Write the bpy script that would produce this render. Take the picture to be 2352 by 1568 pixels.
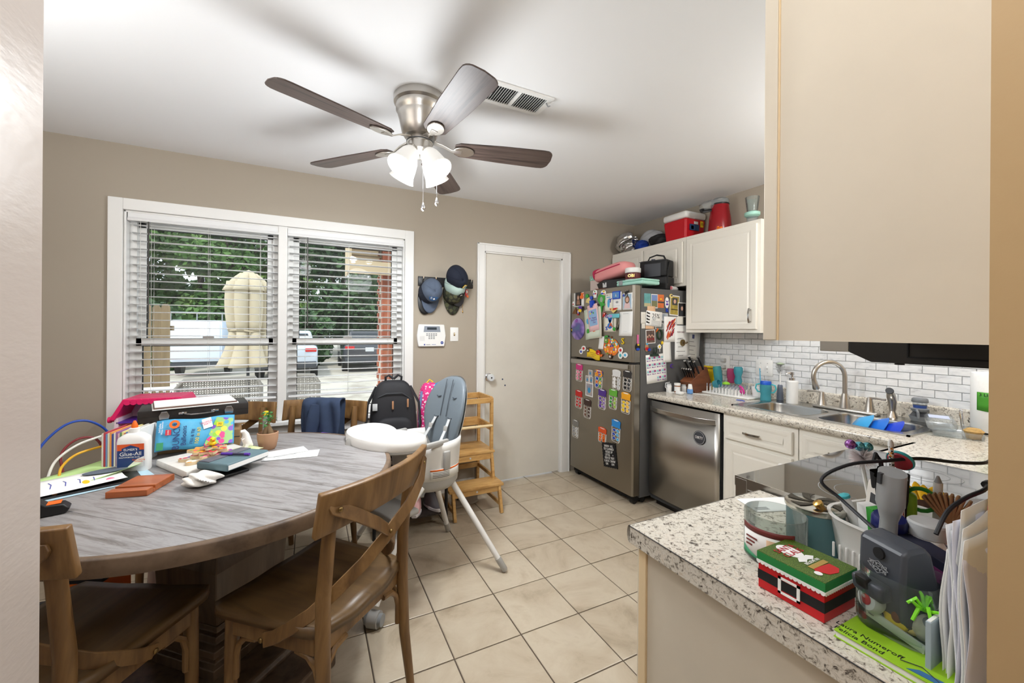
import bpy, bmesh, math, random
from mathutils import Matrix, Vector
random.seed(7)
for o in list(bpy.data.objects):
    bpy.data.objects.remove(o)
SC = bpy.context.scene
COL = SC.collection
PI = math.pi
R = math.radians

# ------------------------------------------------------------------ camera
YAW, ROLL = 0.4609, 0.0073
fw = Vector((math.sin(YAW), math.cos(YAW), 0)); rt = Vector((math.cos(YAW), -math.sin(YAW), 0)); up = Vector((0, 0, 1))
cx_ = rt * math.cos(ROLL) + up * math.sin(ROLL); cy_ = up * math.cos(ROLL) - rt * math.sin(ROLL)
cam = bpy.data.cameras.new('camera'); cam_o = bpy.data.objects.new('camera', cam); COL.objects.link(cam_o)
cam_o.matrix_world = Matrix(((cx_.x, cy_.x, -fw.x, 0), (cx_.y, cy_.y, -fw.y, 0), (cx_.z, cy_.z, -fw.z, 1.3298), (0, 0, 0, 1)))
cam.sensor_width = 36; cam.lens = 929.11 / 2352 * 36; cam.shift_y = -23.46 / 2352; cam.clip_start = 0.01; cam.clip_end = 300
SC.camera = cam_o
# ------------------------------------------------------------------ world, sun, exposure
SC.view_settings.view_transform = 'Standard'; SC.view_settings.look = 'None'; SC.view_settings.gamma = 1
SC.view_settings.use_curve_mapping = False
SC.view_settings.exposure = 0.85
W = bpy.data.worlds.new('sky'); SC.world = W; W.use_nodes = True
bg = W.node_tree.nodes['Background']; bg.inputs[0].default_value = (0.80, 0.90, 1.0, 1); bg.inputs[1].default_value = 1.2
sun = bpy.data.lights.new('sun', 'SUN'); sun.energy = 1.3; sun.angle = R(3); sun.color = (1, .95, .86)
sun_o = bpy.data.objects.new('sun', sun); COL.objects.link(sun_o)
sun_o.rotation_euler = Vector((0.45, 0.55, -1.0)).to_track_quat('-Z', 'Y').to_euler()

# ------------------------------------------------------------------ helpers
def lin(c):
    return tuple(((x / 255) / 12.92 if x <= 10 else (((x / 255) + .055) / 1.055) ** 2.4) for x in c)
MATS = {}
def mat(name, col, rough=.5, metal=0., spec=.5, noise=None, bump=None, emit=None, trans=0., alpha=1., sheen=0., coat=0., ior=1.45):
    """col sRGB 0-255; noise=(scale, amount, stretch, colour2) mottles; bump=(scale, strength)"""
    if name in MATS: return MATS[name]
    m = bpy.data.materials.new(name); m.use_nodes = True; MATS[name] = m
    nt = m.node_tree; b = nt.nodes['Principled BSDF']
    b.inputs['Base Color'].default_value = (*lin(col), 1); b.inputs['Roughness'].default_value = rough
    b.inputs['Metallic'].default_value = metal; b.inputs['Specular IOR Level'].default_value = spec
    b.inputs['Transmission Weight'].default_value = trans; b.inputs['Alpha'].default_value = alpha
    b.inputs['Sheen Weight'].default_value = sheen; b.inputs['Coat Weight'].default_value = coat; b.inputs['IOR'].default_value = ior
    if emit:
        b.inputs['Emission Color'].default_value = (*lin(emit[0]), 1); b.inputs['Emission Strength'].default_value = emit[1]
    if noise or bump:
        tc = nt.nodes.new('ShaderNodeTexCoord'); mp = nt.nodes.new('ShaderNodeMapping'); nt.links.new(tc.outputs['Object'], mp.inputs[0])
    if noise:
        sc, amt = noise[0], noise[1]
        mp.inputs['Scale'].default_value = noise[2] if len(noise) > 2 and noise[2] else (1, 1, 1)
        n = nt.nodes.new('ShaderNodeTexNoise'); n.inputs['Scale'].default_value = sc; n.inputs['Detail'].default_value = 5; n.inputs['Roughness'].default_value = .6
        nt.links.new(mp.outputs[0], n.inputs['Vector'])
        r = nt.nodes.new('ShaderNodeValToRGB'); r.color_ramp.elements[0].position = .3; r.color_ramp.elements[1].position = .7
        c2 = noise[3] if len(noise) > 3 else tuple(max(0, x * (1 - amt)) for x in col)
        r.color_ramp.elements[0].color = (*lin(c2), 1); r.color_ramp.elements[1].color = (*lin(col), 1)
        nt.links.new(n.outputs[0], r.inputs[0]); nt.links.new(r.outputs[0], b.inputs['Base Color'])
    if bump:
        n2 = nt.nodes.new('ShaderNodeTexNoise'); n2.inputs['Scale'].default_value = bump[0]; n2.inputs['Detail'].default_value = 3
        if len(bump) > 2:
            mp2 = nt.nodes.new('ShaderNodeMapping'); nt.links.new(tc.outputs['Object'], mp2.inputs[0]); mp2.inputs['Scale'].default_value = bump[2]
            nt.links.new(mp2.outputs[0], n2.inputs['Vector'])
        else: nt.links.new(tc.outputs['Object'], n2.inputs['Vector'])
        bp = nt.nodes.new('ShaderNodeBump'); bp.inputs['Strength'].default_value = bump[1]; bp.inputs['Distance'].default_value = .002
        nt.links.new(n2.outputs[0], bp.inputs['Height']); nt.links.new(bp.outputs[0], b.inputs['Normal'])
    return m
def ramp_mat(name, stops, scale, stretch=(1, 1, 1), rough=.5, detail=8, dist=0., bump=0., metal=0., coat=0., rot=(0, 0, 0), nrough=.6, rnd=False, spec=.5):
    """noise through a colour ramp; stops = [(pos, sRGB), ...]"""
    if name in MATS: return MATS[name]
    m = bpy.data.materials.new(name); m.use_nodes = True; MATS[name] = m
    nt = m.node_tree; b = nt.nodes['Principled BSDF']; L = nt.links
    b.inputs['Roughness'].default_value = rough; b.inputs['Metallic'].default_value = metal; b.inputs['Coat Weight'].default_value = coat; b.inputs['Specular IOR Level'].default_value = spec
    tc = nt.nodes.new('ShaderNodeTexCoord'); mp = nt.nodes.new('ShaderNodeMapping'); L.new(tc.outputs['Object'], mp.inputs[0])
    mp.inputs['Scale'].default_value = stretch; mp.inputs['Rotation'].default_value = rot
    n = nt.nodes.new('ShaderNodeTexNoise'); n.inputs['Scale'].default_value = scale; n.inputs['Detail'].default_value = detail
    n.inputs['Roughness'].default_value = nrough; n.inputs['Distortion'].default_value = dist; L.new(mp.outputs[0], n.inputs['Vector'])
    if rnd:
        oi = nt.nodes.new('ShaderNodeObjectInfo'); ml = nt.nodes.new('ShaderNodeMath'); ml.operation = 'MULTIPLY'; ml.inputs[1].default_value = 91.7
        n.noise_dimensions = '4D'; L.new(oi.outputs['Random'], ml.inputs[0]); L.new(ml.outputs[0], n.inputs['W'])
    r = nt.nodes.new('ShaderNodeValToRGB'); els = r.color_ramp.elements
    while len(els) < len(stops): els.new(.5)
    for e, (p, c) in zip(els, stops): e.position = p; e.color = (*lin(c), 1)
    L.new(n.outputs[0], r.inputs[0]); L.new(r.outputs[0], b.inputs['Base Color'])
    if bump:
        bp = nt.nodes.new('ShaderNodeBump'); bp.inputs['Strength'].default_value = bump; bp.inputs['Distance'].default_value = .002
        L.new(n.outputs[0], bp.inputs['Height']); L.new(bp.outputs[0], b.inputs['Normal'])
    return m
def glassmat(name, col=(255, 255, 255), rough=.02, alpha_mix=.85, gloss=.5):
    """thin clear glass or plastic: mostly see-through with a fresnel sheen"""
    if name in MATS: return MATS[name]
    m = bpy.data.materials.new(name); m.use_nodes = True; MATS[name] = m
    nt = m.node_tree; nt.nodes.remove(nt.nodes['Principled BSDF']); out = nt.nodes['Material Output']; L = nt.links
    t = nt.nodes.new('ShaderNodeBsdfTransparent'); t.inputs[0].default_value = (*lin(col), 1)
    g = nt.nodes.new('ShaderNodeBsdfGlossy'); g.inputs['Roughness'].default_value = rough
    d = nt.nodes.new('ShaderNodeBsdfDiffuse'); d.inputs[0].default_value = (*lin(col), 1)
    lw = nt.nodes.new('ShaderNodeLayerWeight'); lw.inputs[0].default_value = .25
    mu = nt.nodes.new('ShaderNodeMath'); mu.operation = 'MULTIPLY'; mu.inputs[1].default_value = gloss; L.new(lw.outputs['Fresnel'], mu.inputs[0])
    x1 = nt.nodes.new('ShaderNodeMixShader'); x1.inputs[0].default_value = 1 - alpha_mix; L.new(t.outputs[0], x1.inputs[1]); L.new(d.outputs[0], x1.inputs[2])
    x2 = nt.nodes.new('ShaderNodeMixShader'); L.new(mu.outputs[0], x2.inputs[0]); L.new(x1.outputs[0], x2.inputs[1]); L.new(g.outputs[0], x2.inputs[2])
    L.new(x2.outputs[0], out.inputs[0])
    return m
def spots(name, base, cols, scale, rough=.5, size=.35):
    """voronoi-cell print: each cell takes one of cols or the base"""
    if name in MATS: return MATS[name]
    m = bpy.data.materials.new(name); m.use_nodes = True; MATS[name] = m
    nt = m.node_tree; b = nt.nodes['Principled BSDF']; L = nt.links; b.inputs['Roughness'].default_value = rough
    tc = nt.nodes.new('ShaderNodeTexCoord'); v = nt.nodes.new('ShaderNodeTexVoronoi'); v.inputs['Scale'].default_value = scale; L.new(tc.outputs['Object'], v.inputs['Vector'])
    sp = nt.nodes.new('ShaderNodeSeparateColor'); L.new(v.outputs['Color'], sp.inputs[0])
    r = nt.nodes.new('ShaderNodeValToRGB'); r.color_ramp.interpolation = 'CONSTANT'; els = r.color_ramp.elements
    while len(els) < len(cols): els.new(.5)
    for i, c in enumerate(cols): els[i].position = i / len(cols); els[i].color = (*lin(c), 1)
    L.new(sp.outputs[0], r.inputs[0])
    lt = nt.nodes.new('ShaderNodeMath'); lt.operation = 'LESS_THAN'; lt.inputs[1].default_value = size; L.new(v.outputs['Distance'], lt.inputs[0])
    mx = nt.nodes.new('ShaderNodeMix'); mx.data_type = 'RGBA'; L.new(lt.outputs[0], mx.inputs[0]); mx.inputs[6].default_value = (*lin(base), 1); L.new(r.outputs[0], mx.inputs[7])
    L.new(mx.outputs[2], b.inputs['Base Color'])
    return m
RAW = lambda c: tuple(c)
def M4(loc=(0, 0, 0), rx=0, ry=0, rz=0):
    return Matrix.Translation(loc) @ Matrix.Rotation(rz, 4, 'Z') @ Matrix.Rotation(ry, 4, 'Y') @ Matrix.Rotation(rx, 4, 'X')
class MB:
    def __init__(s, M=None): s.v = []; s.f = []; s.mi = []; s.M = M or Matrix.Identity(4); s.cur = 0; s.mats = []
    def use(s, m):
        if m not in s.mats: s.mats.append(m)
        s.cur = s.mats.index(m); return s
    def add(s, vs, fs):
        k = len(s.v); s.v += [tuple(s.M @ Vector(p)) for p in vs]
        for f in fs: s.f.append(tuple(i + k for i in f)); s.mi.append(s.cur)
        return s
    def box(s, x0, x1, y0, y1, z0, z1):
        return s.add([(x0, y0, z0), (x1, y0, z0), (x1, y1, z0), (x0, y1, z0), (x0, y0, z1), (x1, y0, z1), (x1, y1, z1), (x0, y1, z1)],
                     [(0, 3, 2, 1), (4, 5, 6, 7), (0, 1, 5, 4), (1, 2, 6, 5), (2, 3, 7, 6), (3, 0, 4, 7)])
    def cbox(s, c, d): return s.box(c[0] - d[0] / 2, c[0] + d[0] / 2, c[1] - d[1] / 2, c[1] + d[1] / 2, c[2] - d[2] / 2, c[2] + d[2] / 2)
    def rbox(s, c, d, r=.01, seg=2):
        bm = bmesh.new(); bmesh.ops.create_cube(bm, size=1)
        for v in bm.verts: v.co = Vector((c[0] + v.co.x * d[0], c[1] + v.co.y * d[1], c[2] + v.co.z * d[2]))
        bmesh.ops.bevel(bm, geom=bm.edges[:], offset=min(r, min(d) * .49), segments=seg, affect='EDGES', profile=.5)
        bm.verts.index_update(); s.add([v.co[:] for v in bm.verts], [tuple(v.index for v in f.verts) for f in bm.faces]); bm.free(); return s
    def frame(s, a, b):
        d = (Vector(b) - Vector(a)).normalized(); u = d.orthogonal().normalized(); return d, u, d.cross(u)
    def cyl(s, a, b, r0, r1=None, n=16, cap=True):
        r1 = r0 if r1 is None else r1; a = Vector(a); b = Vector(b); d, u, w = s.frame(a, b); vs = []
        for c, r in ((a, r0), (b, r1)):
            for i in range(n): t = 2 * PI * i / n; vs.append(c + u * (r * math.cos(t)) + w * (r * math.sin(t)))
        fs = [(i, (i + 1) % n, n + (i + 1) % n, n + i) for i in range(n)]
        if cap: fs += [tuple(range(n - 1, -1, -1)), tuple(range(n, 2 * n))]
        return s.add(vs, fs)
    def tube(s, pts, r, n=8, cap=True, closed=False, flat=None):
        pts = [Vector(p) for p in pts]; N = len(pts); rs = r if isinstance(r, (list, tuple)) else [r] * N; vs = []
        u = None
        for i, p in enumerate(pts):
            if closed: d = pts[(i + 1) % N] - pts[i - 1]
            else: d = pts[min(i + 1, N - 1)] - pts[max(i - 1, 0)]
            d.normalize()
            if u is None: u = d.orthogonal().normalized()
            else:
                u = (u - d * u.dot(d)); u = u.normalized() if u.length > 1e-6 else d.orthogonal().normalized()
            w = d.cross(u)
            for k in range(n): t = 2 * PI * k / n; vs.append(p + u * (rs[i] * math.cos(t)) + w * (rs[i] * math.sin(t) * (flat or 1)))
        fs = []
        for i in range(N if closed else N - 1):
            j = (i + 1) % N
            for k in range(n): fs.append((i * n + k, i * n + (k + 1) % n, j * n + (k + 1) % n, j * n + k))
        if cap and not closed: fs += [tuple(range(n - 1, -1, -1)), tuple(range((N - 1) * n, N * n))]
        return s.add(vs, fs)
    def bar(s, pts, w, t, side=(0, 0, 1)):
        """flat bar along pts: width w along 'side', thickness t"""
        pts = [Vector(p) for p in pts]; N = len(pts); vs = []; sd = Vector(side)
        for i, p in enumerate(pts):
            d = (pts[min(i + 1, N - 1)] - pts[max(i - 1, 0)]).normalized(); a = (sd - d * sd.dot(d)).normalized(); b = d.cross(a)
            ww = w[i] if isinstance(w, (list, tuple)) else w
            vs += [p + a * ww / 2 + b * t / 2, p - a * ww / 2 + b * t / 2, p - a * ww / 2 - b * t / 2, p + a * ww / 2 - b * t / 2]
        fs = [(3, 2, 1, 0), tuple(range(4 * N - 4, 4 * N))]
        for i in range(N - 1):
            for k in range(4): fs.append((4 * i + k, 4 * i + (k + 1) % 4, 4 * i + 4 + (k + 1) % 4, 4 * i + 4 + k))
        return s.add(vs, fs)
    def lathe(s, prof, n=24, c=(0, 0, 0), sx=1, sy=1):
        vs = []; N = len(prof)
        for r, z in prof:
            for i in range(n): t = 2 * PI * i / n; vs.append((c[0] + sx * r * math.cos(t), c[1] + sy * r * math.sin(t), c[2] + z))
        fs = []
        for j in range(N - 1):
            for i in range(n): fs.append((j * n + i, j * n + (i + 1) % n, (j + 1) * n + (i + 1) % n, (j + 1) * n + i))
        if prof[0][0] > 1e-6: fs.append(tuple(range(n - 1, -1, -1)))
        if prof[-1][0] > 1e-6: fs.append(tuple(range((N - 1) * n, N * n)))
        return s.add(vs, fs)
    def shell(s, prof, n=24, c=(0, 0, 0), sx=1, sy=1):
        """lathe without caps (open vessel: give outer then inner profile)"""
        vs = []; N = len(prof)
        for r, z in prof:
            for i in range(n): t = 2 * PI * i / n; vs.append((c[0] + sx * r * math.cos(t), c[1] + sy * r * math.sin(t), c[2] + z))
        fs = [(j * n + i, j * n + (i + 1) % n, (j + 1) * n + (i + 1) % n, (j + 1) * n + i) for j in range(N - 1) for i in range(n)]
        return s.add(vs, fs)
    def prism(s, poly, z0, z1):
        n = len(poly); vs = [(x, y, z0) for x, y in poly] + [(x, y, z1) for x, y in poly]
        return s.add(vs, [tuple(range(n - 1, -1, -1)), tuple(range(n, 2 * n))] + [(i, (i + 1) % n, n + (i + 1) % n, n + i) for i in range(n)])
    def ball(s, c, r, n=12, m=8):
        r = (r, r, r) if not isinstance(r, (tuple, list)) else r; vs = [(c[0], c[1], c[2] - r[2])]
        for j in range(1, m):
            p = -PI / 2 + PI * j / m
            for i in range(n): t = 2 * PI * i / n; vs.append((c[0] + r[0] * math.cos(p) * math.cos(t), c[1] + r[1] * math.cos(p) * math.sin(t), c[2] + r[2] * math.sin(p)))
        vs.append((c[0], c[1], c[2] + r[2])); fs = [(0, 1 + (i + 1) % n, 1 + i) for i in range(n)]
        for j in range(m - 2):
            for i in range(n): a = 1 + j * n; fs.append((a + i, a + (i + 1) % n, a + n + (i + 1) % n, a + n + i))
        a = 1 + (m - 2) * n; fs += [(a + i, a + (i + 1) % n, len(vs) - 1) for i in range(n)]
        return s.add(vs, fs)
    def surf(s, fn, nu, nv, closeu=False):
        vs = [fn(i / (nu if closeu else nu - 1), j / (nv - 1)) for j in range(nv) for i in range(nu)]; fs = []
        for j in range(nv - 1):
            for i in range(nu if closeu else nu - 1): k = (i + 1) % nu; fs.append((j * nu + i, j * nu + k, (j + 1) * nu + k, (j + 1) * nu + i))
        return s.add(vs, fs)
    def build(s, name, m=None, parent=None, smooth=40, bevel=0, solid=0, sub=0):
        me = bpy.data.meshes.new(name); me.from_pydata(s.v, [], s.f)
        if m is not None and not s.mats: me.materials.append(m)
        else:
            for q in s.mats: me.materials.append(q)
            me.polygons.foreach_set('material_index', s.mi)
        bm = bmesh.new(); bm.from_mesh(me); bmesh.ops.recalc_face_normals(bm, faces=bm.faces[:]); bm.to_mesh(me); bm.free()
        if smooth:
            me.polygons.foreach_set('use_smooth', [True] * len(me.polygons)); me.set_sharp_from_angle(angle=R(smooth))
        me.update()
        o = bpy.data.objects.new(name, me); COL.objects.link(o)
        if parent: o.parent = parent
        if solid: md = o.modifiers.new('thick', 'SOLIDIFY'); md.thickness = solid; md.offset = 0
        if bevel: md = o.modifiers.new('edge', 'BEVEL'); md.width = bevel; md.segments = 2; md.limit_method = 'ANGLE'; md.angle_limit = R(40)
        if sub: md = o.modifiers.new('sub', 'SUBSURF'); md.levels = sub; md.render_levels = sub
        return o
def tag(o, label, cat, group=None, kind=None):
    o['label'] = label; o['category'] = cat
    if group: o['group'] = group
    if kind: o['kind'] = kind
    return o
def thing(name, label, cat, loc=(0, 0, 0), rz=0, group=None):
    o = bpy.data.objects.new(name, None); COL.objects.link(o); o.location = loc; o.rotation_euler = (0, 0, rz); o.empty_display_size = .05
    return tag(o, label, cat, group)
def struct(o): o['kind'] = 'structure'; return o
def lb(o, label): o['label'] = label; return o
def copy_tree(o, parent=None):
    c = o.copy(); COL.objects.link(c); c.parent = parent
    for ch in list(o.children): copy_tree(ch, c)
    return c
def text(body, size, m, parent, M, ext=.0004, align='CENTER', sx=1.0, name='lettering'):
    cu = bpy.data.curves.new('t', 'FONT'); cu.body = body; cu.size = size; cu.extrude = ext; cu.align_x = align; cu.align_y = 'CENTER'; cu.resolution_u = 2; cu.space_line = .9
    t = bpy.data.objects.new('t', cu); me = bpy.data.meshes.new_from_object(t); bpy.data.objects.remove(t); bpy.data.curves.remove(cu)
    me.transform(M @ Matrix.Diagonal((sx, 1, 1, 1))); me.materials.clear(); me.materials.append(m); me.name = name
    o = bpy.data.objects.new(name, me); COL.objects.link(o); o.parent = parent
    return o
def facing(loc, right, upv):
    """matrix whose local x runs along right, y along upv"""
    r = Vector(right).normalized(); u = Vector(upv).normalized(); n = r.cross(u)
    return Matrix(((r.x, u.x, n.x, loc[0]), (r.y, u.y, n.y, loc[1]), (r.z, u.z, n.z, loc[2]), (0, 0, 0, 1)))
def arc(cx, cy, r, a0, a1, n, z=None):
    out = []
    for i in range(n + 1):
        a = R(a0 + (a1 - a0) * i / n); out.append((cx + r * math.cos(a), cy + r * math.sin(a)) if z is None else (cx + r * math.cos(a), cy + r * math.sin(a), z))
    return out
def rrect(w, h, r, n=4):
    """rounded rectangle outline centred at 0"""
    p = []
    for cx, cy, a in ((w / 2 - r, h / 2 - r, 0), (-w / 2 + r, h / 2 - r, 90), (-w / 2 + r, -h / 2 + r, 180), (w / 2 - r, -h / 2 + r, 270)): p += arc(cx, cy, r, a, a + 90, n)
    return p
def wob(rng, a): return (rng.random() * 2 - 1) * a
# ------------------------------------------------------------------ shared materials
m_wall = mat('wall_paint', (172, 162, 147), .62, bump=(260, .08))
m_ceil = mat('ceiling_paint', (244, 245, 247), .8, bump=(220, .06))
m_white = mat('white_trim', (238, 238, 236), .32)
m_door = mat('door_paint', (226, 222, 212), .38, noise=(2.2, .05))
m_hall = mat('hall_paint', (198, 186, 178), .3, bump=(70, .35, (1, .35, 1)))
m_jamb = mat('warm_lit_tan_paint', (198, 166, 120), .5, bump=(90, .12))  # tan paint with the warm light on the jamb put into its colour
m_cab = mat('cabinet_white', (240, 236, 226), .35)
m_cream = mat('cream_panel', (218, 208, 190), .45, bump=(30, .05), noise=(3, .04))
m_cream_edge = mat('cream_edge', (232, 208, 168), .5)
m_black = mat('black_plastic', (24, 24, 26), .4)
m_blackmat = mat('black_matte', (18, 18, 20), .8)
m_dark = mat('dark_grey', (60, 62, 66), .5)
m_grey = mat('grey_plastic', (150, 153, 156), .45)
m_lgrey = mat('light_grey', (200, 202, 203), .4)
m_wplastic = mat('white_plastic', (238, 238, 236), .35)
m_paper = mat('paper_white', (240, 240, 238), .85)
m_chrome = mat('chrome', (225, 225, 228), .12, 1.)
m_nickel = mat('brushed_nickel', (196, 192, 186), .3, 1., bump=(60, .05, (1, 1, 14)))
m_brass = mat('antique_brass', (150, 126, 84), .35, 1.)
m_red = mat('red_plastic', (200, 24, 32), .35)
m_blue = mat('blue_plastic', (20, 70, 190), .35)
m_yellow = mat('yellow_plastic', (245, 208, 30), .4)
m_green = mat('green_plastic', (60, 160, 60), .4)
m_orange = mat('orange_plastic', (236, 110, 30), .4)
m_purple = mat('purple_plastic', (92, 50, 165), .45)
m_pink = mat('pink_plastic', (238, 60, 130), .4)
m_teal = mat('teal_plastic', (70, 180, 190), .4)
m_ink = mat('black_ink', (20, 20, 22), .7)
m_pane = glassmat('window_glass', (250, 252, 252), .0, .985, .35)
m_clear = glassmat('clear_glass', (238, 244, 244), .02, .93, .8)
m_clearp = glassmat('clear_plastic', (240, 244, 246), .12, .86, .5)
m_granite = ramp_mat('granite_laminate', [(.30, (44, 42, 42)), (.385, (112, 104, 96)), (.44, (190, 182, 168)), (.54, (222, 217, 206)), (.68, (198, 184, 164)), (.8, (228, 224, 216))], 84, rough=.25, detail=5, dist=.9, nrough=.7, coat=.2)
m_stain = mat('stainless', (186, 184, 180), .3, 1., bump=(26, .04, (1, 1, 30)))
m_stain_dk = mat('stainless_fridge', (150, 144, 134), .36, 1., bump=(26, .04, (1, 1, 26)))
CH = .86        # worktop height
YW = 3.223      # window wall
XR = 3.02       # sink wall
YN = .11        # wall behind the range

# ------------------------------------------------------------------ floor and its tiles
TL = .306
m_grout = mat('floor_grout', (92, 80, 68), .9)
m_ftile = ramp_mat('floor_tile', [(.28, (150, 134, 112)), (.45, (186, 171, 149)), (.6, (198, 185, 164)), (.75, (176, 159, 135))], 3.6, rough=.3, detail=9, dist=.8, bump=.05, rnd=True, nrough=.65)
fl = struct(MB().box(-1.75, XR + .12, -2.1, YW + .12, -.06, -.004).build('floor', m_grout))
b = MB(); h = TL / 2 - .0028
b.add([(-h, -h, -.012), (h, -h, -.012), (h, h, -.012), (-h, h, -.012), (-h, -h, -.0015), (h, -h, -.0015), (h, h, -.0015), (-h, h, -.0015),
       (-h + .003, -h + .003, 0), (h - .003, -h + .003, 0), (h - .003, h - .003, 0), (-h + .003, h - .003, 0)],
      [(0, 1, 5, 4), (1, 2, 6, 5), (2, 3, 7, 6), (3, 0, 4, 7), (4, 5, 9, 8), (5, 6, 10, 9), (6, 7, 11, 10), (7, 4, 8, 11), (8, 9, 10, 11)])
t0 = b.build('tile', m_ftile, fl, smooth=0); first = True
for i in range(-7, 10):
    for j in range(-1, 12):
        x = .2231 + TL * (i - .5 + 0) + TL * 0; y = .0393 + TL * (j - .5)
        if x < -1.6 or x > XR - .05 or y < .1 or y > YW + .12: continue
        o = t0 if first else t0.copy()
        if not first: COL.objects.link(o); o.parent = fl
        o.location = (x, y, random.uniform(-.0006, .0006)); o.rotation_euler = (0, 0, 0); first = False
# ------------------------------------------------------------------ ceiling and walls
struct(MB().box(-1.75, XR + .12, -2.1, YW + .12, 2.44, 2.52).build('ceiling', m_ceil, smooth=0))
W0, W1, WZ0, WZ1 = -1.015, .655, .70, 2.045      # window opening
D0, D1, DZ = 1.33, 2.125, 2.015                    # door opening
b = MB()
b.box(-1.75, W0, YW, YW + .12, 0, 2.44); b.box(W0, W1, YW, YW + .12, 0, WZ0); b.box(W0, W1, YW, YW + .12, WZ1, 2.44)
b.box(W1, D0, YW, YW + .12, 0, 2.44); b.box(D0, D1, YW, YW + .12, DZ, 2.44); b.box(D1, XR + .12, YW, YW + .12, 0, 2.44)
struct(b.build('wall_back', m_wall, smooth=0))
struct(MB().box(XR, XR + .12, -.1, YW, 0, 2.44).build('wall_right', m_wall, smooth=0))
struct(MB().box(-1.74, -1.62, .785, YW, 0, 2.44).build('wall_left', m_wall, smooth=0))
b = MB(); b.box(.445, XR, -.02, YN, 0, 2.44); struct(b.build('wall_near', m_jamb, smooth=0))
b = MB(); b.box(-.50, -.385, -2, .915, 0, 2.44); b.box(-1.62, -.5, .80, .915, 0, 2.44); struct(b.build('wall_hall', m_hall, smooth=0, bevel=.004))
b = MB(); b.box(-.5, 1.6, -2.1, -2, 0, 2.44); b.box(1.5, 1.6, -2, -.02, 0, 2.44); struct(b.build('wall_behind', m_wall, smooth=0))
b = MB(); b.box(W1 + .1, D0 - .08, YW - .015, YW, 0, .09); b.box(-1.6, W1 + .1, YW - .015, YW, 0, .09); b.box(D1 + .08, 2.2, YW - .015, YW, 0, .09)
struct(b.build('baseboard_back', m_white, smooth=0, bevel=.003))
# ------------------------------------------------------------------ door
dr = thing('door_1', 'white flush door with a knob beside the fridge', 'door', (0, 0, 0)); dr['kind'] = 'structure'
MB().box(D0 + .012, D1 - .012, YW + .02, YW + .06, .012, DZ - .01).build('door_slab', m_door, dr, smooth=0, bevel=.002)
b = MB(); b.box(D0 - .0, D0 + .012, YW - .004, YW + .11, 0, DZ); b.box(D1 - .012, D1, YW - .004, YW + .11, 0, DZ); b.box(D0, D1, YW - .004, YW + .11, DZ - .01, DZ + .002)
b.build('jamb', m_white, dr, smooth=0)
kb = MB(); kb.lathe([(.001, 0), (.034, 0), (.034, .004), (.03, .009), (.012, .012), (.012, .03)], 20)
kb.M = M4((1.385, YW + .02, .93), rx=PI / 2); kb2 = MB(kb.M)
kb2.lathe([(.001, 0), (.036, 0), (.036, .004), (.03, .010), (.013, .013), (.013, .028)], 20)
ro = kb2.build('rose', m_chrome, dr)
kb3 = MB(kb.M); kb3.lathe([(.013, .026), (.027, .03), (.031, .04), (.031, .062), (.027, .07), (.008, .071), (.008, .066), (.001, .066)], 24)
lb(kb3.build('knob_cover', mat('childproof_clear', (222, 226, 230), .2, spec=.6), dr), 'clear white childproof cover over the knob')
MB(kb.M).cyl((0, 0, .066), (0, 0, .0705), .007, n=12).build('knob', m_dark, dr)
for x, z in ((1.52, .905), (1.545, .85)): lb(MB().cyl((x, YW + .02, z), (x, YW + .0185, z), .007, n=12).build('blue_dot', mat('dot_blue', (40, 60, 90), .5), dr), 'small dark blue dot')
for x in (1.70, 1.93):
    MB().bar([(x, YW + .06, DZ - .012), (x, YW + .017, DZ - .012), (x, YW + .017, DZ - .04), (x + .004, YW + .008, DZ - .046)], .006, .002, side=(1, 0, 0)).build('over_door_hook', m_grey, dr)
c = MB(); CW = .068
for (x0, x1, z0, z1) in ((D0 - CW, D0, 0, DZ + CW), (D1, D1 + CW + .02, 0, DZ + CW), (D0, D1, DZ, DZ + CW)): c.box(x0, x1, YW - .016, YW, z0, z1)
for (x0, x1, z0, z1) in ((D0 - CW, D0 - CW + .014, 0, DZ + CW), (D1 + CW + .006, D1 + CW + .02, 0, DZ + CW), (D0 - CW, D1 + CW + .02, DZ + CW - .014, DZ + CW)): c.box(x0, x1, YW - .022, YW - .01, z0, z1)
struct(c.build('trim_1', m_white, smooth=0, bevel=.003))
# ------------------------------------------------------------------ window trim, sashes, blinds
c = MB()
CW = .068
for (x0, x1, z0, z1) in ((W0 - CW, W0, WZ0 - .08, WZ1 + CW), (W1, W1 + CW, WZ0 - .08, WZ1 + CW), (W0, W1, WZ1, WZ1 + CW)): c.box(x0, x1, YW - .017, YW, z0, z1)
c.box(-.206, -.152, YW - .006, YW + .115, WZ0, WZ1)
c.box(W0 - CW - .02, W1 + CW + .02, YW - .06, YW + .02, WZ0 - .025, WZ0); c.box(W0 - CW, W1 + CW, YW - .014, YW, WZ0 - .10, WZ0 - .025)
c.box(W0, W0 + .012, YW, YW + .12, WZ0, WZ1); c.box(W1 - .012, W1, YW, YW + .12, WZ0, WZ1); c.box(W0, W1, YW, YW + .12, WZ1 - .012, WZ1); c.box(W0, W1, YW + .02, YW + .12, WZ0, WZ0 + .012)
struct(c.build('trim_2', m_white, smooth=0, bevel=.003))
m_gask = mat('window_gasket', (40, 40, 40), .6)
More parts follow.
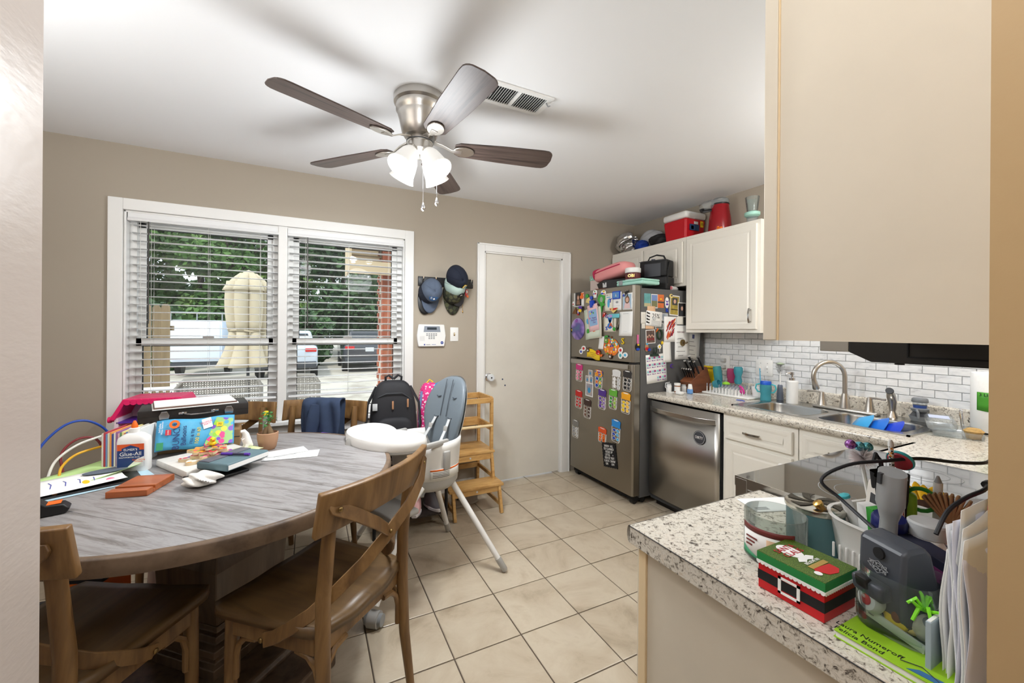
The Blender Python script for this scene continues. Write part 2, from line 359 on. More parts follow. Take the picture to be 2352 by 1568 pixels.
def window(name, x0, x1, label):
    t = thing(name, label, 'window'); t['kind'] = 'structure'; ym = YW + .085
    MZ0, MZ1 = 1.225, 1.27
    b = MB()   # frame tracks
    b.box(x0, x0 + .035, ym - .03, ym + .035, WZ0 + .012, WZ1 - .012); b.box(x1 - .035, x1, ym - .03, ym + .035, WZ0 + .012, WZ1 - .012)
    b.box(x0, x1, ym - .03, ym + .035, WZ1 - .045, WZ1 - .012); b.build('frame', m_white, t, smooth=0, bevel=.002)
    def sash(nm, za, zb, y, wv, wb, wt):
        s = MB(); s.box(x0 + .03, x0 + .03 + wv, y - .014, y + .014, za, zb); s.box(x1 - .03 - wv, x1 - .03, y - .014, y + .014, za, zb)
        s.box(x0 + .03, x1 - .03, y - .014, y + .014, za, za + wb); s.box(x0 + .03, x1 - .03, y - .014, y + .014, zb - wt, zb)
        so = s.build(nm, m_white, t, smooth=0, bevel=.002)
        xa, xb, zc, zd = x0 + .03 + wv, x1 - .03 - wv, za + wb, zb - wt
        MB().box(xa, xb, y - .002, y + .002, zc, zd).build('pane', m_pane, so, smooth=0)
        g = MB(); e = .004
        g.box(xa, xa + e, y - .006, y + .006, zc, zd); g.box(xb - e, xb, y - .006, y + .006, zc, zd); g.box(xa, xb, y - .006, y + .006, zc, zc + e); g.box(xa, xb, y - .006, y + .006, zd - e, zd)
        g.build('gasket', m_gask, so, smooth=0)
    sash('upper_sash', MZ0, WZ1 - .045, ym + .012, .042, .04, .04)
    sash('lower_sash', WZ0 + .012, MZ1, ym - .016, .03, .05, .048)
    MB().box((x0 + x1) / 2 - .03, (x0 + x1) / 2 + .03, ym - .045, ym - .03, MZ1 - .004, MZ1 + .012).build('sash_lock', m_white, t, smooth=0, bevel=.003)
    return t
window('window_1', W0 + .012, -.206, 'left double-hung window looking out on the folded umbrella')
window('window_2', -.152, W1 - .012, 'right double-hung window looking out on the parked car')
m_slat = mat('blind_slat', (236, 237, 238), .38)
m_cord = mat('blind_cord', (225, 225, 220), .8)
def blind(x0, x1, wandx, label, tilt, bow):
    t = thing('window_blind', label, 'blind', group='white slatted blinds'); ys = YW + .03
    b = MB(); b.prism([(-.035, 0), (.02, 0), (.02, .055), (-.02, .058), (-.028, .050), (-.028, .022), (-.037, .010)], 0, x1 - x0 + .02)
    for i, v in enumerate(b.v): b.v[i] = (x0 - .01 + v[2], ys + v[0], 1.985 + v[1])
    b.build('valance', m_slat, t, smooth=30)
    n = 23; z0 = .895; z1 = 1.965
    cx = (x0 + x1) / 2
    s = MB(); hw = (x1 - x0) / 2
    def prof(u, v):
        w = (v - .5) * .048; return ((u - .5) * 2 * hw, w * math.cos(tilt), w * math.sin(tilt) + .0022 * (1 - (2 * v - 1) ** 2))
    s.surf(prof, 2, 5); me = s.build('slat', m_slat, t, smooth=60, solid=.0028)
    for i in range(n):
        z = z1 + (z0 - z1) * i / (n - 1)
        o = me if i == 0 else me.copy()
        if i: COL.objects.link(o); o.parent = t
        o.location = (cx + random.uniform(-.0015, .0015), ys, z)
    MB().rbox((cx, ys, z0 - .035), (2 * hw, .05, .014), .004).build('bottom_rail', m_slat, t)
    for fx in (.13, .5, .87):
        xx = x0 + (x1 - x0) * fx
        for dy in (-.025, .025):
            MB().tube([(xx, ys + dy, 2.0), (xx + .001, ys + dy, 1.4), (xx, ys + dy, z0 - .03)], .0009, 5).build('ladder_cord', m_cord, t)
    MB().cyl((wandx, ys - .034, 1.985), (wandx + .002, ys - .036, 1.36), .0045, n=6).build('tilt_wand', mat('wand_dark', (82, 82, 80), .25, coat=.5), t)
    if bow:
        MB().tube([(x0 + .05, ys - .03, 1.99), (x0 + .052, ys - .034, 1.7), (x0 + .06, ys - .034, 1.25)], .0012, 5).build('lift_cord', m_cord, t)
    return t
blind(-.987, -.214, -.898, 'wide white slatted blind over the left window with the folded umbrella behind', R(1.5), True)
blind(-.140, .638, -.026, 'white slatted blind over the right window with the parked car behind', R(-1.5), False)
# ------------------------------------------------------------------ outside the windows
GZ = -.30
struct(MB().box(-40, 40, YW + .12, 60, GZ - .1, GZ).build('ground', ramp_mat('driveway', [(.3, (150, 140, 126)), (.5, (186, 178, 164)), (.7, (200, 192, 178))], 1.2, rough=.9, detail=10), smooth=0))
m_grass = ramp_mat('grass', [(.3, (60, 84, 34)), (.6, (104, 132, 58))], 14, rough=.9)
b = MB(); rg = random.Random(3)
for i in range(2600):
    x = rg.uniform(.42, 2.2); y = rg.uniform(3.7, 5.0); a = rg.uniform(0, PI); hgt = rg.uniform(.03, .08); w = .006
    b.add([(x - w * math.cos(a), y - w * math.sin(a), GZ), (x + w * math.cos(a), y + w * math.sin(a), GZ), (x + wob(rg, .03), y + wob(rg, .03), GZ + hgt)], [(0, 1, 2)])
b.box(.4, 2.3, 3.65, 5.05, GZ, GZ + .012)
tag(b.build('lawn_grass', m_grass, smooth=0), 'short green lawn at the foot of the brick pier outside', 'grass', kind='stuff')
m_bark = mat('bark', (74, 62, 50), .95, noise=(9, .4))
def tree(x, y, h, r, zb, cols, label, n=3200, seed=1, name='tree'):
    t = thing(name, label, 'tree', (x, y, GZ), group='trees behind the driveway'); rg = random.Random(seed)
    ml = ramp_mat('leaf_%d' % seed, [(.3, cols[0]), (.6, cols[1])], 1.1, rough=.6)
    b = MB(); blobs = []
    for i in range(15):
        a = rg.uniform(0, 2 * PI); q = math.sqrt(rg.random()) * r * .72; blobs.append((q * math.cos(a), q * math.sin(a) * .7, zb + (h - zb) * rg.uniform(.05, .92), r * rg.uniform(.38, .62)))
    for i in range(n):
        bx, by, bz, br = blobs[i % len(blobs)]
        d = Vector((rg.gauss(0, 1), rg.gauss(0, 1), rg.gauss(0, 1))).normalized() * br * rg.uniform(.72, 1.06); c = Vector((bx, by, bz)) + Vector((d.x, d.y, d.z * .8))
        u = Vector((rg.gauss(0, 1), rg.gauss(0, 1), rg.gauss(0, 1))).normalized() * rg.uniform(.11, .24); w = u.orthogonal().normalized() * u.length * .7
        b.add([c - u, c + w, c + u, c - w], [(0, 1, 2, 3)])
    b.build('foliage', ml, t, smooth=0)
    tb = MB(); tb.tube([(0, 0, 0), (.1, 0, h * .3), (-.05, .05, h * .6), (.05, 0, h * .85)], [.22, .18, .12, .05], 8)
    for k in range(5):
        a = rg.uniform(0, 2 * PI); z0 = h * rg.uniform(.3, .6); tb.tube([(0, 0, z0), (r * .35 * math.cos(a), r * .25 * math.sin(a), z0 + h * .16), (r * .6 * math.cos(a), r * .45 * math.sin(a), z0 + h * .22)], [.09, .06, .03], 6)
    tb.build('trunk', m_bark, t)
    return t
G1 = ((38, 62, 28), (84, 120, 52)); G2 = ((52, 78, 34), (116, 146, 70)); G3 = ((30, 52, 30), (66, 96, 50))
for x, y, h_, c_, lab, sd in ((-8.4, 24.2, 9.5, G1, 'broad dark green tree seen at the far left of the left window', 11), (-5.9, 29.6, 11.5, G2, 'tall light green tree behind the white trailer', 12), (-3.4, 24.2, 9.2, G1, 'leafy green tree directly left of the folded umbrella', 13),
                              (-.9, 29.6, 9.0, G2, 'pale tree with a gap of sky above the folded umbrella', 14), (1.6, 24.2, 9.8, G3, 'dark green tree behind the dark parked car', 15), (4.1, 29.6, 11.5, G1, 'green tree rising beside the brick pier', 16), (6.6, 24.2, 10, G3, 'dark tree behind the brick pier at far right', 17), (-10.9, 29.6, 11, G2, 'pale tree at the far left behind the picket fence', 18), (-8.2, 33.5, 12, G1, 'green tree in the gap above the picket fence', 19)):
    tree(x, y, h_, 2.35, .2, c_, lab, n=5600, seed=sd)
for i, (x, lab) in enumerate(((-12.5, 'big dark tree far behind the picket fence'), (-5, 'big dark tree filling the gap behind the trailer'), (2.5, 'big dark tree filling the gap behind the cars'), (10, 'big dark tree far behind the brick pier'))):
    tree(x, 37, 12.5, 3.6, .2, G3, lab, n=6000, seed=50 + i)
for i, (x, lab) in enumerate(((-7.4, 'low dark hedge shrub behind the picket fence'), (-5.2, 'low round shrub left of the white trailer'), (-2.0, 'low shrub at the hem of the umbrella'), (.05, 'low shrub just left of the dark car'), (4.3, 'low shrub right of the dark car'))):
    tree(x, 20.6, 2.6, .72, .1, G3 if i % 2 else G1, lab, n=1500, seed=30 + i, name='shrub')
# fence
m_fence = ramp_mat('fence_wood', [(.3, (92, 76, 56)), (.6, (142, 122, 92))], 6, (1, 1, .1), .9)
t = thing('picket_fence', 'weathered wooden picket fence at the left of the left window', 'fence', (-3.42, 8.6, GZ))
b = MB(); b.prism([(-.058, 0), (.058, 0), (.058, 1.98), (.03, 2.03), (-.03, 2.03), (-.058, 1.98)], -.01, .01)
for i, v in enumerate(b.v): b.v[i] = (v[0], v[2], v[1])
pk = b.build('picket', m_fence, t, smooth=0)
for i in range(11):
    o = pk if i == 0 else pk.copy()
    if i: COL.objects.link(o); o.parent = t
    o.location = (i * .125, (i % 2) * .028, random.uniform(-.02, .02))
for z in (.4, 1.6): MB().box(-.1, 1.35, .02, .06, z, z + .08).build('rail', m_fence, t, smooth=0)
# trailer
m_twhite = mat('trailer_white', (214, 222, 234), .35)
t = thing('cargo_trailer', 'white enclosed cargo trailer parked by the trees', 'trailer', (-3.45, 17, GZ))
MB().rbox((0, 1.1, 1.22), (1.45, 2.4, 1.42), .08).build('body', m_twhite, t)
MB().rbox((0, -.11, 1.2), (1.3, .02, 1.2), .005).build('rear_door', m_twhite, t)
for s in (-1, 1): MB().cyl((s * .62, 1.1, .32), (s * .80, 1.1, .32), .32, n=20).build('wheel', m_black, t)
MB().box(-.72, .72, -.06, .06, .38, .5).build('bumper', m_dark, t)
rk = MB()
for x in (-.7, 0, .7): rk.cyl((x, -.05, 1.9), (x, -.05, 2.2), .02, n=6)
rk.cyl((-.72, -.05, 2.18), (.78, -.05, 2.18), .02, n=6); rk.build('roof_rack', m_grey, t)
# cars
def car(name, x, y, paint, label):
    t = thing(name, label, 'car', (x, y, GZ))
    MB().rbox((0, 2.2, .72), (1.86, 4.4, .78), .14, 3).build('body', paint, t)
    g = MB(); pts = []
    for (w, y0, y1, z) in ((.86, .02, 3.0, 1.02), (.70, .32, 2.5, 1.60)): pts += [(-w, y0, z), (w, y0, z), (w, y1, z), (-w, y1, z)]
    g.add(pts, [(0, 1, 5, 4), (1, 2, 6, 5), (2, 3, 7, 6), (3, 0, 4, 7), (4, 5, 6, 7)]); g.build('cabin', paint, t, smooth=0, bevel=.06)
    MB().add([(-.74, .08, 1.10), (.74, .08, 1.10), (.62, .27, 1.50), (-.62, .27, 1.50)], [(0, 1, 2, 3)]).build('rear_window', mat('car_glass', (30, 36, 42), .08, spec=.8), t, smooth=0, solid=.01)
    MB().rbox((0, .02, .46), (1.8, .12, .22), .04).build('bumper', m_dark, t)
    for s in (-1, 1):
        MB().rbox((s * .72, .0, .95), (.34, .06, .12), .02).build('tail_light', mat('tail_red', (190, 30, 28), .25), t)
        MB().cyl((s * .70, .85, .33), (s * .94, .85, .33), .33, n=20).build('wheel', m_black, t)
        MB().cyl((s * .70, 3.5, .33), (s * .94, 3.5, .33), .33, n=20).build('wheel', m_black, t)
        MB().cyl((s * .6, .4, 1.64), (s * .6, 2.4, 1.64), .025, n=6).build('roof_rail', m_grey, t)
    MB().rbox((0, -.012, .88), (.32, .02, .16), .01).build('number_plate', m_lgrey, t)
    return t
car('parked_car', 2.05, 16.6, mat('car_dark', (62, 62, 66), .25, coat=.6), 'dark sport utility car parked beyond the right window, tail to the house')
car('parked_car', -.72, 15.2, mat('car_silver', (190, 198, 208), .25, .3, coat=.6), 'silver car half hidden behind the post between the windows')
# folded umbrella
m_canvas = mat('umbrella_canvas', (188, 174, 148), .9, bump=(8, .2))
t = thing('patio_umbrella', 'folded beige patio umbrella tied at the waist outside the left window', 'umbrella', (-.88, 7.5, GZ))
def skirt(z0, z1, r0, r1, rm, k, ph, amp):
    def f(u, v):
        a = u * 2 * PI; z = z0 + (z1 - z0) * v
        r = r0 * (1 - v) ** 2 + 2 * rm * v * (1 - v) + r1 * v * v
        r *= 1 + amp * 1.7 * (abs(math.cos(k * a / 2 + ph)) ** .7 - .6); return (r * math.cos(a), r * math.sin(a), z)
    return f
MB().surf(skirt(2.36, 1.60, .25, .23, .30, 7, .3, .22), 96, 8, True).build('canopy', m_canvas, t, smooth=60, solid=.006)
MB().surf(skirt(1.60, 1.06, .22, .37, .24, 7, .3, .22), 96, 8, True).build('canopy_hem', m_canvas, t, smooth=60, solid=.006)
MB().surf(skirt(2.50, 2.22, .10, .30, .25, 7, .3, .2), 96, 6, True).build('top_vent', m_canvas, t, smooth=60, solid=.006)
MB().lathe([(.001, 2.56), (.06, 2.53), (.11, 2.48)], 16).build('crown', m_canvas, t)
MB().tube([(.25 * math.cos(a / 12 * 2 * PI), .25 * math.sin(a / 12 * 2 * PI), 1.60 + .02 * math.sin(a)) for a in range(12)], .012, 6, closed=True).build('tie', m_canvas, t)
MB().cyl((0, 0, .0), (0, 0, 2.5), .022, n=10).build('pole', m_dark, t)
MB().lathe([(.25, 0), (.24, .04), (.05, .08), (.04, .2)], 20).build('base', m_dark, t)
# wicker chairs
m_wick = mat('wicker_grey', (142, 136, 128), .8)
def wicker(x, y, w, rz, label):
    t = thing('wicker_chair', label, 'patio chair', (x, y, GZ), rz, group='wicker patio chairs')
    fr = MB(); fr.tube([(-w / 2, 0, 0), (-w / 2, 0, .98), (-w / 2 + .06, 0, 1.06), (w / 2 - .06, 0, 1.06), (w / 2, 0, .98), (w / 2, 0, 0)], .025, 8)
    fr.build('frame', m_wick, t)
    wv = MB(); n = int(w / .024)
    for i in range(1, n): wv.bar([(-w / 2 + i * .024, 0.004 * (-1) ** i, .40), (-w / 2 + i * .024, 0.004 * (-1) ** i, 1.05)], .013, .004, side=(1, 0, 0))
    for i in range(26): wv.bar([(-w / 2, .005 * (-1) ** i, .42 + i * .024), (w / 2, .005 * (-1) ** i, .42 + i * .024)], .013, .004)
    wv.build('woven_back', m_wick, t, smooth=0)
    MB().rbox((0, .28, .40), (w, .55, .06), .02).build('seat', m_wick, t)
    for s in (-1, 1): MB().cyl((s * w / 2, .52, 0), (s * w / 2, .52, .66), .02, n=8).build('leg', m_wick, t); MB().rbox((s * w / 2, .27, .66), (.06, .56, .03), .01).build('arm', m_wick, t)
    return t
wicker(-.92, 5.6, .78, PI * .02, 'wide grey wicker patio seat below the folded umbrella')
wicker(-.07, 5.7, .36, -.5, 'narrow grey wicker patio chair left of centre outside the right window')
# white lattice panel
t = thing('lattice_table', 'white patterned metal patio table beside the wicker seat', 'patio table', (-1.52, 5.6, GZ)); b = MB()
for i in range(8):
    x = -.22 + i * .06
    b.bar([(x, 0, .78), (x + .1, 0, .98)], .01, .01); b.bar([(x + .1, 0, .78), (x, 0, .98)], .01, .01)
b.build('lattice', m_white, t, smooth=0); fr = MB(); fr.box(-.24, .32, -.012, .012, .97, 1.0); fr.box(-.24, .32, -.012, .012, .76, .78); fr.build('frame', m_white, t, smooth=0)
for x in (-.22, .3): MB().cyl((x, 0, 0), (x, 0, .8), .015, n=6).build('leg', m_white, t)
# brick pier with separate bricks
m_brick = ramp_mat('brick', [(.3, (140, 72, 52)), (.5, (176, 98, 70)), (.7, (196, 124, 92))], 5, rough=.9, rnd=True)
m_mortar = mat('mortar', (206, 196, 180), .95)
t = thing('brick_pier', 'red brick pier of the house at the right edge of the right window', 'brick pier', (.675, 4.45, GZ))
MB().box(.012, .42, .012, .40, 0, 2.7).build('mortar_core', m_mortar, t, smooth=0)
bb = MB().box(0, .195, -.0, .092, 0, .057).build('brick', m_brick, t, smooth=0); first = True
bb.data.materials[0] = m_brick
for k in range(8, 40):
    z = k * .068
    for xo, L in (((0, 1), (.205, 1)) if k % 2 else ((0, .48), (.103, 1), (.308, .55))):
        o = bb if first else bb.copy()
        if not first: COL.objects.link(o); o.parent = t
        o.location = (xo, 0, z); o.scale = (L, 1, 1); first = False
    o = bb.copy(); COL.objects.link(o); o.parent = t; o.location = (0, .30 - .098 * (k % 2), z); o.rotation_euler = (0, 0, 0); o.scale = (.48, 1, 1)
# porch roof corner
m_soff = mat('porch_soffit', (206, 184, 150), .7)
t = thing('porch_roof', 'beige boarded porch eave above the brick pier', 'porch roof', (.36, 4.35, 1.86))
for i in range(6): MB().box(0, .8, i * .1, i * .1 + .094, .10 + i * .055, .12 + i * .055).build('soffit_board', m_soff, t, smooth=0)
MB().box(-.02, .82, -.03, 0, .04, .17).build('fascia', m_soff, t, smooth=0); MB().box(-.02, .0, 0, .6, .08, .5).build('end_board', m_soff, t, smooth=0)
MB().box(-.05, .85, -.06, .66, .46, .52).build('roof_deck', m_dark, t, smooth=0)
# blue hand rail
t = thing('blue_toy_table', 'small blue plastic toy table outside behind the black backpack', 'toy', (.62, 4.1, GZ))
MB().rbox((0, 0, .82), (.22, .12, .03), .01).build('top', mat('toy_blue', (70, 150, 190), .5), t)
for x in (-.08, .08): MB().cyl((x, 0, 0), (x, 0, .82), .014, n=8).build('leg', MATS['toy_blue'], t)
# ------------------------------------------------------------------ lamps added outside the frame to brighten the room: kitchen, hall, dining corner
def added_dome_lamp(label, x, y, watts, r=.17, col=(.94, .975, 1)):
    t = thing('added_ceiling_light', label, 'ceiling light', (x, y, 2.44))
    MB().lathe([(r * .9, 0), (r * .95, -.02), (r * .9, -.03)], 28).build('base', m_nickel, t)
    MB().lathe([(r * .9, -.03), (r * .75, -.07), (r * .4, -.10), (.001, -.11)], 28).build('dome', mat('added_lamp_shade', (250, 246, 238), .5, emit=((255, 244, 225), 1.2)), t)
    l = bpy.data.lights.new('bulb', 'POINT'); l.shadow_soft_size = .10; l.energy = watts; l.color = col
    o = bpy.data.objects.new('bulb', l); COL.objects.link(o); o.parent = t; o.location = (0, 0, -.23)
    return t
added_dome_lamp('added unseen ceiling light over the sink side of the kitchen', 2.35, .62, 17)  # added fill, hidden behind the foreground wall cabinet
added_dome_lamp('added unseen ceiling light in the hall', -.10, .09, 9, .16)  # added above the camera as fill for the foreground and ceiling
t = thing('added_floor_lamp', 'added unseen torchiere floor lamp in the dining corner beside the hall wall', 'added floor lamp', (-1.35, 1.25, 0))  # uplight added out of view to brighten the left of the ceiling
MB().lathe([(.14, 0), (.14, .02), (.02, .035), (.012, .05)], 24).build('base', m_nickel, t); MB().cyl((0, 0, .04), (0, 0, 1.72), .011, n=10).build('pole', m_nickel, t)
MB().shell([(.02, 1.72), (.10, 1.75), (.16, 1.81), (.155, 1.81), (.095, 1.76), (.02, 1.735)], 28).build('bowl_shade', mat('added_lamp_shade', (0, 0, 0)), t)
l = bpy.data.lights.new('bulb', 'AREA'); l.shape = 'DISK'; l.size = .26; l.energy = 13; l.color = (.94, .975, 1)
o = bpy.data.objects.new('bulb', l); COL.objects.link(o); o.parent = t; o.location = (0, 0, 1.815); o.rotation_euler = (PI, 0, 0)
# ------------------------------------------------------------------ ceiling fan
m_blade = ramp_mat('fan_walnut', [(.35, (52, 41, 38)), (.55, (88, 73, 67)), (.7, (66, 54, 50))], 9, (.25, 6, 6), .42, bump=.15)
m_shade = mat('frosted_glass', (250, 250, 248), .35, emit=((255, 252, 245), .10), trans=.0)
fan = thing('ceiling_fan', 'brushed nickel five-blade ceiling fan with four lit glass shades', 'ceiling fan', (.46, 1.93, 0))
MB().lathe([(.118, 2.44), (.122, 2.435), (.122, 2.405), (.112, 2.395), (.112, 2.37), (.104, 2.36), (.104, 2.352), (.098, 2.33), (.092, 2.30), (.084, 2.265), (.074, 2.25), (.03, 2.248)], 40).build('motor_housing', m_nickel, fan)
MB().lathe([(.05, 2.252), (.05, 2.232), (.062, 2.23), (.062, 2.224), (.056, 2.222), (.056, 2.186), (.045, 2.176), (.02, 2.165), (.012, 2.148), (.001, 2.146)], 32).build('light_fitter', m_nickel, fan)
MB().lathe([(.0585, 2.231), (.0635, 2.229), (.0635, 2.225), (.0585, 2.223)], 32).build('dark_band', m_dark, fan)
def blade_outline():
    p = [(.165, -.035), (.19, -.052), (.40, -.066), (.60, -.072)] + arc(.615, -.032, .040, -90, 0, 5)[1:] + [(.659, 0)] + arc(.615, .032, .040, 0, 90, 5)[:-1] + [(.60, .072), (.40, .066), (.19, .052), (.165, .035)]
    return p
b = MB(); b.prism(blade_outline(), -.003, .003); bl = b.build('blade', m_blade, fan, smooth=0, bevel=.0015)
br = MB()
br.prism([(.17 + .038 + .052 * math.cos(R(a)), .036 * math.sin(R(a))) for a in range(0, 360, 20)], -.011, -.004)
br.bar([(.065, 0, .022), (.11, 0, .012), (.15, 0, -.008), (.20, 0, -.011)], [.03, .022, .02, .03], .006, side=(0, 1, 0)); bro = br.build('blade_iron', m_nickel, fan, bevel=.002)
for k in range(5):
    a = R(59.5 + 72 * k)
    for src in (bl, bro):
        o = src if k == 0 else src.copy()
        if k: COL.objects.link(o); o.parent = fan
        o.matrix_local = Matrix.Translation((0, 0, 2.213)) @ Matrix.Rotation(a, 4, 'Z') @ Matrix.Rotation(R(-11), 4, 'X')
sh = MB(); sh.shell([(.022, 0), (.030, -.012), (.040, -.035), (.046, -.07), (.050, -.10), (.060, -.125), (.0625, -.128), (.060, -.130), (.047, -.10), (.043, -.07), (.037, -.035), (.027, -.012), (.02, -.004)], 28)
sho = sh.build('shade', m_shade, fan)
hd = MB(); hd.lathe([(.010, .04), (.012, .012), (.026, .006), (.027, -.012), (.02, -.014)], 20); hdo = hd.build('socket', m_nickel, fan)
bu = MB(); bu.ball((0, 0, -.075), (.024, .024, .034)); buo = bu.build('bulb', mat('bulb_glow', (255, 250, 240), .5, emit=((255, 250, 240), 6)), fan)
for k, a in enumerate((-148, -58, 32, 122)):
    a = R(a); M = Matrix.Translation((.048 * math.cos(a), .048 * math.sin(a), 2.178)) @ Matrix.Rotation(a, 4, 'Z') @ Matrix.Rotation(R(-36), 4, 'Y')
    for src in (sho, hdo, buo):
        o = src if k == 0 else src.copy()
        if k: COL.objects.link(o); o.parent = fan
        o.matrix_local = M
    l = bpy.data.lights.new('fan_bulb', 'SPOT'); l.energy = 12; l.spot_size = R(150); l.spot_blend = .7; l.shadow_soft_size = .035; l.color = (.94, .975, 1)
    o = bpy.data.objects.new('fan_bulb', l); COL.objects.link(o); o.parent = fan; o.matrix_local = M @ Matrix.Translation((0, 0, -.12))
l = bpy.data.lights.new('fan_fill', 'POINT'); l.energy = 11; l.shadow_soft_size = .14; l.color = (.94, .975, 1)  # extra point light without a fixture, added to brighten the ceiling
o = bpy.data.objects.new('fan_fill', l); COL.objects.link(o); o.parent = fan; o.location = (0, 0, 1.87)
for dx, dy, z in ((.012, -.02, 1.935), (.075, -.03, 1.965)):
    MB().cyl((dx, dy, 2.16), (dx, dy, z), .0014, n=6).build('pull_chain', m_chrome, fan)
    MB().lathe([(.001, z + .004), (.004, z), (.010, z - .022), (.008, z - .032), (.001, z - .038)], 12, (dx, dy, 0)).build('chain_drop', m_chrome, fan)
# ceiling vent
v = thing('ceiling_vent', 'white louvred ceiling vent beside the fan blade', 'vent', (.86, 1.72, 2.44), R(0))
fr = MB(); L, Wd = .30, .13
for x0, x1, y0, y1 in ((-L / 2 - .02, L / 2 + .02, -Wd / 2 - .02, -Wd / 2 + .005), (-L / 2 - .02, L / 2 + .02, Wd / 2 - .005, Wd / 2 + .02), (-L / 2 - .02, -L / 2 + .005, -Wd / 2, Wd / 2), (L / 2 - .005, L / 2 + .02, -Wd / 2, Wd / 2), (-.01, .01, -Wd / 2, Wd / 2)): fr.box(x0, x1, y0, y1, -.008, 0)
fr.build('frame', m_white, v, smooth=0, bevel=.002); MB().box(-L / 2, L / 2, -Wd / 2, Wd / 2, -.0015, -.0005).build('duct', m_black, v, smooth=0)
s0 = MB().add([(-.001, -Wd / 2, -.002), (.001, -Wd / 2, -.002), (.005, -Wd / 2, -.010), (.003, -Wd / 2, -.010), (-.001, Wd / 2, -.002), (.001, Wd / 2, -.002), (.005, Wd / 2, -.010), (.003, Wd / 2, -.010)], [(0, 1, 2, 3), (4, 7, 6, 5), (0, 4, 5, 1), (1, 5, 6, 2), (2, 6, 7, 3), (3, 7, 4, 0)]).build('louvre', m_white, v, smooth=0)
for i in range(24):
    o = s0 if i == 0 else s0.copy()
    if i: COL.objects.link(o); o.parent = v
    o.location = (-L / 2 + .012 + i * .012, 0, 0)
    if i < 12: o.rotation_euler = (0, 0, PI)
MB().bar([(L / 2, -.04, -.008), (L / 2 + .004, -.05, -.03), (L / 2 + .004, -.07, -.034)], .008, .002, side=(1, 0, 0)).build('damper_lever', m_grey, v)
# ------------------------------------------------------------------ dining table
m_top = ramp_mat('weathered_grey_wood', [(.28, (78, 71, 67)), (.42, (126, 121, 119)), (.55, (154, 151, 151)), (.7, (134, 129, 128)), (.85, (170, 168, 169))], 9, (.35, 3.0, 3), .38, dist=1.4, bump=.35, nrough=.72, rnd=True)
m_rim = ramp_mat('worn_rim_wood', [(.3, (70, 54, 42)), (.5, (106, 86, 68)), (.68, (120, 98, 78)), (.85, (176, 128, 76))], 12, (1, 1, 1), .5, bump=.2)
m_ped = ramp_mat('dark_pedestal_wood', [(.3, (66, 50, 38)), (.55, (100, 80, 62)), (.75, (84, 66, 52))], 5, (4, 4, .35), .32, bump=.1)
TC = (-.305, 1.96); TR = .635
tb = thing('dining_table', 'large round weathered grey wooden dining table on a square pedestal', 'table', (*TC, 0), R(-43))
w = 2 * (TR - .018) / 6; ri = TR - .018
for k in range(6):
    y0 = -ri + k * w + .0006; y1 = -ri + (k + 1) * w - .0006; p = []
    for i in range(17): y = y0 + (y1 - y0) * i / 16; p.append((math.sqrt(max(0, ri * ri - y * y)), y))
    for i in range(17): y = y1 + (y0 - y1) * i / 16; p.append((-math.sqrt(max(0, ri * ri - y * y)), y))
    q = []
    for a in p:
        if not q or math.hypot(a[0] - q[-1][0], a[1] - q[-1][1]) > 1e-4: q.append(a)
    MB().prism(q, .722, .760).build('plank', m_top, tb, smooth=0, bevel=.0015)
MB().shell([(ri - .02, .712), (TR, .712), (TR + .001, .72), (TR + .001, .755), (TR - .004, .7605), (ri + .0005, .7605), (ri + .0005, .722), (ri - .02, .722), (ri - .02, .712)], 96).build('rim', m_rim, tb, smooth=50)
MB().shell([(.40, .66), (.42, .66), (.42, .722), (.40, .722), (.40, .66)], 48).build('apron', m_ped, tb)
def sqstack(b, prof, rot=0):
    vs = []; fs = []
    for hw, z in prof: vs += [(-hw, -hw, z), (hw, -hw, z), (hw, hw, z), (-hw, hw, z)]
    for j in range(len(prof) - 1):
        for i in range(4): fs.append((4 * j + i, 4 * j + (i + 1) % 4, 4 * j + 4 + (i + 1) % 4, 4 * j + 4 + i))
    fs += [(3, 2, 1, 0), tuple(range(4 * len(prof) - 4, 4 * len(prof)))]; b.add(vs, fs); return b
sqstack(MB(), [(.10, .24), (.135, .26), (.15, .36), (.155, .46), (.13, .56), (.115, .64), (.13, .68), (.18, .70), (.18, .712)]).build('column', m_ped, tb, smooth=0, bevel=.006)
sqstack(MB(), [(.17, .10), (.17, .135), (.15, .14), (.15, .165), (.165, .17), (.165, .195), (.14, .20), (.14, .225), (.125, .23), (.125, .25)]).build('stepped_plinth', m_ped, tb, smooth=0, bevel=.003)
b = MB(); sqstack(b, [(.30, .0), (.30, .085), (.285, .10)]); b.build('base_plate', m_ped, tb, smooth=0, bevel=.006)
for k in range(4):
    a = k * PI / 2; MB(M4((0, 0, 0), rz=a)).box(.28, .44, -.12, .12, 0, .075).build('foot', m_ped, tb, smooth=0, bevel=.008)
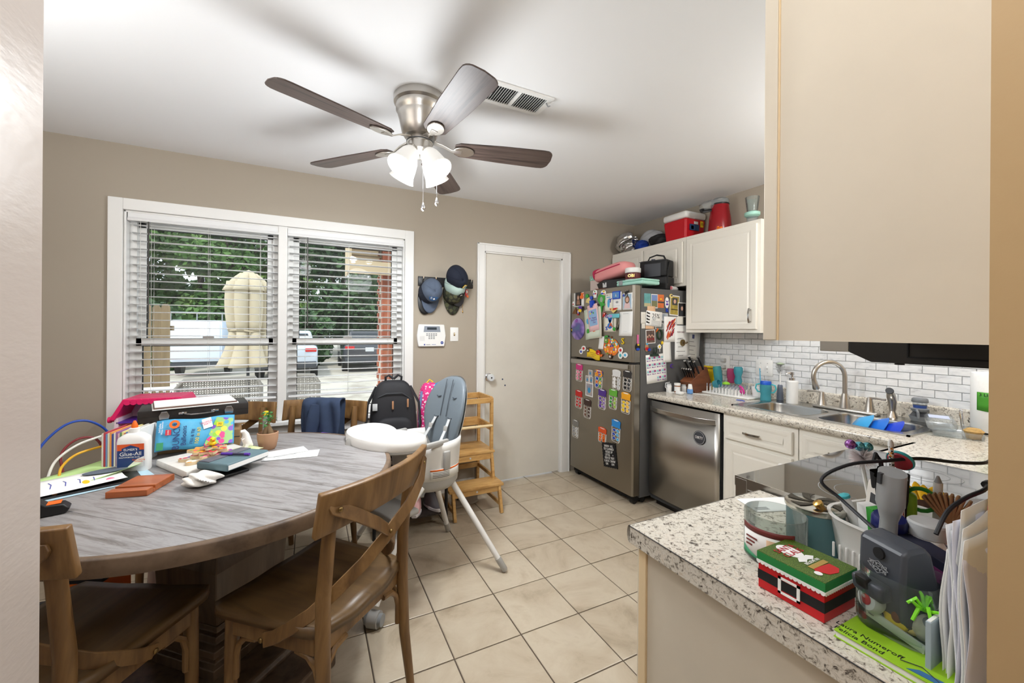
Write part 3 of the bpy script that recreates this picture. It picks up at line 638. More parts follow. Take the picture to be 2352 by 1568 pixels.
# ------------------------------------------------------------------ cross-back chairs
m_cw = ramp_mat('chair_wood', [(.25, (82, 57, 33)), (.45, (118, 86, 50)), (.6, (138, 104, 63)), (.8, (108, 77, 44))], 5, (3.5, 3.5, .5), .42, dist=.6, bump=.12)
m_cs = ramp_mat('chair_seat_wood', [(.25, (74, 54, 32)), (.5, (104, 79, 48)), (.75, (88, 65, 40))], 4, (4, .5, 4), .36, dist=.6, bump=.12)
def chair(label):
    t = thing('dining_chair', label, 'chair', group='cross-back wooden dining chairs')
    def seat(u, v):
        y = -.185 + .41 * v; hw = .205 + .03 * v
        if v < .12: hw -= .03 * (1 - v / .12) ** 2
        if v > .9: hw -= .02 * ((v - .9) / .1) ** 2
        x = (u - .5) * 2 * hw
        return (x, y - (.02 * (1 - (2 * u - 1) ** 2) if v < .01 else 0), .455 - .010 * math.exp(-((u - .3) / .16) ** 2) * (1 - v * .6) - .010 * math.exp(-((u - .7) / .16) ** 2) * (1 - v * .6))
    MB().surf(seat, 21, 15).build('seat', m_cs, t, smooth=50, solid=.030, bevel=0)
    ap = MB()
    ap.bar([(-.20, .165, .412), (.20, .165, .412)], .055, .02); ap.bar([(-.205, .15, .412), (-.185, -.155, .412)], .055, .02); ap.bar([(.205, .15, .412), (.185, -.155, .412)], .055, .02); ap.bar([(-.18, -.168, .412), (.18, -.168, .412)], .055, .02)
    ap.build('apron', m_cw, t, smooth=0, bevel=.003)
    for s in (-1, 1):
        MB().tube([(s * .198, .168, .442), (s * .20, .170, .3), (s * .203, .176, .0)], [.021, .020, .0145], 12).build('leg', m_cw, t)
        MB().tube([(s * .200, -.222, .0), (s * .195, -.196, .2), (s * .193, -.186, .40), (s * .193, -.187, .56), (s * .194, -.206, .74), (s * .194, -.222, .86)], [.0145, .019, .0215, .021, .019, .017], 12).build('back_post', m_cw, t)
        def band(k):
            pts = [(-.235, -.252, .850), (-.222, -.255, .842), (-.16, -.283, .800), (-.08, -.290, .742), (0, -.268, .680), (.08, -.232, .612), (.145, -.182, .550), (.19, -.134, .500), (.213, -.080, .462), (.222, -.03, .430), (.224, .01, .413)]
            return [(s * x, y + k, z) for x, y, z in pts]
        MB().bar(band(.004 if s > 0 else -.004), [.016] + [.038] * 9 + [.04], .008, side=(.25, .25, 1)).build('cross_band', m_cw, t, smooth=40, bevel=.002)
        for yy, zz, nx in ((-.262, .836, -.212), ):
            MB().ball((s * nx, yy - .004, zz), (.008, .005, .008), 10, 6).build('rivet', m_brass, t)
        MB().ball((s * .231, 0.01, .415), (.004, .008, .008), 10, 6).build('rivet', m_brass, t)
        for fx, fy, dx, dy in ((s * .186, .165, -s, 0), (s * .2, .15, 0, -1), (s * .19, -.17, 0, 1), (s * .176, -.178, -s, 0)):
            pts = [(fx, fy, .24), (fx, fy, .31), (fx + dx * .012, fy + dy * .012, .35), (fx + dx * .04, fy + dy * .04, .377), (fx + dx * .085, fy + dy * .085, .384)]
            MB().tube(pts, .0095, 6).build('brace', m_cw, t)
    def rail(u, v):
        x = (u - .5) * .52; bow = .052 * (1 - (2 * u - 1) ** 2); z = .765 + .125 * v; e = abs(2 * u - 1)
        if v < .5: z += .018 * (1 - e ** 2) * (1 - 2 * v)
        return (x, -.205 - bow - .022 * v - .010, z)
    MB().surf(rail, 21, 5).build('top_rail', m_cw, t, smooth=50, solid=.022, bevel=.004)
    MB().ball((0, -.276, .68), (.007, .005, .007), 10, 6).build('rivet', m_brass, t)
    return t
ch = chair('cross-back wooden chair in the foreground beside the high chair, turned to the table')
ch.location = (.045, 1.545, 0); ch.rotation_euler = (0, 0, R(44))
for x, y, a, lab in ((-.597, 1.575, -28, 'cross-back wooden chair cut off by the hall wall at the lower left'),
                     (-.50, 2.68, 165, 'cross-back wooden chair behind the table nearest the pink toy house'),
                     (-.03, 2.56, 152, 'cross-back wooden chair behind the table with a blue jacket over it')):
    c = copy_tree(ch); c.location = (x, y, 0); c.rotation_euler = (0, 0, R(a)); c['label'] = lab
# ------------------------------------------------------------------ high chair (faces the table, -x)
m_hpad = mat('grey_leatherette', (112, 122, 130), .38, bump=(300, .05))
m_hgrey = mat('warm_grey_plastic', (172, 170, 166), .42); m_hwhite = mat('highchair_white', (232, 230, 226), .32)
hc = thing('high_chair', 'white and grey high chair with a tray over the table edge', 'high chair', (.59, 2.275, 0), R(24))
def shellf(u, v):
    a = u * 2 * PI; rx = .165 + .02 * v; ry = .185 + .012 * v
    return (rx * math.cos(a), ry * math.sin(a), .535 + .20 * v - (.06 * v * max(0, -math.cos(a)) ** 3))
MB().surf(shellf, 40, 6, True).build('shell', m_hwhite, hc, smooth=60, solid=.012)
MB().lathe([(.10, .455), (.15, .47), (.172, .50), (.174, .54), (.16, .54)], 40, sy=1.08).build('base_cup', m_hgrey, hc)
MB().lathe([(.001, .60), (.10, .60), (.16, .615), (.162, .63)], 32, sy=1.08).build('seat_pad', mat('seat_pad_dark', (60, 66, 72), .6), hc)
# padded back
def pad(u, v):
    a = u * 2 * PI; k = math.sin(v * PI / 2); cy = .165 * k * math.copysign(abs(math.cos(a)) ** .85, math.cos(a)); cz = .225 * k * math.copysign(abs(math.sin(a)) ** .9, math.sin(a))
    if cz < 0: cy *= 1 - .12 * (-cz / .225)
    th = .040 * math.cos(v * PI / 2) ** .6
    return (-th + .055 * (cy / .165) ** 2 * -.9 + .02, cy, cz)
pm = M4((.155, 0, .838), ry=R(14)); pb = MB(pm); pb.surf(lambda u, v: pad(u, 1 - v), 36, 10, True)
lb(pb.build('backrest_pad', m_hpad, hc, smooth=60), 'grey padded leatherette backrest')
bs = MB(pm); bs.surf(lambda u, v: (lambda p: (.022 + .03 * math.cos(v * PI / 2) - .05 * (p[1] / .165) ** 2 * .9, p[1] * 1.03, p[2] * 1.03))(pad(u, v)), 36, 8, True); bs.build('backrest_shell', m_hwhite, hc, smooth=60)
for yy in (-.025, .025): MB(pm).tube([(-.026, yy * 1.1, .20), (-.03, yy, .08), (-.029, yy, -.02)], .0022, 6).build('seam', mat('pad_seam', (70, 78, 86), .6), hc)
for yy, zz in ((-.07, .09), (.07, .09), (-.06, -.03), (.06, -.03)): MB(pm).bar([(-.026, yy - .018, zz + .006), (-.030, yy, zz), (-.026, yy + .018, zz + .006)], .006, .004, side=(1, 0, 0)).build('strap_slot', MATS['pad_seam'], hc)
for yy in (-.06, .06):
    MB(pm).bar([(-.030, yy, -.03), (-.05, yy * 1.1, -.09), (-.075, yy * 1.2, -.15), (-.10, yy * 1.2, -.20)], .020, .003, side=(0, 1, 0)).build('harness_strap', m_lgrey, hc)
    MB(pm).rbox((-.052, yy * 1.1, -.085), (.006, .030, .03), .003).build('strap_buckle', m_hgrey, hc)
# tray
def outline(s):
    p = []
    for i in range(48):
        a = 2 * PI * i / 48; x = .17 * math.cos(a); y = .262 * math.sin(a)
        if x > 0: x = x * .75 - .06 * (1 - abs(y) / .262) ** 2 * (x / .17) + .03 * (abs(y) / .262) ** 2
        p.append((-.262 + x * s, y * s))
    return p
b = MB(); o0 = outline(1.0); o1 = outline(.97); o2 = outline(.93); o3 = outline(.87); n = len(o0); vs = []; fs = []
rings = [(o1, .752), (o0, .765), (o0, .79), (o1, .803), (o2, .804), (o3, .790)]
for p, z in rings: vs += [(x, y, z) for x, y in p]
for j in range(len(rings) - 1):
    for i in range(n): fs.append((j * n + i, j * n + (i + 1) % n, (j + 1) * n + (i + 1) % n, (j + 1) * n + i))
fs += [tuple(range((len(rings) - 1) * n, len(rings) * n)), tuple(range(n - 1, -1, -1))]; b.add(vs, fs)
tr = b.build('tray', m_hwhite, hc, smooth=35)
b = MB(); vs = []; fs = []; rings = [(outline(.9), .738), (outline(.985), .748), (outline(.985), .768)]
for p, z in rings: vs += [(x, y, z) for x, y in p]
for j in range(2):
    for i in range(n): fs.append((j * n + i, j * n + (i + 1) % n, (j + 1) * n + (i + 1) % n, (j + 1) * n + i))
fs.append(tuple(range(n - 1, -1, -1))); b.add(vs, fs); b.build('tray_underside', m_hgrey, hc, smooth=35)
MB().shell([(.030, .791), (.034, .796), (.038, .797), (.038, .790)], 24, (-.33, .16, 0), 1, 1.25).build('cup_ring', m_hwhite, tr)
MB(M4((-.43, .06, .765), ry=R(-80), rz=R(20))).lathe([(.028, 0), (.028, .006), (.02, .009), (.001, .009)], 24, sx=1, sy=.7).build('tray_badge', m_hgrey, tr)
for s in (-1, 1):
    MB().rbox((-.10, s * .185, .735), (.20, .024, .03), .008).build('tray_arm', m_hgrey, hc)
    MB().rbox((-.02, s * .200, .64), (.042, .016, .10), .007, 3).build('side_button', m_hgrey, hc)
lb(MB().surf(lambda u, v: ((.181) * math.cos(R(-125 + 62 * u)), .201 * math.sin(R(-125 + 62 * u)), .548 + .052 * v), 12, 2).build('warning_label', mat('label_white', (235, 235, 230), .6), hc, solid=.001), 'white warning label with an orange band')
MB().surf(lambda u, v: ((.1825) * math.cos(R(-125 + 62 * u)), .2025 * math.sin(R(-125 + 62 * u)), .590 + .008 * v), 12, 2).build('label_band', m_orange, hc, solid=.0012)
for i in range(4): MB().surf(lambda u, v: ((.182) * math.cos(R(-121 + 30 * u)), .202 * math.sin(R(-121 + 30 * u)), .556 + i * .008 + .002 * v), 8, 2).build('label_line', m_ink, hc, solid=.0008)
for i, (fx, fy) in enumerate(((.24, -.395), (.34, .19), (-.455, -.215), (-.15, .52))):
    tx, ty = fx * .30, fy * .34
    e = Vector((fx, fy, .008)); s0_ = Vector((tx, ty, .49)); d = (e - s0_).normalized(); k = s0_ + (e - s0_) * .86
    if i == 2: e = Vector((fx, fy, .075)); k = s0_ + (e - s0_) * .97
    lg = MB().cyl(s0_, k, .0165, .0155, 14).build('leg', m_hwhite, hc)
    if i == 2:
        MB().cyl((fx - .012, fy + .02, .036), (fx + .012, fy - .02, .036), .036, n=24).build('castor', m_hgrey, lg); MB().cyl((fx - .02, fy + .034, .036), (fx + .02, fy - .034, .036), .026, n=20).build('castor_hub', m_grey, lg)
    else: MB().tube([k, k + (e - k) * .9, e], [.0175, .017, .012], 14).build('foot', m_hgrey, lg)
MB().rbox((-.24, 0, .40), (.17, .30, .03), .014, 3).build('foot_rest', m_hgrey, hc)
for s in (-1, 1): MB().tube([(-.12, s * .12, .50), (-.20, s * .13, .44), (-.24, s * .13, .41)], .016, 8).build('foot_rest_arm', m_hwhite, hc)
# ------------------------------------------------------------------ toddler step tower
m_pine = ramp_mat('honey_pine', [(.3, (176, 130, 72)), (.5, (202, 158, 96)), (.7, (212, 172, 112))], 5, (2, 8, 8), .42, bump=.06)
st = thing('step_tower', 'honey pine toddler step tower standing in front of the door', 'step stool', (1.08, 2.9, 0))
hw = .178
for s in (-1, 1):
    MB().bar([(s * hw, -.02, .41), (s * hw, -.02, .81)], .03, .022, side=(0, 1, 0)).build('post', m_pine, st, smooth=0, bevel=.003)
    MB().bar([(s * hw, .25, .41), (s * hw, .25, .81)], .03, .022, side=(0, 1, 0)).build('post', m_pine, st, smooth=0, bevel=.003)
    MB().bar([(s * hw, -.09, .0), (s * hw, -.02, .40)] if False else [(s * hw, -.06, .20), (s * hw, -.02, .40)], .03, .022, side=(0, 1, 0)).build('leg', m_pine, st, smooth=0, bevel=.003)
    MB().bar([(s * hw, -.215, .0), (s * hw, -.165, .185)], .03, .022, side=(0, 1, 0)).build('leg', m_pine, st, smooth=0, bevel=.003)
    MB().bar([(s * hw, .27, .0), (s * hw, .25, .41)], .03, .022, side=(0, 1, 0)).build('leg', m_pine, st, smooth=0, bevel=.003)
    MB().bar([(s * hw, -.20, .06), (s * hw, .26, .06)], .028, .016).build('floor_rail', m_pine, st, smooth=0, bevel=.003)
    MB().bar([(s * hw, -.02, .80), (s * hw, .25, .80)], .045, .018).build('side_rail', m_pine, st, smooth=0, bevel=.003)
    MB().bar([(s * hw, -.02, .585), (s * hw, .25, .585)], .05, .016).build('side_rail', m_pine, st, smooth=0, bevel=.003)
    MB().bar([(s * hw, -.05, .22), (s * hw, .26, .22)], .03, .016).build('side_rail', m_pine, st, smooth=0, bevel=.003)
MB().rbox((0, .115, .402), (.40, .31, .02), .004).build('upper_step', m_pine, st); MB().box(-.19, .19, -.035, -.018, .345, .392).build('step_apron', m_pine, st, smooth=0, bevel=.003)
MB().rbox((0, -.10, .195), (.42, .17, .02), .004).build('lower_step', m_pine, st); MB().box(-.18, .18, -.175, -.158, .145, .185).build('step_apron', m_pine, st, smooth=0, bevel=.003)
MB().box(-.19, .19, .24, .258, .775, .82).build('top_rail', m_pine, st, smooth=0, bevel=.003); MB().box(-.19, .19, .24, .258, .55, .62).build('back_rail', m_pine, st, smooth=0, bevel=.003)
MB().box(-.19, .19, -.03, -.012, .775, .815).build('top_rail', m_pine, st, smooth=0, bevel=.003); MB().box(-.19, .19, .24, .258, .20, .24).build('back_rail', m_pine, st, smooth=0, bevel=.003)
MB().cyl((-.18, -.03, .60), (.18, -.03, .60), .011, n=12).build('safety_bar', mat('pale_dowel', (228, 204, 160), .45), st)
for z, y in ((.37, -.0365), (.168, -.1765)): MB().cyl((0, y, z), (0, y - .002, z), .007, n=10).build('screw_cap', m_lgrey, st)
# ------------------------------------------------------------------ cabinetry helpers
m_pull = mat('pull_metal', (190, 188, 184), .22, 1.)
def panel_front(parent, x, y0, y1, z0, z1, name='door', m=None, fr=.052, raised=True):
    """framed panel front facing -x at plane x"""
    m = m or m_cab
    b = MB(); b.box(x - .016, x, y0, y1, z0, z1); o = b.build(name, m, parent, smooth=0, bevel=.003)
    f = MB()
    def ring(a, d, xa, xb):   # bevelled ring from inset a at depth xa to inset d at depth xb
        vs = []
        for q, xx in ((a, xa), (d, xb)): vs += [(xx, y0 + q, z0 + q), (xx, y1 - q, z0 + q), (xx, y1 - q, z1 - q), (xx, y0 + q, z1 - q)]
        f.add(vs, [(i, (i + 1) % 4, 4 + (i + 1) % 4, 4 + i) for i in range(4)])
    ring(0.004, fr - .012, x - .0185, x - .0185); ring(fr - .012, fr, x - .0185, x - .0165); ring(.004, .001, x - .0185, x - .0155)
    if raised: ring(fr + .001, fr + .012, x - .0165, x - .0195); ring(fr + .012, fr + .016, x - .0195, x - .0195)
    q = fr + .016
    f.add([(x - .0195, y0 + q, z0 + q), (x - .0195, y1 - q, z0 + q), (x - .0195, y1 - q, z1 - q), (x - .0195, y0 + q, z1 - q)], [(0, 1, 2, 3)])
    f.build('panel_moulding', m, o, smooth=0)
    return o
def pull(parent, p, axis, L=.10):
    """arched bar pull at p (on plane facing -x)"""
    d = Vector((0, 1, 0)) if axis == 'y' else Vector((0, 0, 1)); p = Vector(p); out = Vector((-1, 0, 0)); pts = []
    for i in range(9):
        t = -1 + i / 4; pts.append(p + d * (t * L / 2) + out * (.020 + .010 * (1 - t * t)))
    b = MB(); b.bar(pts, .012, .004, side=tuple(Vector((0, 0, 1)) if axis == 'y' else Vector((0, 1, 0))))
    for t in (-.82, .82): b.cyl(p + d * t * L / 2, p + d * t * L / 2 + out * .025, .004, n=8)
    return b.build('handle', m_pull, parent)
# ------------------------------------------------------------------ wall cabinets on the sink wall
UX = 2.73
u1 = thing('wall_cabinet', 'tall white wall cabinet left of the sink with a framed door', 'cabinet')
MB().box(UX, XR - .004, 1.708, 2.318, 1.33, 2.108).build('body', m_cab, u1, smooth=0, bevel=.002)
d = panel_front(u1, UX, 1.728, 2.304, 1.355, 2.082); pull(d, (UX - .018, 1.765, 1.45), 'z')
u2 = thing('wall_cabinet', 'short white wall cabinet above the fridge with two doors', 'cabinet')
MB().box(UX, XR - .004, 2.32, YW - .005, 1.712, 2.108).build('body', m_cab, u2, smooth=0, bevel=.002)
d = panel_front(u2, UX, 2.345, 2.762, 1.735, 2.075); d = panel_front(u2, UX, 2.79, 3.205, 1.735, 2.075); pull(d, (UX - .018, 2.83, 1.80), 'z', .08)
# ------------------------------------------------------------------ base cabinets on the sink wall
BX = 2.365
def base_cab(y0, y1, label, lock):
    t = thing('base_cabinet', label, 'cabinet')
    MB().box(BX, XR - .02, y0, y1, .09, .70).build('body', m_cab, t, smooth=0, bevel=.002)
    MB().box(BX, BX + .02, y0, y1, .70, CH - .042).build('face_frame', m_cab, t, smooth=0)
    MB().box(BX + .06, XR - .02, y0, y1, 0, .09).build('toe_kick', m_black, t, smooth=0)
    d = panel_front(t, BX, y0 + .022, y1 - .022, .665, .790, 'drawer', fr=.03, raised=False); pull(d, (BX - .018, (y0 + y1) / 2 + .02, .728), 'y', .10)
    d2 = panel_front(t, BX, y0 + .022, y1 - .022, .12, .645)
    if lock:
        MB().rbox((BX - .03, y0 + .06, .585), (.02, .05, .045), .008).build('child_lock', m_wplastic, d2); MB().rbox((BX - .034, y0 + .055, .545), (.014, .014, .04), .003).build('lock_strap', m_dark, d2)
    return t
base_cab(1.27, 1.712, 'white base cabinet beside the dishwasher with a drawer and a child lock', True)
base_cab(.815, 1.265, 'white base cabinet under the near sink bowl behind the range', False)
# ------------------------------------------------------------------ worktops
EDGE = [(0, 0)]
wt = thing('worktop', 'speckled granite worktop along the sink wall with an upstand', 'worktop')
SX0, SX1, SY0, SY1 = 2.462, 2.95, .865, 1.70
FX = 2.335
b = MB()
b.box(FX + .012, SX0, .80, 2.335, CH - .04, CH); b.box(SX1, XR - .0, YN, 2.335, CH - .04, CH); b.box(SX0, SX1, SY1, 2.335, CH - .04, CH); b.box(SX0, SX1, .80, SY0, CH - .04, CH)
b.box(1.988, SX1, YN, .80, CH - .04, CH); b.box(1.988, FX + .012, .788, .80, CH - .04, CH)
b.build('slab', m_granite, wt, smooth=0)
e = MB(); e.surf(lambda u, v: (FX + .012 - .012 * math.sin(v * PI), .80 + 1.535 * u, CH - .02 + .02 * math.cos(v * PI)), 2, 9); e.build('rounded_edge', m_granite, wt, smooth=60)
up_ = MB(); up_.box(2.985, XR, YN, 2.335, CH, CH + .078); up_.surf(lambda u, v: (3.0025 - .0175 * math.cos(v * PI), YN + (2.335 - YN) * u, CH + .078 + .010 * math.sin(v * PI)), 2, 8)
up_.build('upstand', m_granite, wt, smooth=60)
pw = thing('worktop', 'speckled granite worktop in the foreground with a dark seam along its edge', 'worktop')
MB().box(.70, 1.208, YN, .755, CH - .045, CH).build('slab', m_granite, pw, smooth=0, bevel=.002)
MB().surf(lambda u, v: (.70 + .508 * u, .755 + .010 * math.sin(v * PI), CH - .0225 + .0225 * math.cos(v * PI)), 2, 9).build('rounded_edge', m_granite, pw, smooth=60)
MB().box(.6985, .70, YN, .757, CH - .0035, CH - .0022).build('edge_seam', m_dark, pw, smooth=0)
pc = thing('base_cabinet', 'cream end panel of the foreground base cabinet under the worktop', 'cabinet')
MB().box(.722, 1.205, YN, .735, .0, CH - .046).build('body', m_cream, pc, smooth=0)
MB().box(.716, .738, .718, .742, .0, CH - .046).build('corner_strip', m_cream_edge, pc, smooth=0, bevel=.002)
MB().box(.722, 1.205, .735, .752, .10, CH - .06).build('door', m_cream, pc, smooth=0, bevel=.003)
# ------------------------------------------------------------------ foreground wall cabinet and hood
uc = thing('wall_cabinet', 'large cream end panel of the foreground wall cabinet above the worktop', 'cabinet')
MB().box(.704, 1.208, YN, .412, 1.318, 2.30).build('body', m_cream, uc, smooth=0)
MB().box(.700, 1.208, .412, .434, 1.318, 2.30).build('face_frame', m_cream, uc, smooth=0, bevel=.0015)
MB().box(.7025, .7045, .4095, .4125, 1.318, 2.30).build('caulk_line', m_cream_edge, uc, smooth=0)
tag(MB(facing((.7030, .352, 1.897), (.05, -1, .06), (.1, .25, 1))).surf(lambda u, v: ((u - .5) * .04, (v - .5) * .06, -.006 * (1 - v) ** 2), 4, 6).build('sticky_note', mat('note_yellow', (240, 228, 120), .7), smooth=60, solid=.0004), 'yellow sticky note curling off the cream cabinet panel', 'sticky note')
hd_ = thing('range_hood', 'black range hood under the foreground wall cabinet', 'range hood')
m_hood = mat('hood_black', (30, 28, 26), .35)
b = MB(); prof = [(.11, 1.262), (.49, 1.262), (.535, 1.284), (.535, 1.318), (.11, 1.318)]
b.prism([(y, z) for y, z in prof], 0, .77); b.v = [(1.212 + v[2], v[0], v[1]) for v in b.v]; b.build('body', m_hood, hd_, smooth=0, bevel=.002)
MB().box(1.212, 1.982, .535, .60, 1.284, 1.318).build('front_lip', m_stain, hd_, smooth=0, bevel=.002)
MB().box(1.2095, 1.213, .11, .42, 1.276, 1.279).build('side_seam', m_blackmat, hd_, smooth=0); MB().box(1.2095, 1.213, .42, .423, 1.276, 1.31).build('side_seam', m_blackmat, hd_, smooth=0)
MB().rbox((1.235, .545, 1.312), (.04, .085, .012), .004).build('light_cover', m_lgrey, hd_)
for y in (.25, .45): MB().cyl((1.25, y, 1.262), (1.25, y, 1.257), .009, n=12).build('screw', m_black, hd_)
uh = thing('wall_cabinet', 'cream wall cabinet above the range hood', 'cabinet'); MB().box(1.212, 1.982, YN, .412, 1.5, 2.30).build('body', m_cream, uh, smooth=0); MB().box(1.3, 1.9, .412, .43, 1.52, 2.25).build('door', m_cream, uh, smooth=0, bevel=.003); MB().box(1.212, 1.982, YN, .30, 1.318, 1.5).build('duct_cover', m_cream, uh, smooth=0)
# ------------------------------------------------------------------ range
m_ceramic = mat('ceramic_black', (20, 22, 25), .06, spec=.9, coat=.6)
rg_ = thing('range', 'electric range with a black glass cooktop and stainless trim', 'range')
MB().box(1.216, 1.98, YN + .01, .80, .03, .845).build('body', m_stain, rg_, smooth=0, bevel=.003)
MB().box(1.216, 1.98, .80, .836, .15, .80).build('oven_door', m_stain, rg_, smooth=0, bevel=.004)
MB().cyl((1.26, .875, .74), (1.94, .875, .74), .011, n=12).build('oven_handle', m_stain, rg_)
MB().box(1.216, 1.98, .80, .838, .805, .872).build('front_trim', m_stain, rg_, smooth=0, bevel=.002)
MB().box(1.2165, 1.2205, YN + .01, .84, .845, .8755).build('side_trim', m_stain, rg_, smooth=0); MB().box(1.9755, 1.9795, YN + .01, .84, .845, .8755).build('side_trim', m_stain, rg_, smooth=0)
ct = MB().box(1.2205, 1.9755, YN + .01, .84, .846, .875).build('glass_top', m_ceramic, rg_, smooth=0, bevel=.001)
for x, y, r in ((1.42, .58, .11), (1.79, .58, .085), (1.42, .30, .08), (1.79, .30, .11)):
    MB().shell([(r, .87515), (r + .002, .87515), (r + .002, .8753), (r, .8753), (r, .87515)], 48, (x, y, 0)).build('burner_ring', m_grey, ct)
    MB().shell([(r * .66, .87515), (r * .66 + .0015, .87515), (r * .66 + .0015, .8753), (r * .66, .8753), (r * .66, .87515)], 48, (x, y, 0)).build('burner_ring', m_grey, ct)
# ------------------------------------------------------------------ sink, faucet
m_sink = mat('sink_steel', (178, 178, 176), .24, 1., bump=(22, .05, (1, 16, 1)))
sk = thing('kitchen_sink', 'stainless double-bowl drop-in sink', 'sink')
b = MB()
def bowl(cx, cy, w, h, cell):
    n = 6; rings = [(rrect(w + .012, h + .012, .075, n), CH + .0065), (rrect(w + .004, h + .004, .071, n), CH + .0045), (rrect(w, h, .07, n), CH - .004), (rrect(w - .012, h - .012, .066, n), CH - .12), (rrect(w - .05, h - .05, .05, n), CH - .15), (rrect(.06, .06, .029, n), CH - .156)]
    N = len(rings[0][0]); x0, x1, y0, y1 = cell; vs = []; fs = []
    out = []
    for px, py in rings[0][0]:
        k = min((x1 - cx) / px if px > 1e-9 else 1e9, (x0 - cx) / px if px < -1e-9 else 1e9, (y1 - cy) / py if py > 1e-9 else 1e9, (y0 - cy) / py if py < -1e-9 else 1e9); out.append((px * k, py * k))
    allr = [(out, CH + .0065)] + rings
    for p, z in allr: vs += [(cx + x, cy + y, z) for x, y in p]
    for j in range(len(allr) - 1):
        for i in range(N): fs.append((j * N + i, j * N + (i + 1) % N, (j + 1) * N + (i + 1) % N, (j + 1) * N + i))
    fs.append(tuple(range((len(allr) - 1) * N, len(allr) * N))); b.add(vs, fs)
bowl(2.64, 1.487, .31, .355, (2.455, 2.825, 1.285, 1.71)); bowl(2.64, 1.075, .31, .365, (2.455, 2.825, .852, 1.285))
b.box(2.825, 2.962, .852, 1.71, CH + .002, CH + .0065)
for x0, x1, y0, y1 in ((2.447, 2.458, .845, 1.718), (2.958, 2.968, .845, 1.718), (2.447, 2.968, .845, .856), (2.447, 2.968, 1.706, 1.718)): b.box(x0, x1, y0, y1, CH - .001, CH + .0075)
b.build('double_bowl', m_sink, sk, smooth=35)
for y in (1.487, 1.075): MB().lathe([(.04, CH - .154), (.036, CH - .152), (.02, CH - .158), (.001, CH - .158)], 20, (2.64, y, 0)).build('drain', m_dark, sk)
fc = thing('kitchen_faucet', 'brushed nickel gooseneck faucet with two lever handles', 'faucet', (2.872, 1.285, CH + .0065))
MB().rbox((0, 0, .009), (.058, .33, .018), .008, 3).build('deck_plate', m_nickel, fc)
MB().lathe([(.028, .018), (.024, .05), (.016, .10), (.015, .105)], 24).build('neck_base', m_nickel, fc)
dv = Vector((-.84, .54, 0)); pts = [Vector((0, 0, .10)), Vector((0, 0, .19))]
for i in range(13): a = PI * i / 12 * 1.08; pts.append(Vector((0, 0, .205)) + dv * (.088 * (1 - math.cos(a))) + Vector((0, 0, .088 * math.sin(a))))
MB().tube(pts, .0125, 16).build('gooseneck', m_nickel, fc)
MB().tube([pts[-1], pts[-1] + Vector((dv.x * -.012, dv.y * -.012, -.05)), pts[-1] + Vector((dv.x * -.014, dv.y * -.014, -.056))], [.013, .019, .016], 16).build('spray_head', m_nickel, fc)
for s in (-1, 1):
    MB().lathe([(.026, .016), (.022, .03), (.014, .085), (.012, .098), (.001, .10)], 20, (0, s * .12, 0)).build('valve', m_nickel, fc)
    MB().bar([(0, s * .115, .094), (-.006, s * .15, .098), (-.012, s * .198, .097)], [.016, .012, .014], .008).build('lever', m_nickel, fc, bevel=.003)
sp = thing('side_sprayer', 'brushed nickel side sprayer standing next to the faucet', 'sprayer', (2.905, 1.075, CH + .0065))
MB().lathe([(.026, 0), (.022, .012), (.014, .03), (.013, .036)], 20).build('collar', m_nickel, sp); MB().tube([(0, 0, .034), (0, 0, .085), (-.005, .004, .115), (-.03, .0, .14), (-.05, -.006, .15)], [.013, .02, .021, .017, .016], 14).build('handle', m_nickel, sp)
MB().tube([(-.048, -.006, .149), (-.060, -.008, .153)], [.018, .017], 14).build('nozzle', m_dark, sp)
# ------------------------------------------------------------------ dishwasher
dw = thing('dishwasher', 'stainless dishwasher with a bowed towel-bar handle under the worktop', 'dishwasher')
def dwf(u, v): y = 1.722 + .598 * u; return (2.345 - .014 * (1 - (2 * u - 1) ** 2), y, .10 + .71 * v)
MB().surf(dwf, 17, 2).build('front_panel', m_stain, dw, smooth=60, solid=.012)
MB().box(2.358, XR - .04, 1.722, 2.32, .06, .80).build('tub', m_dark, dw, smooth=0); MB().box(2.42, 2.45, 1.722, 2.32, .0, .10).build('toe_kick', m_black, dw, smooth=0)
MB().bar([(2.345 - .014 * (1 - (2 * u - 1) ** 2) - .012 - .034 * min(1, math.sin(PI * u) * 1.6), 1.745 + .553 * u, .752) for u in [i / 14 for i in range(15)]], .034, .014).build('handle', m_stain, dw, bevel=.004)
for k in range(3): MB().box(2.3435, 2.3455, 2.225, 2.275 + .03 * (k == 1), .792 + k * .0045 - .004, .7935 + k * .0045 - .004).build('vent_slot', m_black, dw, smooth=0)
mg = tag(MB(facing((2.3285, 1.862, .628), (0, -1, 0), (0, 0, 1))).lathe([(.046, 0), (.046, .003), (.044, .004), (.001, .004)], 36, sy=1).build('round_magnet', mat('chalk_grey', (64, 66, 72), .7)), 'round charcoal magnet reading dirty on the dishwasher', 'magnet')
text('DIRTY', .026, m_paper, mg, facing((2.3242, 1.862, .628), (0, -1, 0), (0, 0, 1)), .0003, sx=.8)
MB(facing((2.3246, 1.862, .628), (0, -1, 0), (0, 0, 1))).shell([(.040, 0), (.0415, 0), (.0415, .0006), (.040, .0006), (.040, 0)], 36).build('ring_line', m_lgrey, mg)
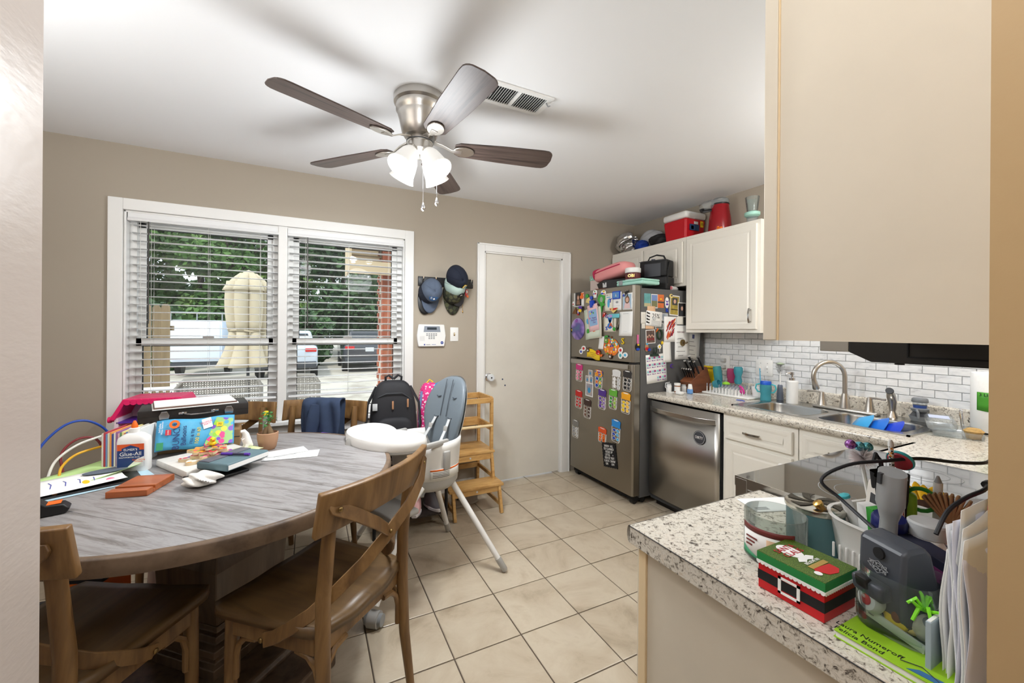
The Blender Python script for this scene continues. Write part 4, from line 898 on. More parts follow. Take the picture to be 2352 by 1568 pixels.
# ------------------------------------------------------------------ fridge
fr_ = thing('refrigerator', 'stainless top-freezer refrigerator covered in magnets', 'refrigerator')
FY0, FY1 = 2.345, 3.172; FXF = 2.19
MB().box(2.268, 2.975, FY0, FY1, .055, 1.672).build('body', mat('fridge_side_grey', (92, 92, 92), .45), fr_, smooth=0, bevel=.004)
def fdoor(z0, z1, nm):
    b = MB(); yc = (FY0 + FY1) / 2; p = [(2.262, FY0 - .002), (2.262, FY1), (2.205, FY1), (2.193, FY1 - .012)]
    for i in range(1, 14): t = i / 14; p.append((2.193 - .006 * math.sin(PI * t), FY1 - .012 + (FY0 + .010 - FY1 + .012) * t))
    p += [(2.193, FY0 + .010), (2.205, FY0 - .002)]
    b.prism(p, z0, z1); return b.build(nm, m_stain_dk, fr_, smooth=30, bevel=.002)
fd = fdoor(.075, 1.082, 'lower_door'); fu = fdoor(1.098, 1.69, 'upper_door')
MB().box(2.183, 2.20, FY0 + .045, FY1 - .02, 1.040, 1.078).build('pocket_handle', m_stain, fd, smooth=0, bevel=.003)
MB().box(2.262, 2.27, FY0 + .01, FY1 - .01, .08, 1.68).build('door_gasket', m_blackmat, fr_, smooth=0); MB().box(2.20, 2.26, FY0, FY0 + .05, 1.083, 1.097).build('hinge', m_black, fr_, smooth=0)
MB().box(2.23, 2.30, FY0 + .02, FY0 + .09, 1.672, 1.70).build('hinge_cover', MATS['fridge_side_grey'], fr_, smooth=0, bevel=.004)
for y in (FY0 + .05, FY1 - .06):
    for x in (2.25, 2.33): MB().cyl((x, y - .018, .024), (x, y + .018, .024), .024, n=16).build('roller', m_black, fr_)
MB().box(2.23, 2.29, FY0 + .02, FY1 - .02, .03, .07).build('kick_grille', m_blackmat, fr_, smooth=0)
# ------------------------------------------------------------------ wall tiles
m_mtile = ramp_mat('marble_tile', [(.28, (190, 192, 196)), (.42, (226, 228, 230)), (.6, (238, 239, 240)), (.8, (230, 232, 234))], 16, (1, .6, 1.6), .12, dist=1.2, rnd=True, coat=.3)
bk = struct(MB().box(XR - .014, XR - .001, YN, 2.40, CH + .085, 1.335).build('wall_backsplash', mat('wall_grout', (186, 188, 190), .85), smooth=0))
PW, PH = .1013, .0425
ti = MB().box(XR - .020, XR - .012, 0, PW - .0032, 0, PH - .0032).build('tile', m_mtile, bk, smooth=0, bevel=.0012); first = True
for r in range(10):
    z = .946 + r * PH - .0
    for k in range(24):
        y = .075 + k * PW + (PW / 2 if r % 2 else 0)
        if z + PH > 1.345 or y > 2.36: continue
        o = ti if first else ti.copy()
        if not first: COL.objects.link(o); o.parent = bk
        o.location = (0, y, z); o.scale = (1, min(1, max(.2, (2.40 - y) / PW)), 1); first = False
# outlet and switch plates on the tiles
pl = thing('outlet_plate', 'white outlet plate with plugs behind the knife block', 'outlet', (XR - .020, 2.16, 1.085))
MB().rbox((-.003, 0, 0), (.006, .085, .125), .003).build('plate', m_wplastic, pl)
for z in (.025, -.028): MB().rbox((-.02, .005, z), (.034, .034, .028), .005).build('plug', m_lgrey, pl)
pl = thing('switch_plate', 'white double switch plate on the tiles above the sippy cup', 'switch', (XR - .020, 1.845, 1.075))
MB().rbox((-.003, 0, 0), (.006, .125, .118), .003).build('plate', m_wplastic, pl)
for y in (-.025, .025): MB(M4((-.006, y, 0), ry=R(25))).rbox((-.006, 0, 0), (.014, .009, .018), .002).build('toggle', m_wplastic, pl); [MB().cyl((-.006, y, z), (-.0072, y, z), .003, n=8).build('screw', m_grey, pl) for z in (-.032, .032)]
# ------------------------------------------------------------------ on the window wall
kp = thing('alarm_keypad', 'white alarm keypad with a small grey display on the wall', 'keypad', (.868, YW, 1.291))
F = facing((0, 0, 0), (1, 0, 0), (0, 0, 1))       # local x right, y up, z towards the room (-y)
def wp(b): return b
b = MB(F); b.prism([(x * .0 + x, y) for x, y in [(-.105, .089), (-.112, .04), (-.118, 0), (-.112, -.05), (-.105, -.089), (.105, -.089), (.112, -.05), (.118, 0), (.112, .04), (.105, .089)]], 0, .026); b.build('case', m_wplastic, kp, smooth=30, bevel=.006)
MB(F).prism([(-.06, .075), (.065, .075), (.072, .028), (-.066, .028)], .026, .0275).build('display_bezel', mat('bezel_grey', (142, 150, 162), .5), kp, smooth=0)
MB(F).box(-.038, .040, .046, .066, .0275, .0282).build('screen', mat('lcd', (58, 66, 74), .2), kp, smooth=0)
for r in range(4):
    for c in range(5 if r < 2 else 3): MB(F).rbox((-.038 + c * .0185 + (.0185 if r >= 2 else 0), .014 - r * .0125, .027), (.013, .008, .003), .001).build('key', m_grey, kp)
for r in range(5):
    for c in range(5): MB(F).cyl((-.092 + c * .008, -.008 - r * .008, .026), (-.092 + c * .008, -.008 - r * .008, .0266), .002, n=6).build('speaker_hole', m_grey, kp)
MB(F).lathe([(.0125, .026), (.0125, .0272), (.001, .0272)], 8, (.085, -.058, 0)).build('badge', mat('badge_blue', (30, 60, 150), .4), kp)
text('ADT', .0085, m_paper, kp, F @ Matrix.Translation((.085, -.058, .0274)), .0002)
[MB(F).box(-.045 + .045 * k, -.01 + .045 * k, -.0745, -.0715, .026, .0264).build('print_line', (m_dark, MATS['badge_blue'])[k], kp, smooth=0) for k in (0, 1)]
MB(F).lathe([(.006, .026), (.006, .0268), (.001, .0268)], 8, (-.058, -.073, 0)).build('small_badge', MATS['badge_blue'], kp)
sw = thing('light_switch', 'white light switch plate right of the alarm keypad', 'switch', (1.064, YW, 1.301)); MB(F).rbox((0, 0, .003), (.07, .115, .006), .003).build('plate', m_wplastic, sw)
MB(F).box(-.006, .006, -.013, .013, .006, .0066).build('slot', m_brass, sw, smooth=0); MB(F @ M4((0, .002, .008), rx=R(-25))).rbox((0, 0, .003), (.008, .012, .014), .002).build('toggle', mat('toggle_cream', (222, 206, 170), .4), sw)
rk = thing('hook_rail', 'black wall rail with metal hooks holding the caps', 'coat rack', (.99, YW, 1.725))
MB(F).rbox((0, 0, .009), (.463, .074, .018), .003).build('board', m_black, rk)
for i in range(5): x = -.20 + i * .1; MB(F).tube([(x, .01, .016), (x, .0, .045), (x, .018, .062), (x, .034, .062)], .004, 8).build('hook', m_chrome, rk); MB(F).cyl((x + .03, 0, .018), (x + .03, 0, .0195), .004, n=8).build('screw', m_grey, rk)
def cap(name, label, loc, roll, tilt, c1, c2, patch=None, blw=1.0, out=0):
    t = thing(name, label, 'cap', loc)
    M = F @ Matrix.Rotation(roll, 4, 'Z') @ Matrix.Rotation(tilt, 4, 'X')
    def crown(u, v):
        a = u * 2 * PI; k = math.cos(v * PI / 2) ** .75; h = math.sin(v * PI / 2)
        return (.082 * k * math.cos(a), .095 * k * math.sin(a), .118 * h * (1 - .08 * math.sin(a)))
    MB(M).surf(crown, 36, 10, True).build('crown', c1, t, smooth=60, solid=.003)
    def bill(u, v):
        a = R(200 + 140 * u); r0 = (.081 * math.cos(a), .094 * math.sin(a)); ex = .09 * math.sin(u * PI) ** .6 * v
        return (r0[0] * (1 + .0 * v), r0[1] - ex, .004 - .016 * ((2 * u - 1) ** 2) + .004 * v)
    MB(M).surf(bill, 24, 6).build('bill', c2, t, smooth=60, solid=.004)
    MB(M).ball((0, 0, .119), (.007, .007, .005), 10, 6).build('button', c1, t)
    for k in range(6):
        a0 = k * PI / 3 + PI / 6; MB(M).tube([(.0835 * math.cos(q * PI / 16) ** .75 * math.cos(a0), .0965 * math.cos(q * PI / 16) ** .75 * math.sin(a0), .1195 * math.sin(q * PI / 16)) for q in range(8)], .0011, 5).build('seam', c2, t)
    if patch: patch(t, M)
    return t
m_c1 = mat('cap_bluegrey', (92, 104, 124), .9, noise=(12, .15)); m_navy = mat('cap_navy', (24, 30, 46), .85); m_mint = mat('cap_mint', (176, 198, 190), .85); m_char = mat('cap_charcoal', (70, 70, 74), .85)
m_camo = spots('cap_camo', (52, 52, 40), [(40, 40, 32), (84, 84, 58), (60, 64, 46)], 34, .9, .6)
def patch1(t, M):
    MB(M @ M4((-.008, -.054, .1125), rx=R(36))).prism([(-.036, .014), (.036, .014), (.028, -.014), (0, -.026), (-.028, -.014)], 0, .003).build('patch', mat('patch_blue', (50, 92, 140), .7), t)
    MB(M @ M4((-.008, -.054, .1125), rx=R(36))).lathe([(.008, .003), (.008, .004), (.001, .004)], 12, (.006, -.004, 0)).build('patch_tree', m_paper, t); MB(M @ M4((-.008, -.054, .1125), rx=R(36))).shell([(.006, .003), (.009, .003), (.009, .004), (.006, .004)], 12, (-.016, .004, 0), .7, 1).build('patch_moon', m_paper, t)
def patch2(t, M):
    Q = M @ M4((.0, -.056, .1125), rx=R(36)); MB(Q).prism([(0, .026), (.022, 0), (0, -.026), (-.022, 0)], 0, .003).build('patch_border', m_yellow, t); MB(Q).prism([(0, .021), (.018, 0), (0, -.021), (-.018, 0)], .003, .0036).build('patch', m_lgrey, t); MB(Q).prism([(0, .008), (.008, -.005), (-.008, -.005)], .0036, .0042).build('patch_mark', m_dark, t)
def patch3(t, M): MB(M @ M4((.0, -.068, .103), rx=R(46))).prism([(-.03, -.014), (.03, -.014), (.016, .018), (-.016, .018)], 0, .003).build('patch', m_ink, t); MB(M @ M4((.0, -.068, .103), rx=R(46))).prism([(-.012, -.006), (.012, -.006), (.006, .006), (-.006, .006)], .003, .0036).build('patch_mark', m_paper, t)
cap('baseball_cap', 'black cap peeking out behind the grey-blue cap', (.843, YW - .018, 1.640), R(-12), R(2), m_navy, m_black)
cap('baseball_cap', 'faded grey-blue cap with a palmetto patch hanging at left on the rail', (.853, YW - .055, 1.652), R(-2), R(10), m_c1, m_c1, patch1)
cap('baseball_cap', 'camouflage cap hanging lowest on the rail', (1.04, YW - .022, 1.645), R(2), R(5), m_camo, m_camo)
cap('baseball_cap', 'mint cap with a charcoal bill hanging under the navy cap', (1.035, YW - .07, 1.70), R(22), R(14), m_mint, m_char, patch3)
cap('baseball_cap', 'navy cap with a yellow diamond patch on top of the hung caps', (1.03, YW - .13, 1.765), R(30), R(26), m_navy, m_navy, patch2)
ky = thing('key_charm', 'red and white fish charm on a lanyard at the right hook', 'key charm', (1.155, YW - .03, 1.66))
MB(F).prism([(0, .02), (.014, .01), (.016, -.015), (.006, -.04), (-.008, -.045), (-.012, -.01)], 0, .006).build('charm_body', m_red, ky, bevel=.002); MB(F).ball((.004, -.005, .006), (.008, .014, .004), 10, 6).build('charm_belly', m_paper, ky); MB(F).prism([(.006, -.03), (.022, -.036), (.016, -.056), (.002, -.046)], .001, .007).build('charm_tail', m_orange, ky)
MB(F).tube([(-.01, .05, .02), (0, .02, .004)], .0025, 6).build('lanyard', m_teal, ky)
nk = thing('necklace', 'thin gold chain necklace hanging from the rail below the charm', 'necklace', (1.135, YW - .012, 1.70)); MB(F).tube([(-.006, 0, .03), (-.008, -.06, .004), (-.006, -.15, .003), (-.004, -.20, .003)], .0016, 6).build('chain', mat('gold', (200, 160, 90), .3, 1.), nk); MB(F).ball((-.004, -.21, .004), (.005, .010, .003), 8, 6).build('pendant', MATS['gold'], nk)
# ------------------------------------------------------------------ things on the dining table (top at .7605)
TZ = .7608
def sheet(name, label, cat, cx, cy, z, w, h, rz, m, curl=0., group=None, t=.0006):
    b = MB(); b.surf(lambda u, v: ((u - .5) * w, (v - .5) * h, curl * (abs(2 * u - 1) ** 3) * (v ** 2)), 9, 9)
    o = b.build(name, m, smooth=60, solid=t); o.location = (cx, cy, z); o.rotation_euler = (0, 0, rz)
    return tag(o, label, cat, group)
sheet('paper_sheet', 'pale blue paper sheet at the bottom of the pile by the hall wall', 'paper', -.70, 2.015, TZ + .001, .21, .29, R(-62), mat('paper_blue', (176, 206, 220), .8))
sheet('black_folder', 'black folder with a gold dotted border under the drawings', 'folder', -.745, 2.02, TZ + .004, .23, .30, R(-66), mat('folder_black', (34, 33, 34), .35), t=.003)
fo = bpy.data.objects['black_folder']
for k in range(16): MB().box(-.105 + k * .0135, -.099 + k * .0135, -.140, -.1375, .0017, .0022).build('gold_dash', m_yellow, fo, smooth=0)
for cx, cy in ((.05, -.12), (.085, -.07), (-.02, -.125)): MB().lathe([(.010, .0016), (.010, .0022), (.001, .0022)], 6, (cx, cy, 0), 1.4, .7).build('fish_print', mat('salmon_print', (226, 160, 116), .6), fo)
sheet('paper_sheet', 'light green paper with a curled corner on the pile', 'paper', -.765, 2.095, TZ + .008, .21, .28, R(-50), mat('paper_green', (190, 222, 150), .8), .03)
dwg = sheet('child_drawing', 'white sheet with a child drawing on top of the pile', 'drawing', -.765, 2.005, TZ + .013, .20, .26, R(-64), m_paper, .006)
for i in range(5): MB().bar([(-.06 + .01 * i, -.09 + i * .035, .0012), (-.02, -.085 + i * .035, .0012), (.03, -.092 + i * .036, .0012)], .0025, .0006, side=(0, 1, 0)).build('pen_line', mat('ink_blue', (70, 80, 170), .7), dwg)
MB().lathe([(.016, .0008), (.016, .0014), (.001, .0014)], 9, (.03, .03, 0), 1.6, .6).build('crayon_mark', m_yellow, dwg); MB().lathe([(.02, .0008), (.02, .0014), (.001, .0014)], 11, (.06, .09, 0), 1.2, .6).build('crayon_mark', mat('crayon_pink', (230, 120, 160), .7), dwg)
so_ = MB(); so_.lathe([(.055, 0), (.055, .002), (.001, .002)], 24, sx=1.3, sy=.55); so_ = so_.build('oval_cutout', mat('slate_card', (96, 106, 120), .7)); so_.location = (-.70, 2.10, TZ + .018); so_.rotation_euler = (0, 0, R(20)); tag(so_, 'slate grey oval card lying on the drawings', 'card')
tp = thing('tape_dispenser', 'black tape dispenser at the table edge by the hall wall', 'tape dispenser', (-.735, 1.725, TZ), R(15))
b = MB(); b.prism([(-.07, 0), (.06, 0), (.07, .015), (.055, .03), (.02, .034), (.0, .052), (-.04, .056), (-.066, .04)], -.022, .022); b.v = [(v[0], v[2], v[1]) for v in b.v]; b.build('body', m_black, tp, smooth=30, bevel=.004)
MB().cyl((-.03, -.0235, .03), (-.03, .0235, .03), .018, n=20).build('hub', m_dark, tp); MB().box(.0, .05, -.018, .018, .0335, .0345).build('label_strip', m_orange, tp, smooth=0)
m_cherry = ramp_mat('cherry_wood', [(.3, (140, 70, 34)), (.6, (176, 98, 54))], 7, (.4, 4, 4), .32)
ws = thing('tablet_stand', 'reddish wooden tablet stand with a groove on the table', 'tablet stand', (-.535, 1.875, TZ), R(-14)); ws.scale = (.8, .85, .95); b = MB(); b.box(-.075, .075, -.095, -.055, 0, .022); b.build('front_lip', m_cherry, ws, smooth=0, bevel=.002); MB().box(-.075, .075, -.055, -.042, 0, .012).build('groove', m_cherry, ws, smooth=0); b = MB(); b.box(-.075, .075, -.042, .09, 0, .024); b.build('base_block', m_cherry, ws, smooth=0, bevel=.002)
def crumple(name, label, cat, loc, r, m, seed, amp=.3, parent=None, nu=28, nv=16, freq=3.0):
    rg = random.Random(seed); ph = [(rg.uniform(1, freq), rg.uniform(1, freq), rg.uniform(1, freq), rg.uniform(0, 6.3), rg.uniform(.3, 1)) for _ in range(7)]
    def f(u, v):
        a = u * 2 * PI; p = -PI / 2 + PI * v; d = Vector((math.cos(p) * math.cos(a), math.cos(p) * math.sin(a), math.sin(p)))
        q = 1 + amp * sum(k[4] * math.sin(3 * (k[0] * d.x + k[1] * d.y + k[2] * d.z) + k[3]) for k in ph) / 3
        return (r[0] * d.x * q, r[1] * d.y * q, max(0, r[2] * (1 + d.z * q)))
    o = MB().surf(f, nu, nv, True).build(name, m, parent, smooth=70); o.location = loc
    return o if parent else tag(o, label, cat)
crumple('sock', 'crumpled pair of pale grey socks in front of the planner', 'socks', (-.352, 1.822, TZ), (.056, .048, .024), mat('sock_white', (226, 222, 216), .95, bump=(200, .3)), 5, .26, nu=56, nv=34, freq=2.9)
sl = tag(MB().rbox((0, 0, .014), (.29, .28, .028), .006).build('stone_slab', mat('slab_white', (232, 228, 222), .5, noise=(40, .05))), 'thick white square stone slab lying on the table', 'slab'); sl.location = (-.375, 2.115, TZ); sl.rotation_euler = (0, 0, R(33))
SZ = TZ + .0285
nb = tag(MB().rbox((0, 0, .009), (.13, .17, .018), .004).build('notebook', m_black), 'black notebook under the teal planner', 'notebook'); nb.location = (-.325, 1.925, TZ); nb.rotation_euler = (0, 0, R(-52)); nb.scale = (1, 1, .6)
pln = thing('planner', 'slate teal zip planner lying on a black notebook', 'planner', (-.275, 1.965, TZ + .0295), R(-38)); pln.location.z = TZ + .030
MB().rbox((0, 0, .014), (.145, .20, .030), .008, 3).build('cover', mat('planner_teal', (92, 116, 124), .5), pln); MB().box(.05, .0735, -.095, .095, .005, .022).build('page_block', m_paper, pln, smooth=0); MB().rbox((-.04, 0, .030), (.05, .19, .003), .001).build('cover_band', mat('planner_band', (96, 96, 106), .5), pln)
pn = thing('pen', 'purple clicker pen lying on the teal planner', 'pen', (-.272, 1.958, TZ + .066), R(-28)); MB().cyl((-.055, 0, 0), (-.008, 0, 0), .0055, n=12).build('grip', m_purple, pn); MB().cyl((-.008, 0, 0), (.04, 0, 0), .005, n=12).build('barrel', mat('pen_dark', (60, 54, 80), .3), pn); MB().cyl((.04, 0, 0), (.06, 0, 0), .0055, n=12).build('cap', m_purple, pn); MB().tube([(-.055, 0, 0), (-.068, 0, 0)], [.005, .001], 10).build('tip', m_chrome, pn)
sheet('envelope', 'white envelope lying near the high chair tray', 'envelope', -.075, 2.085, TZ + .001, .22, .11, R(-6), m_paper); sheet('envelope', 'folded white letter lying behind the other envelope', 'envelope', -.10, 2.145, TZ + .003, .17, .10, R(14), mat('paper_grey', (214, 214, 214), .85))
for k in range(4): MB().box(-.07, .02 + .02 * (k % 2), -.02 + k * .011, -.017 + k * .011, .0005, .0009).build('print_line', m_grey, bpy.data.objects['envelope'], smooth=0)
pt = thing('potted_bonsai', 'small bonsai in a ribbed tan pot with a bottle behind it', 'potted plant', (-.182, 2.245, TZ)); MB().lathe([(.030, 0), (.036, .01), (.044, .05), (.045, .078), (.041, .08), (.040, .066), (.001, .064)], 28).build('pot', mat('terracotta_tan', (176, 136, 106), .7), pt); MB().lathe([(.04, .0655), (.02, .072), (.001, .073)], 20).build('soil', mat('soil', (70, 52, 40), .95), pt)
tkb = MB(); tkb.tube([(.012, 0, .066), (.006, 0, .09), (.0, .004, .115), (.004, 0, .135)], [.016, .013, .008, .004], 10); tkb.tube([(-.012, .004, .064), (-.010, 0, .085), (-.002, 0, .11)], [.014, .012, .007], 10); tkb.build('trunk', mat('bonsai_trunk', (122, 98, 70), .8), pt)
rgx = random.Random(4); lf = MB()
for i in range(60):
    c = Vector((rgx.gauss(0, .014), rgx.gauss(0, .014), .135 + rgx.gauss(.012, .02))); u = Vector((rgx.gauss(0, 1), rgx.gauss(0, 1), rgx.gauss(0, .5))).normalized() * .009; w_ = u.orthogonal().normalized() * .005; lf.add([c - u, c + w_, c + u, c - w_], [(0, 1, 2, 3)])
lf.build('leaves', mat('bonsai_leaf', (60, 120, 56), .6), pt, smooth=0)
bo = thing('small_bottle', 'tiny clear bottle with a yellow cap behind the bonsai', 'bottle', (-.195, 2.315, TZ)); MB().lathe([(.014, 0), (.015, .01), (.015, .13), (.008, .15)], 16).build('bottle_body', m_clearp, bo); MB().lathe([(.010, .148), (.010, .168), (.001, .17)], 14).build('bottle_cap', m_yellow, bo)
dn = thing('dinosaur_figurine', 'white ceramic dinosaur figurine on a pale green note', 'figurine', (-.255, 2.165, SZ + .001), R(200)); m_cer = mat('ceramic_white', (238, 234, 228), .4)
MB().tube([(-.02, 0, .012), (-.005, 0, .022), (.004, 0, .045), (.006, 0, .07), (.014, 0, .082), (.026, 0, .082)], [.006, .017, .018, .012, .010, .006], 12).build('body', m_cer, dn); [MB().tube([(.002, s * .012, .025), (.008, s * .014, .010), (.014, s * .014, .003)], [.009, .007, .006], 8).build('foot', m_cer, dn) for s in (-1, 1)]; [MB().tube([(.012, s * .010, .052), (.022, s * .010, .046)], [.004, .003], 6).build('arm', m_cer, dn) for s in (-1, 1)]
sheet('note_square', 'pale green sticky note under the dinosaur', 'note', -.262, 2.165, SZ + .0005, .10, .10, R(40), mat('note_green', (214, 226, 170), .8))
# painted wooden flowers stacked on the slab
cols = [((238, 60, 90), 'pink'), ((242, 150, 40), 'orange'), ((120, 190, 60), 'lime'), ((160, 70, 170), 'violet'), ((240, 234, 220), 'white')]
def flower(label, loc, rz, tilt, r, th, c, mb):
    t = thing('wooden_flower', label, 'wooden flower', loc, rz, group='painted wooden flowers on the slab'); p = []
    for i in range(60): a = 2 * PI * i / 60; q = r * (1 + .24 * math.cos(6 * a)); p.append((q * math.cos(a), q * math.sin(a)))
    Q = M4(ry=tilt); MB(Q).prism(p, 0, th).build('wood_core', mat('pale_wood', (222, 198, 160), .7), t, smooth=40); MB(Q).prism([(x * .96, y * .96) for x, y in p], th, th + .0012).build('painted_face', spots('paint_' + mb, c, [(240, 60, 100), (250, 170, 40), (90, 180, 80), (120, 70, 180), (250, 250, 240)], 45, .5, .42), t, smooth=0)
    return t
flower('white wooden flower splashed with paint at the bottom of the stack', (-.392, 2.075, SZ), 0, 0, .072, .012, (240, 234, 220), 'white')
flower('violet wooden flower right of the stack', (-.318, 2.10, SZ), .5, 0, .040, .012, (150, 70, 170), 'violet')
flower('pink wooden flower in the middle of the stack', (-.375, 2.065, SZ + .0135), .3, 0, .052, .013, (238, 120, 150), 'pink')
flower('orange wooden flower leaning at left of the stack', (-.40, 2.07, SZ + .031), .1, R(6), .042, .010, (242, 150, 60), 'orange')
flower('red wooden flower near the top of the stack', (-.362, 2.06, SZ + .033), .7, R(-4), .044, .010, (200, 60, 70), 'red')
flower('dark purple wooden flower under the rubber duck', (-.365, 2.062, SZ + .046), .2, 0, .034, .008, (120, 50, 110), 'purple')
dk = thing('rubber_duck', 'tiny yellow rubber duck on top of the flower stack', 'rubber duck', (-.365, 2.06, SZ + .0565), R(-70)); MB().ball((0, 0, .010), (.019, .014, .0105), 16, 10).build('body', m_yellow, dk); MB().ball((.008, 0, .026), .0105, 14, 10).build('head', m_yellow, dk); MB().rbox((.020, 0, .025), (.009, .009, .004), .0015).build('bill', m_orange, dk); MB().tube([(-.014, 0, .012), (-.024, 0, .020)], [.006, .001], 8).build('tail', m_yellow, dk); [MB().ball((.016, s * .006, .029), .0016, 6, 4).build('eye', m_ink, dk) for s in (-1, 1)]
# balloon pouch leaning on the box
po = thing('balloon_pouch', 'bright blue water balloon pouch leaning on the cardboard box', 'pouch', (-.465, 2.275, TZ + .031), R(5)); PM = facing((0, 0, 0), (1, 0, 0), (0, .40, 1))
MB(PM).surf(lambda u, v: ((u - .5) * .285, v * .135 + .004 * math.sin(9 * u), .012 * math.sin(u * PI) * math.sin(v * PI)), 15, 9).build('pouch_body', ramp_mat('pouch_print', [(.2, (40, 130, 190)), (.5, (86, 176, 218)), (.8, (140, 205, 232))], 5), po, smooth=60, solid=.004)
PF = PM @ Matrix.Translation((0, 0, .0165))
MB(PF).prism([(.03, .004), (.138, .004), (.138, .118), (.075, .13), (.05, .06)], -.003, -.0022).build('window_print', spots('balloon_print', (150, 200, 120), [(230, 60, 140), (240, 130, 40), (240, 220, 60), (120, 70, 190), (60, 170, 210), (150, 210, 60)], 42, .2, .5), po, smooth=0)
text('BUNCH', .034, mat('print_navy', (30, 40, 100), .5), po, PF @ Matrix.Translation((-.068, .058, 0)) @ Matrix.Rotation(PI / 2, 4, 'Z'), .0006); text('Balloons', .026, MATS['print_navy'], po, PF @ Matrix.Translation((-.042, .058, 0)) @ Matrix.Rotation(PI / 2, 4, 'Z'), .0006)
MB(PF).shell([(.009, 0), (.019, 0), (.019, .001), (.009, .001), (.009, 0)], 20, (-.078, .112, 0)).build('ring_logo', m_orange, po); MB(PF).prism([(-.108, .066), (-.088, .066), (-.088, .090), (-.108, .090)], 0, .0008).build('maker_patch', mat('patch_red', (200, 40, 60), .5), po); text('ZURU', .008, m_paper, po, PF @ Matrix.Translation((-.098, .078, .001)) @ Matrix.Rotation(PI / 2, 4, 'Z'), .0004)
text('Self-Sealing\nWater Balloons', .009, m_paper, po, PF @ Matrix.Translation((-.124, .10, 0)) @ Matrix.Rotation(PI / 2, 4, 'Z'), .0004); text('FILL & TIE', .016, MATS['print_navy'], po, PF @ Matrix.Translation((-.012, .052, 0)) @ Matrix.Rotation(R(84), 4, 'Z'), .0005); text('100 in 60', .02, m_yellow, po, PF @ Matrix.Translation((.008, .052, 0)) @ Matrix.Rotation(R(84), 4, 'Z'), .0006)
MB(PF).prism([(.028, .078), (.062, .088), (.052, .132), (.018, .122)], 0, .0009).build('white_burst', m_paper, po); text('TROPICAL\nPARTY', .010, mat('print_pink', (220, 60, 130), .5), po, PF @ Matrix.Translation((.040, .106, .001)) @ Matrix.Rotation(R(20), 4, 'Z'), .0005)
MB(PF).prism([(.075, .085), (.10, .085), (.10, .105), (.075, .105)], 0, .0008).build('count_patch', m_yellow, po); text('70', .014, m_ink, po, PF @ Matrix.Translation((.0875, .095, .001)), .0004); MB(PF).prism([(-.135, .004), (-.112, .004), (-.112, .036), (-.135, .036)], 0, .0008).build('eco_patch', mat('eco_green', (60, 150, 100), .5), po)
# glue bottle
gl = thing('glue_bottle', 'large white glue bottle with an orange tip and blue label', 'glue bottle', (-.632, 2.128, TZ), R(-8))
b = MB(); rings = []
for (sx, sy, z) in ((.100, .050, 0), (.104, .054, .006), (.104, .054, .118), (.098, .05, .134), (.060, .040, .148), (.034, .034, .153)): rings.append(([(x, y) for x, y in rrect(sx, sy, min(sx, sy) * .36, 5)], z))
n = len(rings[0][0]); vs = []; fs = []
for p, z in rings: vs += [(x, y, z) for x, y in p]
for j in range(len(rings) - 1):
    for i in range(n): fs.append((j * n + i, j * n + (i + 1) % n, (j + 1) * n + (i + 1) % n, (j + 1) * n + i))
fs += [tuple(range(n - 1, -1, -1)), tuple(range((len(rings) - 1) * n, len(rings) * n))]; b.add(vs, fs); b.build('bottle_body', m_wplastic, gl, smooth=50)
MB().lathe([(.017, .152), (.017, .170), (.013, .172)], 20).build('collar', m_wplastic, gl); MB().lathe([(.0105, .171), (.0105, .180), (.008, .188), (.004, .199), (.001, .200)], 16).build('tip', m_orange, gl)
GF = facing((0, -.0272, 0), (1, 0, 0), (0, 0, 1)); MB(GF).prism([(-.043, .022), (.043, .022), (.043, .112), (-.043, .112)], 0, .0006).build('label_blue', mat('glue_blue', (34, 60, 120), .5), gl, smooth=0); MB(GF).prism([(-.043, .088), (.043, .088), (.043, .112), (-.043, .112)], .0006, .001).build('label_orange', mat('glue_orange', (222, 92, 40), .5), gl, smooth=0)
MB(GF).prism([(-.010, .022), (.043, .022), (.043, .062), (.02, .052)], .0006, .001).build('label_white', m_paper, gl, smooth=0); MB(GF).prism([(-.028, .084), (.028, .084), (.028, .096), (0, .108), (-.028, .096)], .001, .0014).build('label_shield', MATS['glue_blue'], gl, smooth=0)
text("ELMER'S", .0125, m_paper, gl, GF @ Matrix.Translation((0, .090, .0016)), .0003); text('Glue-All', .021, m_paper, gl, GF @ Matrix.Translation((0, .073, .0012)), .0003); text('MULTI-PURPOSE GLUE', .0066, m_paper, gl, GF @ Matrix.Translation((-.004, .060, .0012)), .0003); text('Extra Strong\nFormula', .008, m_orange, gl, GF @ Matrix.Translation((.026, .046, .0012)), .0003)
# coloured card block
cb = thing('card_block', 'block of upright coloured card sheets behind the glue', 'paper block', (-.69, 2.265, TZ), R(-8)); pal = [(226, 218, 210), (190, 70, 80), (120, 150, 200), (236, 224, 200), (240, 160, 90), (70, 90, 160), (230, 226, 220), (160, 110, 160), (236, 190, 200), (110, 150, 110), (240, 230, 160), (200, 90, 60), (90, 130, 190), (235, 235, 230), (60, 60, 80), (240, 200, 120)]
for i, c in enumerate(pal): MB().box(-.05 + i * .0065, -.0443 + i * .0065, -.085, .085, 0, .145 + .004 * math.sin(i * 2.1)).build('card_layer', mat('card_%d' % i, c, .8), cb, smooth=0)
MB().box(.0545, .062, -.085, .085, 0, .15).build('end_card', m_paper, cb, smooth=0)
bx_ = thing('cardboard_box', 'low brown cardboard box under the white game box', 'box', (-.47, 2.43, TZ), R(4)); m_cardb = mat('cardboard', (166, 132, 92), .85, noise=(6, .1)); MB().box(-.155, .155, -.075, .075, 0, .080).build('box_body', m_cardb, bx_, smooth=0, bevel=.002); MB().box(-.156, .156, -.0762, -.075, .045, .048).build('flap_line', m_dark, bx_, smooth=0); MB().box(-.1, .17, .04, .08, .08, .0815).build('flap', m_cardb, bx_, smooth=0)
